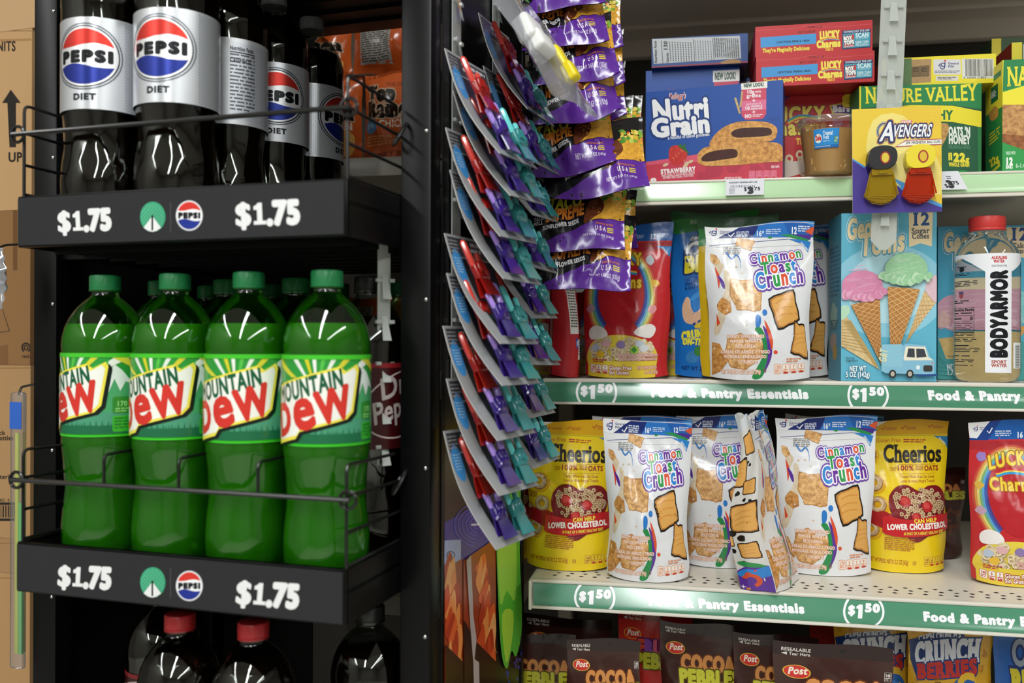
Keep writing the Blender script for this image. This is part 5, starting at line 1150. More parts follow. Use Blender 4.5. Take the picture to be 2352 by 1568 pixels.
scoop(JK, 990, 800, 150, 130, '#dda6bb', '#ecc3d0', 5); JK.blob(900, 850, 60, K('#e3b9b4', .2), 8); JK.poly([(865, 985), (1090, 960), (1060, 1130), (920, 1130)], K('#d9b877', .2)); JK.poly([(1300, 900), (1500, 890), (1470, 960), (1320, 965)], K('#d39a4e', .3)); scoop(JK, 1420, 760, 130, 130, '#7fc4c9', '#a3d6d9', 9)
scoop(JK, 1200, 770, 175, 150, '#e3a9bf', '#f0ccd8', 15); JK.poly([(1060, 930), (1370, 930), (1330, 1150), (1300, 1262), (1120, 1262), (1090, 1150)], K('#dcc083', .15)); JK.rect(1040, 560, 1350, 640, '#efdcb8')
JK.text('NET WT', 925, 1205, 36, '#e8f1f4', .05, fit=120); JK.text('1.75 OZ (50g)', 925, 1245, 36, '#e8f1f4', .05, fit=220); JK.text('Serving', 930, 1118, 14, '#3f5b66', .02)
# --- hanging clip card
AV = Art([(190, 778), (828, 765), (832, 1520), (183, 1535)])
AV.rect(150, 700, 900, 1600, '#e9c63a'); AV.poly([(340, 860), (560, 830), (780, 1100), (860, 1400), (500, 1300), (300, 1150)], '#efdc7c', 3); AV.ell(520, 1150, 210, 210, '#efe08c', 30)
for i in range(16):
    for j in range(12): AV.ell(560 + i * 17 + (j % 2) * 8, 775 + j * 12, 2.6, 2.6, '#dba52e', 6)
for i in range(6):
    for j in range(28): AV.ell(745 + i * 15 + (j % 2) * 7, 1120 + j * 12, 2.6, 2.6, '#dcb640', 6)
AV.poly([(150, 1120), (276, 1188), (480, 1290), (620, 1390), (860, 1500), (860, 1600), (150, 1600)], '#45348f'); AV.poly([(183, 1140), (183, 1128), (276, 1186), (276, 1204)], '#4f9ad6'); AV.poly([(465, 1265), (560, 1310), (700, 1410), (832, 1470), (832, 1492), (690, 1440), (540, 1362), (490, 1310)], '#4f9ad6'); AV.poly([(480, 1282), (540, 1345), (500, 1325)], '#efe08c')
AV.rect(540, 862, 622, 888, '#d8776a'); AV.text('MARVEL', 545, 884, 19, '#f4ece4', .06, fit=72)
AV.ring(425, 942, 52, 60, 20, '#2b2f5c', 40, 320, 24); AV.ring(425, 942, 52, 60, 14, '#eceef2', 40, 320, 24); AV.ring(425, 942, 52, 60, 9, '#3a3e62', 40, 320, 24)
for w, c in ((.20, '#c98a52'), (.15, '#2b3566'), (.03, '#eff0f4')): AV.text('A', 386, 1008, 130, c, w, fit=96, shear=.22); AV.text('VENGERS', 478, 980, 84, c, w, fit=272, shear=.2)
AV.poly([(496, 1052), (575, 1003), (832, 998), (832, 1040), (500, 1054)], '#b85a6a'); AV.poly([(508, 1047), (578, 1010), (832, 1004), (832, 1034)], '#f2f0e8'); AV.text('2PK MAGNETIC BAG CLIPS', 574, 1032, 17, '#6b6d80', .06, fit=248, rot=-1)
# --- seed bag
SB = Art([(40, 0), (890, 0), (890, 648), (40, 648)])
SB.rect(0, 0, 950, 760, '#151216'); SB.poly([(950, 0), (950, 760), (-20, 760), (-20, 690), (150, 640), (480, 520), (600, 478), (700, 430), (950, 400)], '#5b2a92')
SB.poly([(585, 470), (600, 300), (720, 200), (950, 120), (950, 400), (700, 425)], K('#d8a23c', .45)); SB.poly([(560, 470), (585, 300), (680, 240), (720, 330), (650, 420), (600, 470)], K('#6b3a22', .7), 4)
g_ = random.Random(8)
for i in range(46): SB.blob(g_.uniform(700, 940), g_.uniform(120, 260), g_.uniform(8, 22), K(g_.choice(['#7aa53a', '#b8cc5a', '#d8412f', '#e3cf6a', '#4f8a35', '#d9b23a']), .1), i, 6, .35)
SB.text('TACO', 250, 360, 110, '#c9c03a', .06, fit=280, rot=-6, shear=.1); SB.text('SUPREME', 240, 465, 92, '#d07a2a', .07, fit=320, rot=-11, shear=.15)
SB.poly([(125, 355), (205, 345), (205, 405), (125, 405)], '#3f2466'); SB.ring(165, 372, 26, 16, 6, '#a79cb5', 20, 330, 14, -25); SB.ell(168, 386, 9, 6, '#a79cb5', 10); SB.text('TACO', 130, 442, 32, '#d3d0d3', .03, fit=92, rot=-2); SB.text('BELL', 132, 482, 32, '#d3d0d3', .03, fit=88, rot=-2)
SB.text('SUNFLOWER SEEDS', 226, 532, 33, '#d9d8da', .06, fit=300, rot=-12); SB.text('ROASTED IN THE', 660, 480, 14, '#c9722a', .06, fit=136, rot=-2)
SB.text('U', 656, 530, 36, '#ddd6e2', .04, fit=20); SB.text('S', 690, 530, 36, '#ddd6e2', .04, fit=16); SB.text('A', 718, 530, 36, '#ddd6e2', .04, fit=20); SB.ell(683, 515, 3.5, 3.5, '#d9722a', 8); SB.ell(712, 515, 3.5, 3.5, '#d9722a', 8)
for k in range(3): SB.rect(748, 492 + k * 15, 800, 500 + k * 15, '#d9c23a')
SB.text('NET WT 3.63 OZ (103g)', 558, 588, 28, '#cfc4da', .03, fit=244, rot=-1)
SB2 = Art([(190, 0), (890, 0), (890, 648), (190, 648)]); SB2.it = SB.it
# --- orange noodle pack
RN = Art([(0, 0), (100, 0), (100, 125), (0, 125)])
RN.rect(0, 0, 100, 125, '#b5501f'); RN.rect(0, 0, 100, 6, '#7e3414'); RN.rect(0, 119, 100, 125, '#7e3414')
RN.text('Top', 8, 46, 22, '#1a0e08', .12, fit=44, serif=.14, out=[(.08, '#b99a80')]); RN.text('Ramen', 8, 70, 22, '#1a0e08', .12, fit=80, serif=.14, out=[(.08, '#b99a80')]); RN.text('THE ORIGINAL', 38, 24, 5, '#7d3212', .05)
RN.ell(14, 84, 11, 11, '#3f79a5'); RN.greek(7, 80, 21, 88, 3, '#9cc0d6', 3); RN.text('CHICKEN', 28, 86, 10, '#d9c9b4', .06, fit=60); RN.greek(6, 98, 60, 112, 4, '#d18a5a', 5); RN.blob(76, 104, 15, K('#d9a75a', .3), 4, 9, .2)
RNB = Art([(0, 0), (100, 0), (100, 125), (0, 125)]); RNB.rect(0, 0, 100, 125, '#a3451a'); RNB.rect(12, 15, 60, 110, '#8c8680'); RNB.greek(14, 18, 58, 106, 18, '#3a3836', 6, .5)
# ------------------------------------------------------------------ groceries on the shelves
def span(xl, xr, q, yaw=0.0, yref=700.0, ref='r'):
    """upright panel seen between picture columns xl and xr -> centre of its foot, width, z-rotation, depth at the right corner"""
    ang = PAN_A + yaw; c, s = cos(ang), sin(ang)
    a = px(xl, yref)[0]; b = px(xr, yref)[0]
    if ref == 'r':
        u, _ = PAN.hit(xr, yref, q); p = PAN.w(u, q, 0); w = (p.x - a * p.y) / (c + a * s)
        l = Vector((p.x - w * c, p.y + w * s, 0))
        r = p
    else:
        u, _ = PAN.hit(xl, yref, q); l = PAN.w(u, q, 0); w = (b * l.y - l.x) / (c + b * s); r = Vector((l.x + w * c, l.y - w * s, 0))
    return Vector(((l.x + r.x) / 2, (l.y + r.y) / 2, 0)), w, -ang, l.y, r.y
def zat(y, Y, x=1600): return px(x, y)[1] * Y
def put_carton(name, label, cat, group, faces, col, xl, xr, q, yr, base, d, yaw=0.0, ref='r', h=None, cols=None):
    p, w, rz, yl, yy = span(xl, xr, q, yaw, ref=ref)
    if h is None: h = zat(yr, yy if ref == 'r' else yl, xr) - base
    o = carton(name, w, h, d, col, faces, loc=(p.x, p.y, CH + base), rot=(0, 0, rz), cols=cols)
    o['h'] = h
    return tag(o, label, cat, group)
B = 'carton'
GB = 'blue fruit bar cartons'
ng = put_carton('fruit_bar_carton', 'blue and red strawberry bar carton standing in front on the upper shelf', B, GB, {'front': NG}, '#1b3f86', 1482, 1797, .010, 183, DECK_UP, .045, R(9))
n2 = put_carton('fruit_bar_carton', 'blue carton peeking out above and behind the strawberry bar carton', B, GB, {'front': NGD}, '#1b3f86', 1482, 1697, .085, 152, DECK_UP, .045)
n3 = put_carton('fruit_bar_carton', 'shaded blue carton at the back holding up the one lying flat', B, GB, {'front': NGD}, '#1b3f86', 1505, 1722, .150, 166, DECK_UP, .045, h=n2['h'])
top = DECK_UP + max(n2['h'], n3['h']) + .0005
put_carton('fruit_bar_carton', 'blue carton lying flat showing its nutrition table', B, GB, {'front': NGS}, '#1b3a76', 1495, 1716, .072, 80, top, .14, 0.0, h=.043)
GB = 'red marshmallow bar cartons'
lb = put_carton('marshmallow_bar_carton', 'red marshmallow bar carton standing behind the fruit cup', B, GB, {'front': LB}, '#b3262d', 1698, 1972, .082, 214, DECK_UP, .05)
t = DECK_UP + lb['h'] + .0005
put_carton('marshmallow_bar_carton', 'lower of the two red cartons lying flat', B, GB, {'front': LBS}, '#b3262d', 1735, 2007, .026, 0, t, .13, h=.0425)
put_carton('marshmallow_bar_carton', 'upper of the two red cartons lying flat, topmost of the pile', B, GB, {'front': LBS}, '#b3262d', 1733, 2002, .029, 0, t + .043, .13, h=.0425)
GB = 'green oat bar cartons'
nvc = put_carton('oat_bar_carton', 'green and yellow oat bar carton standing behind the hanging clip card', B, GB, {'front': NV}, '#23703f', 1972, 2253, .045, 191, DECK_UP, .05, R(-5))
put_carton('oat_bar_carton', 'yellow sided carton with barcode lying on the green oat bar carton', B, GB, {'front': NVT, 'left': None}, '#e0cf30', 2025, 2286, .047, 0, DECK_UP + nvc['h'] + .0005, .12, R(-1), h=.0395, cols={'left': '#7d2a1c', 'top': '#7d2a1c'})
nr = put_carton('oat_bar_carton', 'green oat bar carton cut off by the right edge, its yellow green side showing', B, GB, {'front': NVR, 'left': NVL}, '#2a8a48', 2301, 2570, .012, 139, DECK_UP, .068, ref='l')
put_carton('oat_bar_carton', 'carton lying on top of the rightmost green carton', B, GB, {'front': NVB}, '#e0cf30', 2322, 2590, .045, 0, DECK_UP + nr['h'] + .0005, .10, h=.032, ref='l', cols={'left': '#7d2a1c'})
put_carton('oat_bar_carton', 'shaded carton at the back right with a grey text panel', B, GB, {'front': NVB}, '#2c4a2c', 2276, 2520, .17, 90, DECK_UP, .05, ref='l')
JX = put_carton('cone_carton', 'pale blue carton picturing pink and green scoops on sugar cones', B, 'pale blue cone cartons', {'front': JC, 'left': JCS}, '#5aa9c6', 1932, 2151, .02, 487, DECK_MID, .075, R(-4))
put_carton('cone_carton', 'teal cake cup carton standing behind the clear water bottle', B, 'pale blue cone cartons', {'front': JK}, '#4799b0', 2154, 2372, .098, 521, DECK_MID, .08, 0, ref='l')

seedn = [10]
def put_pouch(name, label, group, art, col, xl, xr, yt, q, deck, D=.05, yaw=0.0, xb=None, back=None, mat='film_print', **k):
    p, w, rz, yl, yr = span(xl, xr, q, yaw)
    h = zat(yt, (yl + yr) / 2, (xl + xr) / 2) - deck; seedn[0] += 1
    o = pouch(name, w, h, D, art, col, seed=k.pop('seed', seedn[0]), mat=mat, back=back, **k)
    o.location = (p.x, p.y, CH + deck + .0004); o.rotation_euler = (0, 0, rz)
    return tag(o, label, 'cereal pouch', group)
C, L, O = 'cinnamon_cereal_pouch', 'marshmallow_cereal_pouch', 'oat_cereal_pouch'
GC, GL, GO = 'white cinnamon square cereal pouches', 'red marshmallow cereal pouches', 'yellow oat ring cereal pouches'
WHT = '#e2e2e5'
# middle shelf
put_pouch(L, 'red cereal pouch at the left end of the middle shelf, half behind the clip cards', GL, LK, '#b8262c', 1098, 1304, 520, .105, DECK_MID, yaw=R(4))
put_pouch(L, 'red pouch turned to show its narrow side with white nutrition panel', GL, LKB, '#a8222a', 1266, 1322, 520, .055, DECK_MID, yaw=R(-52), D=.05, back=LKB, crease=.5)
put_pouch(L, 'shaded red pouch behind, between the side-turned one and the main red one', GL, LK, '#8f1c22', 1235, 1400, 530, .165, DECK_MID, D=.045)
put_pouch(L, 'red cereal pouch standing in front under the lowest seed bag', GL, LK, '#b8262c', 1340, 1540, 516, .045, DECK_MID, D=.055, lean=.04)
put_pouch(L, 'shaded red pouch behind, left of the blue berry pouch', GL, LK, '#b8262c', 1424, 1612, 545, .155, DECK_MID)
put_pouch('berry_cereal_pouch', 'blue berry cereal pouch with green top on the middle shelf', 'berry cereal pouches', OB, '#1d6fc4', 1545, 1740, 487, .090, DECK_MID, D=.040, curl=-.004, yaw=R(-2))
put_pouch('berry_cereal_pouch', 'yellow pouch with dark green top squeezed between the blue and white ones', 'berry cereal pouches', YB, '#d6b11e', 1608, 1790, 496, .054, DECK_MID, D=.028, yaw=R(-2))
put_pouch(C, 'white cereal pouch standing in front on the middle shelf', GC, CT, WHT, 1624, 1868, 514, .008, DECK_MID, D=.055, lean=.03, seed=4)
put_pouch(C, 'white pouch behind it, beside the pale blue cone carton', GC, CT, WHT, 1686, 1910, 512, .135, DECK_MID, D=.04)
# lower shelf
put_pouch(O, 'yellow sliver of a pouch at the far left end of the lower shelf', GO, CH_, '#dcbc1c', 1035, 1226, 968, .015, DECK_LOW, D=.045)
put_pouch(O, 'yellow oat ring pouch at the left of the lower shelf beside the black rack', GO, CH_, '#e0c01c', 1207, 1406, 967, -.016, DECK_LOW, D=.05, lean=.02, seed=33)
put_pouch(C, 'white pouch half hidden behind the leftmost front white pouch', GC, CT, WHT, 1368, 1590, 957, .034, DECK_LOW, D=.045)
put_pouch(C, 'leftmost white pouch standing in front on the lower shelf', GC, CT, WHT, 1391, 1588, 967, -.052, DECK_LOW, D=.055, seed=12, lean=.01)
put_pouch(C, 'white pouch behind, left of the side-turned one', GC, CT, WHT, 1560, 1762, 954, .040, DECK_LOW, D=.045)
put_pouch(C, 'white pouch facing front, right of the side-turned one', GC, CT, WHT, 1784, 2010, 957, .026, DECK_LOW, D=.045, seed=5, crease=.6)
put_pouch(C, 'white pouch whose edge shows behind the right white pouch', GC, CT, WHT, 1812, 2030, 954, .125, DECK_LOW, D=.045)
put_pouch(O, 'yellow oat ring pouch right of the white pouches', GO, CH_, '#e0c01c', 1974, 2176, 966, .066, DECK_LOW, D=.05, seed=41)
put_pouch('cocoa_cereal_pouch', 'dark brown pouch deep in the shelf beside the yellow one', None, CO, '#2c1410', 2060, 2215, 1075, .16, DECK_LOW, D=.05)
put_pouch(L, 'red cereal pouch at the right end of the lower shelf', GL, LK, '#b8262c', 2226, 2450, 968, .022, DECK_LOW, D=.055, seed=9, crease=.7)
# bottom shelf, tops only
GP = 'dark brown cocoa pouches on the bottom shelf'
P_ = 'cocoa_cereal_pouch'
for lab, art, col, xl, xr, yt, q, yw in (('shaded brown pouch in the second row at the far left', CO, '#2c1410', 1198, 1400, 1418, .075, 0), ('leftmost brown pouch of the front row', CO, '#34171a', 1150, 1322, 1455, .008, 0),
        ('brown pouch second in the front row, top corner leaning right', CO, '#34171a', 1306, 1470, 1468, -.06, -6), ('brown pouch in the middle with its wording fully in view', CO, '#34171a', 1522, 1700, 1432, -.005, 0),
        ('brown pouch right of the middle one, half covered', CO, '#34171a', 1690, 1880, 1458, -.030, 0), ('rightmost brown pouch, nearest, with a clear hang hole', CO, '#3a1c17', 1784, 2050, 1480, -.085, 0)):
    put_pouch(P_, lab, GP, art, col, xl, xr, yt, q, DECK_BASE, D=.05, yaw=R(yw))
put_pouch('fruity_cereal_pouch', 'red fruity pouch between the brown pouches on the bottom shelf', 'red fruity pouches on the bottom shelf', FR, '#b5302a', 1425, 1590, 1400, .05, DECK_BASE)
put_pouch('fruity_cereal_pouch', 'plain red pouch top behind the rightmost brown pouch', 'red fruity pouches on the bottom shelf', None, '#a02a22', 1860, 2035, 1408, .13, DECK_BASE)
for lab, art, xl, xr, yt, q in (('yellow corn cereal pouch behind, left of its twin on the bottom shelf', CB, 1925, 2112, 1436, .06), ('yellow corn cereal pouch second from the right on the bottom shelf', CB, 2092, 2286, 1440, .03)):
    put_pouch('corn_cereal_pouch', lab, 'yellow corn cereal pouches', art, '#c98f22', xl, xr, yt, q, DECK_BASE)
OB2 = Art([(0, -20), (600, -20), (600, 980), (0, 980)]); OB2.rect(-50, -50, 700, 1000, '#1d5aa8'); OB2.text('OOPS!', 120, 170, 130, '#8f9aa8', .05, fit=420, shear=.1, out=[(.12, '#15306c')]); OB2.text('BERRIES', 110, 320, 120, '#cfc02e', .10, fit=450, serif=.13, out=[(.12, '#15306c')])
put_pouch('berry_cereal_pouch', 'blue berry pouch at the bottom right corner', 'berry cereal pouches', OB2, '#1d5aa8', 2288, 2480, 1446, .02, DECK_BASE)

# the pouch turned sideways: two printed faces meeting at a corner seam
def side_pouch():
    q = -.078; pa = [(1703, 948), (1692, 1330)]; 
    def on(x, y): u, s = PAN.deck(x, y, DECK_LOW); return u, s
    A0 = on(1697, 1350); B0 = on(1772, 1361); C0 = on(1826, 1350)
    wB = Vector((B0[0], B0[1], 0)); wA = Vector((A0[0], A0[1], 0))
    # side panel A->B about 4 cm, front panel B->C swings back into the shelf
    lenBC = .088; d1 = Vector((C0[0] - B0[0], .112, 0)).normalized()
    for k in range(200):                          # swing the front panel so that its far edge lands on its picture column
        a = R(20 + k * .4); e = wB + Vector((cos(a), sin(a), 0)) * lenBC
        if proj(PAN.w(e.x, e.y, DECK_LOW))[0] < 1826: break
    wC = e; h = .222; wA = wB + Vector((-.043, .012, 0)); wD = wA + (wC - wB)
    tl = (wA + wB) / 2; tr = (wC + wD) / 2
    nS, nT = 10, 22; S = [i / nS for i in range(nS + 1)]; T = [j / nT for j in range(nT + 1)]
    g = random.Random(2)
    def row(t, bot, topp):                        # the panels close to one line at the top seal
        k = ss(0.06, 1, t) ** .7; return topp * (1 - k) + bot * k
    def P(s, t, a, b, ta, tb, amp):
        p = row(t, a, ta) * (1 - s) + row(t, b, tb) * s; n = Vector(((b - a).y, -(b - a).x, 0)).normalized()
        bul = amp * sin(pi * s) * ss(.05, .5, t) * (1 - .4 * ss(.8, 1, t)) + .0025 * sin(7 * t + 5 * s) * sin(pi * s)
        off = Vector((-.012 * sin(pi * t * .9) * t, 0, 0)) if False else Vector((0, 0, 0))
        lean = Vector((-.020 * (1 - t) + .006 * sin(2.4 * pi * t), 0.0, 0))
        v = p + n * bul + lean; return (v.x, v.y, H(DECK_LOW) + .0006 + h * (1 - t) + .004 * sin(9 * s) * (t < .02))
    side = Grid(S, T, [[P(s, t, wA, wB, tl + Vector((-.004, .004, 0)), tl + Vector((.012, -.003, 0)), .003) for t in T] for s in S])
    fr = Grid(S, T, [[P(s, t, wB, wC, tl + Vector((.012, -.003, 0)), tr, .008) for t in T] for s in S])
    bk = Grid(S, T, [[P(s, t, wC, wD, tr, tr, .0) for t in T] for s in S]); b2 = Grid(S, T, [[P(s, t, wD, wA, tr, tl + Vector((-.004, .004, 0)), .006) for t in T] for s in S])
    A = Art([(480, 85), (640, 150), (700, 1440), (470, 1415)])
    A.rect(380, 0, 800, 1500, '#d3d0cc'); A.rect(380, 60, 800, 190, '#cfd2d6')
    for x, y, r, s_, k in ((575, 275, 48, 3, 1.3), (490, 440, 60, 5, 1.6), (590, 545, 46, 7, 1.15), (570, 770, 95, 9, 1.25), (455, 930, 38, 11, 1.8), (588, 1035, 66, 13, 1.1)):
        square(A, [(x - r, y - r * k * .85), (x, y - r * k * .9), (x + r * .9, y - r * k), (x + r * 1.0, y), (x + r * 1.05, y + r * k * .9), (x, y + r * k * .86), (x - r * .8, y + r * k * .8), (x - r * .9, y)], .4)
    for x, y, r in ((530, 345, 9), (575, 395, 11), (560, 375, 8), (510, 575, 18), (450, 590, 16), (570, 630, 13), (612, 640, 11), (493, 885, 25), (555, 922, 30), (485, 1035, 20), (430, 810, 12), (540, 1140, 18)): A.blob(x, y, r, '#1b1917', int(x), 8, .25)
    A.poly([(440, 1250), (530, 1185), (600, 1160), (720, 1185), (720, 1500), (440, 1500)], '#5a2f95', 0); A.poly([(490, 1140), (540, 1130), (640, 1160), (668, 1190), (560, 1185), (500, 1165)], '#2f8d4c', 3)
    A.poly([(470, 1250), (540, 1200), (600, 1210), (690, 1180), (700, 1260), (600, 1300), (560, 1260), (500, 1290)], '#2f80cc', 3); A.ring(560, 1320, 50, 55, 34, '#d0502f', 200, 430, 20); A.ell(548, 1252, 22, 18, '#d0502f'); A.ell(530, 1408, 16, 12, '#e0803a'); A.ell(597, 1220, 9, 9, '#d0502f'); A.star(495, 1390, 26, '#f0ecf4')
    F = Art([(625, 150), (1250, 150), (1250, 1440), (700, 1440)])
    F.H = hull_quad([(300, 200), (1228, 175), (1172, 1462), (360, 1450)]); F.it = CT.it
    m = MB(); tp = MB(); col = K('#dcdad8')
    for gg, a in ((side, A), (fr, F), (bk, None), (b2, None)):
        for mm, sub in ((tp, gg.rows(0, 2)), (m, gg.rows(2, nT))):
            mm.grid(sub, col)
            if a: mm.art(a, sub)
    o = m.build('cinnamon_cereal_pouch', 'film_print', None, PAN.w(0, 0, -CH), (0, 0, PAN.rz)); tp.build('top_seal', 'film_print', o)
    tag(o, 'white pouch turned sideways at the shelf edge, showing its cartoon patterned side', 'cereal pouch', GC)
side_pouch()
# ------------------------------------------------------------------ things that hang, and the rest
clearish('clear_film', '#f1f1f3', base=.07, rough=.06, body=.10, bodycol='#d9dade'); clearish('clear_strip', '#e6e9e6', base=.08, rough=.14, body=.50, bodycol='#e2e6e2'); clearish('clear_cup', '#f4f2ee', base=.05, rough=.03)
clearish('zip_film', '#dcdce0', base=.14, rough=.06, body=.30, bodycol='#c9cad2')
plain('clip_red', '#a8170f', .12, spec=.6, Transmission_Weight=.25); plain('clip_red_tip', '#d2453a', .15, spec=.6); plain('clip_purple', '#3b1f86', .12, spec=.6, Transmission_Weight=.25); plain('clip_purple_tip', '#a98ae2', .15, spec=.6)
plain('clip_teal', '#3fa3a6', .12, spec=.6, Transmission_Weight=.4); plain('clip_teal_tip', '#6fdcdc', .15, spec=.6); plain('white_plastic', '#e4e4e2', .3); plain('yellow_plastic', '#e8d21f', .25, spec=.5)
plain('fruit', '#ffd591', .4, spec=.3); plain('peach', '#ffd490', .25, Transmission_Weight=.4); plain('lime', '#d9c98f', .25)
plain('clip_black', '#151517', .35); plain('tint_yellow', '#c9a51a', .08, spec=.6, Transmission_Weight=.55); plain('tint_red', '#d33a12', .08, spec=.6, Transmission_Weight=.45); plain('cap_coral', '#cf3b37', .4, spec=.4)
plain('green_stick', '#5fd06a', .3); plain('lime_stick', '#d8e04a', .3); plain('blue_tag', '#2f62c0', .4); plain('brown_tape', '#8a5a35', .3)
m_, nt_, b_ = nodes('water'); setp(b_, Base_Color=(.97, .985, .98, 1), Roughness=0.0, Transmission_Weight=1.0, IOR=1.33)

def pillow(name, W, Hh, D, art, col, seed, mat='film_print', nu=34, nv=22, flat_side=.05, crimp_tb=0.0):
    """sealed pillow bag, centre at the origin, front towards -Y"""
    g = random.Random(seed); S = [i / nu for i in range(nu + 1)]; T = [j / nv for j in range(nv + 1)]
    cr = [(g.uniform(.1, .9), g.uniform(.5, 1.0), g.uniform(-.6, .6), g.uniform(.035, .08), g.uniform(.002, .0055) * g.choice((1, 1, -1))) for _ in range(9)]
    def P(s, t, f):
        a = max(0.0, (s - flat_side) / (1 - 2 * flat_side)); a = min(1.0, a); b = min(1, max(0, (t - crimp_tb) / (1 - 2 * crimp_tb)))
        y = D / 2 * max(0, 1 - (2 * a - 1) ** 4) ** .8 * max(0, sin(pi * b)) ** .55
        wr = sum(am * math.exp(-(((s - x0) * cos(an) + (t - t0) * sin(an)) / w) ** 2 - ((t - t0) / .4) ** 2) for x0, t0, an, w, am in cr) * (1 - (2 * a - 1) ** 6) * sin(pi * b) ** .4 if 0 < a < 1 and 0 < b < 1 else 0
        x = (s - .5) * W * (1 - .05 * sin(pi * t)); z = (.5 - t) * Hh + .004 * sin(7 * s + seed) * (t > .9 or t < .1) - .006 * sin(pi * s) * (t > .98)
        crp = .0006 * (1 if int(t * 60) % 2 else -1) if (s < flat_side * .9 or s > 1 - flat_side * .9) else 0
        return (x, f * y - (wr if f < 0 else 0) + crp + .003 * sin(5 * s + seed) * t, z)
    fr = Grid(S, T, [[P(s, t, -1) for t in T] for s in S]); bk = Grid(S, T, [[P(1 - s, t, 1) for t in T] for s in S])
    m = MB(); m.grid(fr, col); m.art(art, fr, base=7); m.grid(bk, col); m.art(art, bk, base=7)
    return m.build(name, mat)
# --- sunflower seed bags shingled on their strip
GS = 'purple and black seed bags hanging on their strip'
ORD = ['topmost', 'second', 'third', 'fourth', 'fifth', 'sixth', 'seventh', 'lowest']
def seed_bag(i, xr, yb, roll, q, label, W=.137, Hh=.117, tilt=30, D=.024, art=None):
    o = pillow('seed_bag', W, Hh, D, art or SB, '#151216', i + 3)
    u, z = PAN.hit(xr, yb, q)
    a = R(roll); cx = -W / 2 * cos(a) - Hh / 2 * sin(a) * .9; cz = Hh / 2 * cos(R(tilt)) - W / 2 * sin(a)
    o.location = PAN.w(u + cx, q + Hh / 2 * sin(R(tilt)) * .9, z + cz)
    o.matrix_world = Matrix.Translation(o.location) @ Matrix.Rotation(PAN.rz, 4, 'Z') @ Matrix.Rotation(-R(tilt), 4, 'X') @ Matrix.Rotation(-a, 4, 'Y')
    return tag(o, label, 'seed bag', GS)
for i, (xr, yb, ro) in enumerate(((1388, -2, 8), (1398, 84, 8), (1422, 164, 8), (1424, 254, 9), (1420, 374, 8), (1492, 428, 6), (1436, 570, -1), (1450, 662, -2))):
    seed_bag(i, xr, yb, ro, -.128 - .003 * (i % 2), 'seed bag in the front column of the strip, %s of the eight' % ORD[i], **(dict(W=.1128, art=SB2) if i < 4 else {}))
for i, (xr, yb, ro) in enumerate(((1432, 100, 3), (1437, 188, 3), (1441, 268, 3), (1458, 352, 2), (1479, 350, 2), (1466, 566, 2))):
    seed_bag(i + 20, xr, yb, ro, -.036 - .004 * (i % 2), 'seed bag behind the front column, only its right edge showing, %s from the top' % ('first', 'second', 'third', 'fourth', 'fifth', 'sixth')[i], Hh=.085, tilt=16, D=.012)
def strip_thing(label, top, length, w, rz, mat='clear_strip', n=6, tip=True):
    t = thing('hanging_strip', label, 'merchandising strip', top, rz)
    bm = bmesh.new(); k = w / 2; th = .0006
    out = [(-k, 0), (k, 0), (k, -length + (.012 if tip else 0))] + ([(.3 * k, -length), (-.3 * k, -length)] if tip else []) + [(-k, -length + (.012 if tip else 0))]
    vs_ = [[bm.verts.new((x, y, z)) for x, z in out] for y in (-th, th)]
    bm.faces.new(vs_[0]); bm.faces.new(vs_[1][::-1])
    for i in range(len(out)): bm.faces.new((vs_[0][i], vs_[1][i], vs_[1][(i + 1) % len(out)], vs_[0][(i + 1) % len(out)]))
    bm_mesh('strip_band', bm, mat, t, smooth=False)
    hk = None
    for i in range(n):                                     # cut out tongue with two little shelf lugs, repeated down the strip
        if hk is None:
            bm = bmesh.new()
            v = [bm.verts.new(p) for p in ((-.0035, -.001, .014), (.0035, -.001, .014), (.0055, -.0065, -.012), (-.0055, -.0065, -.012))]; bm.faces.new(v)
            v = [bm.verts.new((p.co.x, p.co.y - .0006, p.co.z)) for p in v]; bm.faces.new(v)
            for x in (-.0085, .0085): bx(bm, x - .0032, x + .0032, -.0045, -.0005, .006, .010, .0006)
            hk = bm_mesh('hook', bm, mat, t, smooth=False); o = hk
        else: o = hk.copy(); COL.objects.link(o)
        o.location = (0, 0, -.055 - i * .0445)
    return t
u, _ = PAN.hit(1330, 300, -.06)
strip_thing('clear strip behind the seed bags', PAN.w(u, -.058, .567), .50, .03, PAN.rz, n=10)

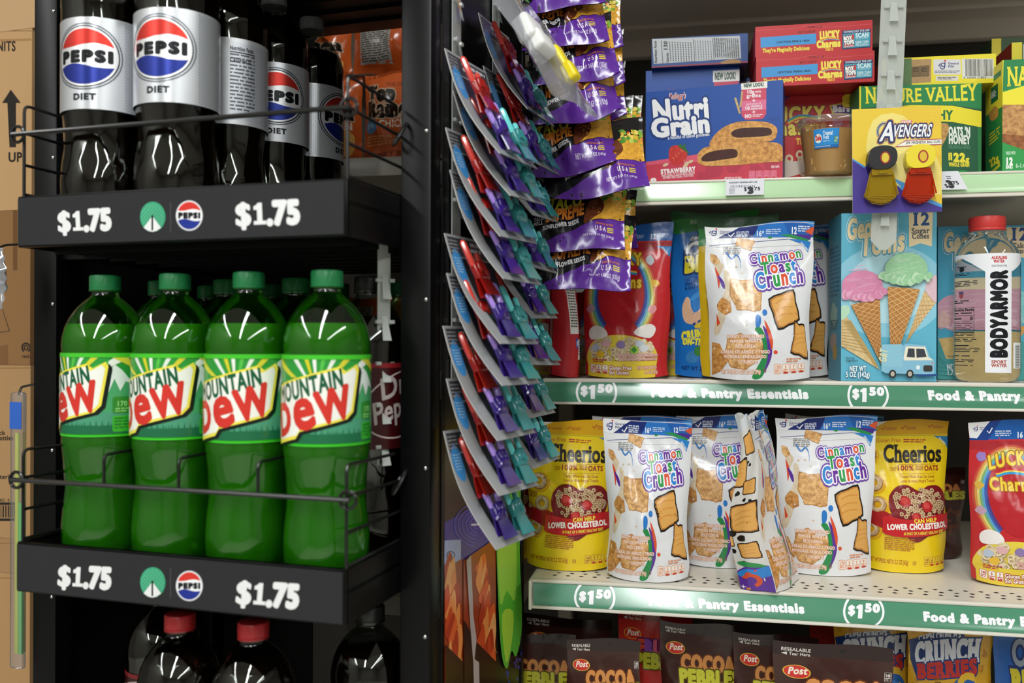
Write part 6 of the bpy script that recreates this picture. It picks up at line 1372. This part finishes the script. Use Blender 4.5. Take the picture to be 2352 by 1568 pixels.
# --- clip cards on the rack's side panel
def capsule(bm, a, b, r, n=8): tube(bm, [a, Vector(a).lerp(Vector(b), .12), Vector(a).lerp(Vector(b), .85), Vector(a).lerp(Vector(b), .96), b], [r * .8, r, r, r * .75, r * .3], n)
def clip_mesh(colr, parent, loc, flip=1):
    """hand shaped bag clip: fist on two jaws with raised index and little finger"""
    bm = bmesh.new()
    bx(bm, -.0135, .0135, -.019, -.006, -.012, .010, .004, 3)
    for k in range(2): capsule(bm, (-.0045 + k * .009, -.019, -.004), (-.0045 + k * .009, -.0195, .011), .0046)
    capsule(bm, (.014 * flip, -.013, -.010), (.004 * flip, -.0215, -.001), .0042)
    for y, dy in ((-.016, -.003), (-.009, .003)):
        v = [bm.verts.new(p) for p in ((-.012, y, -.010), (.012, y, -.010), (.017, y + dy, -.036), (-.017, y + dy, -.036))]
        w = [bm.verts.new(p.co + Vector((0, .0022, 0))) for p in v]
        bm.faces.new(v); bm.faces.new(w[::-1])
        for i in range(4): bm.faces.new((v[i], w[i], w[(i + 1) % 4], v[(i + 1) % 4]))
    o = bm_mesh('hand_clip', bm, 'clip_' + colr, parent, loc); o.scale = (.86, .68, .86); o['label'] = {'red': 'red', 'purple': 'purple', 'teal': 'clear teal'}[colr] + ' hand shaped clip'
    bm = bmesh.new()
    capsule(bm, (-.0105 * flip, -.0125, .006), (-.0135 * flip, -.0155, .042), .0052); capsule(bm, (.0105 * flip, -.0125, .006), (.014 * flip, -.013, .027), .0045)
    bm_mesh('raised_fingers', bm, 'clip_%s_tip' % colr, o)
    return o
CARDA = Art([(0, 0), (120, 0), (120, 135), (0, 135)])
CARDA.rect(0, 0, 120, 135, '#9a9b9c'); CARDA.rect(4, 3, 116, 24, '#3a3b40'); CARDA.ell(17, 36, 14, 20, '#3f8fd0'); CARDA.greek(8, 26, 26, 45, 6, '#9cc6e6', 3, .4); CARDA.rect(30, 26, 120, 122, '#26262c'); CARDA.rect(44, 58, 110, 80, '#33343c'); CARDA.greek(5, 6, 30, 22, 4, '#8d8d90', 4, .5); CARDA.greek(40, 6, 110, 20, 2, '#c9c9cc', 5); CARDA.rrect(54, 6, 66, 11, 2, '#141414')
CARDB = Art([(0, 0), (120, 0), (120, 135), (0, 135)]); CARDB.rect(0, 0, 120, 135, '#a7a8a9'); CARDB.greek(8, 20, 112, 90, 14, '#7f8083', 2, .4)
def make_card(label, group, W=.092, Hh=.135):
    t = thing('clip_card', label, 'clip card', (0, 0, 0), 0, group)
    n, mm = 4, 10; S = [i / n for i in range(n + 1)]; T = [j / mm for j in range(mm + 1)]
    f = lambda s, t, o: ((s - .5) * W, .010 * sin(pi * t) - .004 * t + o, (1 - t) * Hh - Hh)
    fr = Grid(S, T, [[f(s, t, -.0004) for t in T] for s in S]); bk = Grid(S, T, [[f(1 - s, t, .0004) for t in T] for s in S])
    m = MB(); m.grid(fr, '#9a9b9c'); m.art(CARDA, fr); m.grid(bk, '#a7a8a9'); m.art(CARDB, bk)
    e = [f(s, t, o) for o in (-.0004, .0004) for s, t in [(0, t) for t in T]]
    k = len(T); m.put(np.array(e), np.tile((-1.0, 0, 0), (2 * k, 1)), np.tile(K('#c9c9c9'), (2 * k, 1)), [[i, i + k, i + k + 1, i + 1] for i in range(k - 1)])
    m.build('backing_card', 'satin_print', t)
    clip_mesh('red', t, (-.020, .002, -.048), 1); clip_mesh('purple', t, (-.014, .003, -.098), -1); clip_mesh('teal', t, (.026, .003, -.100), 1)
    return t
def card_matrix(s_near, u, y, W, tilt, yaw, roll=0):
    o2 = Vector((RACK.o[0] + u * RACK.u[0] + s_near * RACK.d[0], RACK.o[1] + u * RACK.u[1] + s_near * RACK.d[1], 0))
    z = px(1050, y)[1] * o2.y
    d = Vector((*RACK.d, 0)); uu = Vector((*RACK.u, 0)); X = (d * cos(yaw) + uu * sin(yaw)).normalized(); n = (uu * cos(yaw) - d * sin(yaw)).normalized()
    e = (Vector((0, 0, -1)) * cos(tilt) + n * sin(tilt)).normalized(); Zl = -e; Y = Zl.cross(X)
    M = Matrix((X, Y, Zl)).transposed().to_4x4()
    M.translation = Vector((o2.x, o2.y, CH + z)) + X * W / 2
    return M @ Matrix.Rotation(roll, 4, 'Y')
proto = None
g_ = random.Random(12)
GCN, GCF = 'clip cards on the nearer strip of the rack side', 'clip cards on the farther strip of the rack side'
NTH = ['topmost', 'second from the top', 'third from the top', 'fourth from the top', 'fifth from the top', 'sixth from the top', 'seventh from the top', 'eighth from the top', 'lowest']
def hang(label, grp, M):
    global proto
    if proto is None: proto = make_card(label, grp); o = proto
    else: o = dup(proto, (0, 0, 0), 0, label, grp)
    o.matrix_world = M
for i, (y, s) in enumerate(((112, .128), (205, .140), (292, .130), (392, .134), (536, .128), (628, .125), (748, .124), (872, .126), (992, .128))):
    hang('card of red, purple and teal hand clips on the nearer strip, %s' % NTH[i], GCN, card_matrix(s, .047 + .004 * (i % 2), y, .092, R(28 + g_.uniform(-1, 1)), R(9), R(g_.uniform(-2, 2))))
NTH[7] = 'lowest'
for i, (y, s) in enumerate(((30, .240), (150, .245), (268, .243), (385, .242), (500, .247), (610, .244), (725, .246), (838, .248))):
    hang('card of red, purple and teal hand clips on the farther strip, %s' % NTH[i], GCF, card_matrix(s, .045 + .004 * (i % 2), y, .092, R(27 + g_.uniform(-1, 1)), R(5), R(g_.uniform(-2, 2))))
for lab, s in (('white plastic strip carrying the nearer clip cards', .185), ('white plastic strip carrying the farther clip cards', .325)):
    strip_thing(lab, RACK.w(.0385, s, .56), .62, .026, RACK.rz + R(90), 'clear_strip', 12)
# clear zip bag of white and yellow clips on top of the farther strip
zb = thing('zip_bag', 'clear plastic bag with a white and a yellow clip above the clip cards', 'bag')
zb.matrix_world = card_matrix(.185, .062, -75, .12, R(32), R(12))
n, mm = 10, 16; bm = bmesh.new(); vv = []
for f in (-1, 1):
    gr = [[bm.verts.new(((i / n - .5) * .135 * (1 - .1 * j / mm), f * .010 * sin(pi * i / n) ** .7 * sin(pi * j / mm) ** .7 + .0025 * sin(9 * i / n + 7 * j / mm), -.180 * j / mm)) for j in range(mm + 1)] for i in range(n + 1)]
    for i in range(n):
        for j in range(mm): bm.faces.new((gr[i][j], gr[i + 1][j], gr[i + 1][j + 1], gr[i][j + 1]))
bm_mesh('bag_film', bm, 'zip_film', zb, ang=80)
bm = bmesh.new(); bx(bm, -.018, .016, -.016, .006, -.112, -.074, .005, 3); bx(bm, -.012, .018, -.019, -.002, -.128, -.100, .005, 3); bm_mesh('white_clip', bm, 'white_plastic', zb, rot=(0, .3, 0))
bm = bmesh.new(); bx(bm, .022, .040, -.014, .006, -.135, -.090, .005, 3); bx(bm, .020, .036, -.018, .0, -.145, -.120, .004, 3); bm_mesh('yellow_clip', bm, 'yellow_plastic', zb, rot=(0, .1, 0))
HD = Art([(0, 0), (100, 0), (100, 40), (0, 40)]); HD.rect(0, 0, 100, 40, '#d9c93a'); HD.ell(60, 24, 34, 14, '#e89ab0'); HD.ell(30, 20, 20, 12, '#6fb0d8'); HD.rect(0, 34, 100, 40, '#3f9a5a')
m = MB(); gq = flat((-.055, -.003, .03), (.055, -.003, .03), (-.055, -.003, -.006)); m.grid(gq, '#d9c93a'); m.art(HD, gq); gq = flat((.055, -.002, .03), (-.055, -.002, .03), (.055, -.002, -.006)); m.grid(gq, '#d9d9d9'); m.build('header_card', 'card_print', zb)
strip_thing('clear toothed strip inside the rack beside the right post', RACK.w(-.020, .122, .112), .245, .016, RACK.rz + R(60), 'clear_strip', 5, False)

# --- clip card with two bag clips in front of the cartons
q = -.036
p, w, rz, yl, yr = span(1959, 2164, q, R(-3), 365)
zt, zb_ = zat(247, (yl + yr) / 2, 2062), zat(488, (yl + yr) / 2, 2062); hh = zt - zb_
av = thing('clip_card', 'yellow and purple card holding a black and a yellow clip, hanging before the green carton', 'clip card', (p.x, p.y, CH + zb_), rz)
av.rotation_euler = (0, R(-.6), rz)
m = MB()
for a, b, c, A in (((-w / 2, 0, hh), (w / 2, 0, hh), (-w / 2, 0, 0), AV), ((w / 2, .0009, hh), (-w / 2, .0009, hh), (w / 2, .0009, 0), None)):
    g = flat(a, b, c); m.grid(g, '#e4e1d8'); A and m.art(A, g)
m.build('backing_card', 'card_print', av)
def bag_clip(cx, cz, head, tint, lab):
    k = hh / 757.0                                        # picture units of the card -> metres
    X = lambda v: (v - 508) * k; Z = lambda v: hh - (v - 772) * k
    bm = bmesh.new()
    out = smooth([(cx - 85, 1215), (cx - 95, 1130), (cx - 60, 1072), (cx + 15, 1060), (cx + 85, 1078), (cx + 105, 1140), (cx + 75, 1210), (cx, 1228)], 4, True)
    f = [bm.verts.new((X(x), -.017, Z(y))) for x, y in out]; b = [bm.verts.new((X(x), -.004, Z(y))) for x, y in out]
    bm.faces.new(f); bm.faces.new(b[::-1])
    for i in range(len(f)): bm.faces.new((f[i], b[i], b[(i + 1) % len(f)], f[(i + 1) % len(f)]))
    bmesh.ops.bevel(bm, geom=[e for e in bm.edges if e.verts[0] in f and e.verts[1] in f], offset=.0012, segments=2, affect='EDGES')
    o = bm_mesh('bag_clip', bm, head, av); o['label'] = lab
    bm = bmesh.new()
    pts = [(cx - 70, 1225), (cx + 75, 1222), (cx + 78, 1262), (cx + 108, 1408), (cx + 60, 1462), (cx + 5, 1478), (cx - 60, 1466), (cx - 118, 1412), (cx - 78, 1290)]
    f = [bm.verts.new((X(x), -.0125 + (.004 if y > 1400 else 0), Z(y))) for x, y in pts]; b = [bm.verts.new((X(x), -.009 + (.004 if y > 1400 else 0), Z(y))) for x, y in pts]
    bm.faces.new(f); bm.faces.new(b[::-1])
    for i in range(len(f)): bm.faces.new((f[i], b[i], b[(i + 1) % len(f)], f[(i + 1) % len(f)]))
    for r in range(5):
        y = 1415 + r * 11; hw = 110 - r * r * 4; tube(bm, [(X(cx - hw), -.0105, Z(y)), (X(cx + hw - 8), -.0105, Z(y))], .0009, 6)
    for sx_ in (-1, 1): tube(bm, [(X(cx + sx_ * 76), -.0125, Z(1250)), (X(cx + sx_ * 112), -.0118, Z(1408))], .0010, 6)
    bx(bm, X(cx - 72), X(cx + 74), -.0155, -.005, Z(1272), Z(1225), .001); bx(bm, X(cx - 25), X(cx + 35), -.017, -.012, Z(1262), Z(1238), .0006)
    bm_mesh('clip_jaw', bm, tint, o, smooth=False)
bag_clip(386, 0, 'clip_black', 'tint_yellow', 'black clip with clear yellow jaw'); bag_clip(645, 0, 'yellow_plastic', 'tint_red', 'yellow clip with clear red jaw')
EM = Art([(0, 0), (100, 0), (100, 100), (0, 100)])
for cx, cl in ((386 + 5, ('#8f1d1c', '#d9c23a')), (648, ('#a3201c', '#d9b52a'))):   # plain two colour badge instead of the masked face
    k = hh / 757.0; X = (cx + 14 - 508) * k; Z = hh - (1148 - 772) * k
    A = Art([(0, 0), (100, 0), (100, 120), (0, 120)]); A.ell(50, 60, 42, 54, cl[0], 30); A.ell(50, 60, 30, 42, cl[1], 30)
    m = MB(); m.art(A, flat((X - .0075, -.01715, Z + .009), (X + .0075, -.01715, Z + .009), (X - .0075, -.01715, Z - .009)), base=2); m.build('badge', 'label_print', av)
u, _ = PAN.hit(2063, 200, -.030)
st = strip_thing('frosted clear strip carrying the yellow and purple clip card', PAN.w(u, -.026, .575), .575 - PAN.hit(2052, 574, -.026)[1], .0315, PAN.rz, n=9)
st.rotation_euler = (0, R(2.2), PAN.rz)

# --- fruit cup
p = PAN.w(PAN.hit(1905, 400, .018)[0], .018, DECK_UP + .0004); 
fc = thing('fruit_cup', 'clear cup of orange fruit pieces with a blue label before the red carton', 'fruit cup', p, PAN.rz)
bm = bmesh.new(); lathe(bm, [(.024, 0), (.0265, .001), (.0275, .004), (.0335, .052), (.0340, .056), (.0362, .057), (.0365, .0585)], 40, True, False); bm_mesh('cup', bm, 'clear_cup', fc)
bm = bmesh.new(); lathe(bm, [(.022, .002), (.0262, .003), (.0325, .050), (.020, .0505)], 32)
g_ = random.Random(3)
bm_mesh('syrup', bm, 'peach', fc)
bm = bmesh.new()
for i in range(16):
    a = g_.uniform(-1.6, 1.6); z = g_.uniform(.008, .045); r = .0205 + z * .13
    bx(bm, -.007, .007, -.004, .004, -.005, .005, .002, 2, Matrix.Translation((r * sin(a), -r * cos(a), z)) @ Matrix.Rotation(a + g_.uniform(-.3, .3), 4, 'Z') @ Matrix.Rotation(g_.uniform(-1, 1), 4, 'Y'))
o = bm_mesh('fruit_pieces', bm, 'fruit', fc); o['kind'] = 'stuff'
bm = bmesh.new(); lathe(bm, [(.0368, .056), (.0375, .058), (.0372, .063), (.0362, .0645), (.034, .0635), (.0335, .0615), (.01, .0615)], 40, False, True); bm_mesh('lid', bm, 'clear_film', fc)
DL = Art([(1365, 1040), (1612, 1040), (1612, 1148), (1365, 1148)])
DL.rect(1300, 1000, 1700, 1200, '#3390d8'); DL.ell(1412, 1092, 36, 26, '#f0efe8', 24); DL.text('Dole', 1384, 1102, 27, '#c9302f', .10, fit=56); DL.text('Tropical', 1462, 1076, 22, '#e9f2f8', .05, fit=88); DL.text('Fruit', 1462, 1099, 22, '#e9f2f8', .05, fit=52); DL.greek(1462, 1108, 1540, 1116, 1, '#cfe3f2', 2); DL.rrect(1565, 1085, 1600, 1125, 6, '#3f8f72'); DL.text('110', 1570, 1102, 13, '#e6f0ea', .06); DL.greek(1568, 1106, 1597, 1120, 2, '#cfe6da', 1); DL.rect(1365, 1132, 1612, 1148, '#1f6fb8'); DL.greek(1375, 1136, 1540, 1143, 1, '#d4e4f2', 4)
S = [i / 12 for i in range(13)]; P = []; N = []
for s in S:
    a = R(-40 + 50 * s); P.append([((.0276 + .0058 * (z - .004) / .048 + .0006) * sin(a), -(.0276 + .0058 * (z - .004) / .048 + .0006) * cos(a), z) for z in (.049, .028)]); N.append([(sin(a), -cos(a), -.12)] * 2)
g = Grid(S, [0, 1], P, N); m = MB(); m.grid(g, '#3390d8'); m.art(DL, g); m.build('cup_label', 'label_print', fc)

for ch_ in fc.children: ch_.scale = (1.16, 1.16, 1.2)
# --- water bottle
p = PAN.w(PAN.hit(2266, 860, .042)[0], .042, DECK_MID + .0004)
wb = thing('water_bottle', 'clear water bottle with coral red cap and upright white label', 'water bottle', p, PAN.rz)
rot = R(10.9) + math.atan2(-p.x, p.y)
bm = bmesh.new(); lathe(bm, [(.010, .006), (.022, .002), (.031, .0), (.036, .002), (.0395, .008), (.0405, .016), (.0405, .162), (.0398, .168), (.0365, .178), (.030, .188), (.0235, .1945), (.0208, .198), (.0202, .203)], 64); bm_mesh('bottle_body', bm, 'water', wb, ang=70)
bm = bmesh.new(); lathe(bm, [(.0208, .2025), (.0224, .203), (.0227, .2045), (.0222, .206), (.0228, .2075), (.0228, .2185), (.0218, .2215), (.018, .2225)], 48); bm_mesh('cap', bm, 'cap_coral', wb, ang=30)
bm = bmesh.new(); lathe(bm, [(.0203, .2005), (.0232, .201), (.0232, .2022), (.0203, .2026)], 40, False, False); bm_mesh('neck_ring', bm, 'clear_film', wb)
AX = lambda X: 40.6 * math.asin(max(-1, min(1, (X - 1210) / 220.0)))
CW = 2 * pi * 40.6
LW = Art([(-CW / 2, 370), (CW / 2, 370), (CW / 2, 1240), (-CW / 2, 1240)])
LW.poly([(AX(997), 376), (AX(1425), 372), (AX(1428), 420), (AX(1395), 480), (AX(1366), 505), (AX(1366), 1228), (AX(1200), 1226), (AX(1200), 505), (AX(1110), 440), (AX(1050), 400), (AX(997), 420)], '#f0f1f6')
def upr(t, X1, y0, y1, h, c, bold): # reads upward, letter tops to the left
    n = len(t); G = [glyph(ch) for ch in t]; tot = sum(g[4] + .10 for g in G) - .10; pen = 0; q = []
    for v, tri, ring, nr, adv in G:
        f = lambda x, y: (X1 + (y - 1) * h * -1 - h if False else X1 - y * h, y0 - (y0 - y1) * (x + pen) / tot)
        q += [[f(*v[i]) for i in tr] for tr in tri]
        for a, b in ring:
            q.append([f(*v[a]), f(v[a][0] + nr[a][0] * bold, v[a][1] + nr[a][1] * bold), f(v[b][0] + nr[a][0] * bold, v[b][1] + nr[a][1] * bold), f(*v[b])])
        for i, n1, n2 in nr['join']: q.append([f(*v[i]), f(v[i][0] + n1[0] * bold, v[i][1] + n1[1] * bold), f(v[i][0] + n2[0] * bold, v[i][1] + n2[1] * bold)])
        pen += adv + .10
    LW.add(q, c)
upr('BODYARMOR', AX(1334), 1118, 500, AX(1334) - AX(1242), '#14161c', .12)
def flatw(t, Xl, Xr, y, h, c, b): LW.text(t, AX(Xl), y, h, c, b, sx=(AX(Xr) - AX(Xl)) / (h * (sum(glyph(ch)[4] + b * 1.3 for ch in t) - b * 1.3)))
for t, y in (('ALKALINE', 416), ('WATER', 442)): flatw(t, 1240 if t[0] == 'A' else 1252, 1336 if t[0] == 'A' else 1320, y, 20, '#c9342f', .05)
flatw('ELECTROLYTES', 1240, 1336, 470, 12, '#555', .02); flatw('SPORT', 1240, 1334, 1160, 22, '#b5524c', .04); flatw('WATER', 1240, 1336, 1186, 22, '#b5524c', .04)
dk = '#26272b'
LW.poly([(AX(1005), 460), (AX(1040), 412), (AX(1110), 455), (AX(1190), 500), (AX(1000), 500)], '#9a9ca3'); LW.ell(AX(1048), 480, 4.5, 20, dk); LW.rect(AX(1020), 460, AX(1078), 466, dk)
for y0, y1, r, Xr in ((510, 532, 2, 1098), (565, 610, 4, 1150), (705, 735, 2, 1096), (985, 1010, 2, 1145), (1030, 1048, 1, 1140), (1050, 1085, 3, 1165), (1105, 1120, 1, 1138), (1135, 1160, 2, 1130), (1175, 1186, 1, 1142)): LW.greek(AX(1000), y0, AX(Xr), y1, r, dk, y0, .5)
LW.poly([(AX(1030), 642), (AX(1060), 642), (AX(1058), 680), (AX(1045), 695), (AX(1032), 680)], '#b0525a'); LW.rect(AX(1031), 645, AX(1059), 658, '#4a5a8a')
for y in (760, 815, 860, 935, 975): LW.rect(AX(997), y, AX(1130), y + (7 if y == 935 else 3), dk)
LW.rect(AX(1128), 758, AX(1131), 978, dk); flatw('Nutrition Facts', 1000, 1128, 784, 19, dk, .05); LW.greek(AX(1000), 795, AX(1125), 808, 1, dk, 4); LW.text('0', AX(1106), 850, 24, dk, .06, sx=.16); LW.greek(AX(1000), 835, AX(1060), 850, 1, dk, 5); LW.greek(AX(1000), 870, AX(1122), 925, 4, dk, 6, .35); LW.greek(AX(1000), 948, AX(1125), 970, 2, dk, 7, .4)
LW.rect(AX(1378), 1012, AX(1424), 1196, '#eceef0')
for k in range(26): LW.rect(AX(1390), 1030 + k * 6.2, AX(1418), 1030 + k * 6.2 + (2, 4, 3)[k % 3], '#222')
S = [i / 64 for i in range(65)]; T = [0, 1]; zf = lambda Y: (1295 - Y) / 1207 * .2225; P = []; N = []
for s in S:
    a = (s - .5) * 2 * pi + rot; r = .0406; P.append([(r * sin(a), -r * cos(a), zf(370)), (r * sin(a), -r * cos(a), zf(1240))]); N.append([(sin(a), -cos(a), 0)] * 2)
m = MB(); m.art(LW, Grid(S, T, P, N), base=1); m.build('label', 'label_print', wb)

# --- noodle packs on the neighbouring bay behind the rack
GR = 'orange noodle packs behind the soda rack'
def noodle(xl, xr, yt, yb, q, label, art=RN, seed=1, base=None):
    p, w, rz, yl, yr = span(xl, xr, q, 0, (yt + yb) / 2); a, b = zat(yt, (yl + yr) / 2), zat(yb, (yl + yr) / 2)
    if base is not None: a += base - b; b = base
    o = pillow('noodle_pack', w, a - b, .045, art, '#a3451a', seed, nu=12, nv=12, flat_side=.04, crimp_tb=.06)
    o.location = (p.x, p.y, CH + (a + b) / 2 + .0125); o.rotation_euler = (0, 0, rz)
    tag(o, label, 'noodle pack', GR); return b, a
b1, a1 = noodle(838, 985, 150, 340, .125, 'orange noodle pack standing beside the black post, wording in view', RN, 4, .290)
noodle(700, 834, 150, 340, .135, 'orange noodle pack standing behind the rearmost cola bottle', RN, 5, .290)
noodle(812, 975, 20, 148, .128, 'orange noodle pack lying on top of the one beside the post', RNB, 6, a1 + .002)
noodle(664, 810, 30, 150, .138, 'orange noodle pack on top at the left, behind the cola bottles', RN, 7, a1 + .002)
noodle(772, 925, 622, 790, .12, 'noodle pack on the shelf behind the green bottle caps', RNB, 8, -.06)

# --- kraft boxes stacked at the left
plain('kraft_inside', '#9a7a55', .8)
SK = Frame(px(71, 600)[0] * 1.40, 1.40, RACK_A)
def kraft(y0, y1, label, art_fn, col='#b58d62', d=.32, w=.42, sh=0, z0=None, q=0.0, yaw=0.0):
    zt = px(20, y0)[1] * 1.40; zb = px(20, y1)[1] * 1.40 if z0 is None else z0
    p = SK.w(-w / 2 + sh, q, 0)
    A = Art([(proj(SK.w(-w + sh, q, zt))), proj(SK.w(sh, q, zt)), proj(SK.w(sh, q, zb)), proj(SK.w(-w + sh, q, zb))])
    A.rect(-800, y0 - 300, 300, y1 + 300, col); A.line([(-400, y0 + 8), (80, y0 + 6)], 2, '#8f6c48'); art_fn(A)
    o = carton('shipping_box', w, zt - zb - .0006, d, col, {'front': A}, 'kraft_print', loc=(p.x, p.y, CH + zb), rot=(0, 0, SK.rz + yaw))
    bm = bmesh.new(); bx(bm, -w / 2 + .004, w / 2 - .004, d * .45, d * .55, zt - zb - .0005, zt - zb + .0002); t = bm_mesh('packing_tape', bm, 'brown_tape', o, smooth=False)
    return tag(o, label, 'shipping box', 'kraft shipping boxes stacked at the left')
INK = '#2f2a26'
def a2(A):
    A.text('UNITS', -22, 116, 22, INK, .04, fit=58); A.poly([(25, 205), (48, 236), (37, 236), (37, 338), (22, 338), (17, 236), (5, 236)], INK); A.text('UP', 19, 371, 21, INK, .05, fit=32); A.line([(0, 92), (72, 90)], 5, '#a87f55')
def a3(A):
    A.line([(-60, 770), (-10, 660), (22, 760), (-60, 770)], 2.5, INK); A.ring(60, 798, 9, 10, 4, INK, 120, 420); A.ring(60, 798, 4, 5, 3, INK); A.text('reckitt', 51, 822, 9, INK, .03, fit=26); A.poly([(-20, 800), (18, 790), (20, 850), (-20, 850)], '#7f5a3a'); A.rect(30, 480, 40, 620, '#6f4f30')
def a4(A):
    A.text('2 Pack', -32, 998, 10, INK, .05, fit=44); A.text('Spray Bottles', -44, 1010, 10, INK, .05, fit=75); A.text('Antibacterial', -48, 1099, 10, INK, .05, fit=80); A.text('1 23401 4', -20, 1152, 8, INK, .02, fit=42)
    A.rect(-60, 1153, 50, 1196, INK); A.rect(-56, 1159, 45, 1190, '#b0895f'); A.bars(-50, 1160, 42, 1188, INK, 3, 34)
def a5(A):
    A.poly([(33, 1380), (45, 1350), (57, 1380), (50, 1380), (50, 1440), (43, 1440), (43, 1380)], INK); A.text('UP', 45, 1470, 20, INK, .05)
floorz = -CH
kraft(1320, 1800, 'bottom kraft box of the stack, resting on the floor', lambda A: None, z0=floorz + .0005)
kraft(1242, 1318, 'kraft box with open flaps low in the stack, an arrow on its side', a5, '#a8835c', sh=.004) if False else None
bz = px(20, 1320)[1] * 1.40
def zz(y): return px(20, y)[1] * 1.40
kraft(1240, 1320, 'kraft box under the one with the barcode', a5, '#a8835c', sh=.003)
kraft(838, 1240, 'kraft box with barcode and bottle wording', a4, '#b08a60')
kraft(480, 838, 'darker kraft box with triangle mark and round emblem', a3, '#8f6a45', sh=-.001)
kraft(64, 480, 'pale kraft box with a black up arrow', a2, '#c09a6e', sh=.001)
kraft(-150, 64, 'topmost kraft box of the stack', lambda A: None, '#c4a078', sh=.006)

# --- small packs on the rack's left flank
pb = thing('plastic_pouch', 'crinkled clear pouch with white rolls hanging by the left post under the upper tray', 'plastic pouch', RACK.w(-.508, .075, zat(640, 1.075, 45)), RACK.rz)
bm = bmesh.new(); n, mm = 8, 12
for f in (-1, 1):
    gr = [[bm.verts.new(((i / n - .5) * .034 * (1 + .35 * sin(pi * j / mm)), f * .012 * sin(pi * i / n) ** .6 * sin(pi * (.08 + .9 * j / mm)) + .002 * sin(5 * i + 3 * j), .036 - .072 * j / mm)) for j in range(mm + 1)] for i in range(n + 1)]
    for i in range(n):
        for j in range(mm): bm.faces.new((gr[i][j], gr[i + 1][j], gr[i + 1][j + 1], gr[i][j + 1]))
bm_mesh('pouch_film', bm, 'zip_film', pb, ang=80)
bm = bmesh.new()
for k in range(3): tube(bm, [(-.002 + .006 * (k % 2), -.002 + .004 * k, .032 - .018 * k), (.012, -.001 + .003 * k, .028 - .020 * k)], .0075, 10)
bm_mesh('white_roll', bm, 'white_plastic', pb)
gp = thing('stick_pack', 'long narrow pack with green and lime sticks hanging behind the left post', 'stick pack', RACK.w(-.507, .115, zat(1535, 1.11, 66)), RACK.rz)
hs = zat(900, 1.11, 66) - zat(1535, 1.11, 66)
bm = bmesh.new(); bx(bm, -.010, .010, -.004, .004, 0, hs, .003, 2); bm_mesh('pack_film', bm, 'clear_film', gp)
for x, mtl in ((.0045, 'green_stick'), (-.001, 'lime_stick')):
    bm = bmesh.new(); bx(bm, x - .0025, x + .0025, -.0022, .0022, .018, hs - .05 if mtl == 'lime_stick' else hs * .6, .001); bm_mesh('glow_stick', bm, mtl, gp)
bm = bmesh.new(); bx(bm, -.009, .009, -.0048, -.0042, hs - .045, hs - .012, .0001); bm_mesh('header_tag', bm, 'blue_tag', gp, smooth=False)

for t_, pts_ in ((gp, [(0, 0, hs - .004), (0, .004, hs + .006), (.0172, .012, hs + .010)]), (pb, [(0, 0, .033), (.002, .02, .042), (.019, .05, .046)])):
    bm = bmesh.new(); tube(bm, arc_pts(pts_, .003), .0014, 6); bm_mesh('hook', bm, 'wire_black', t_)
# the lettering source is not part of the place
if _fo is not None:
    c_ = _fo.data; bpy.data.objects.remove(_fo); bpy.data.curves.remove(c_)
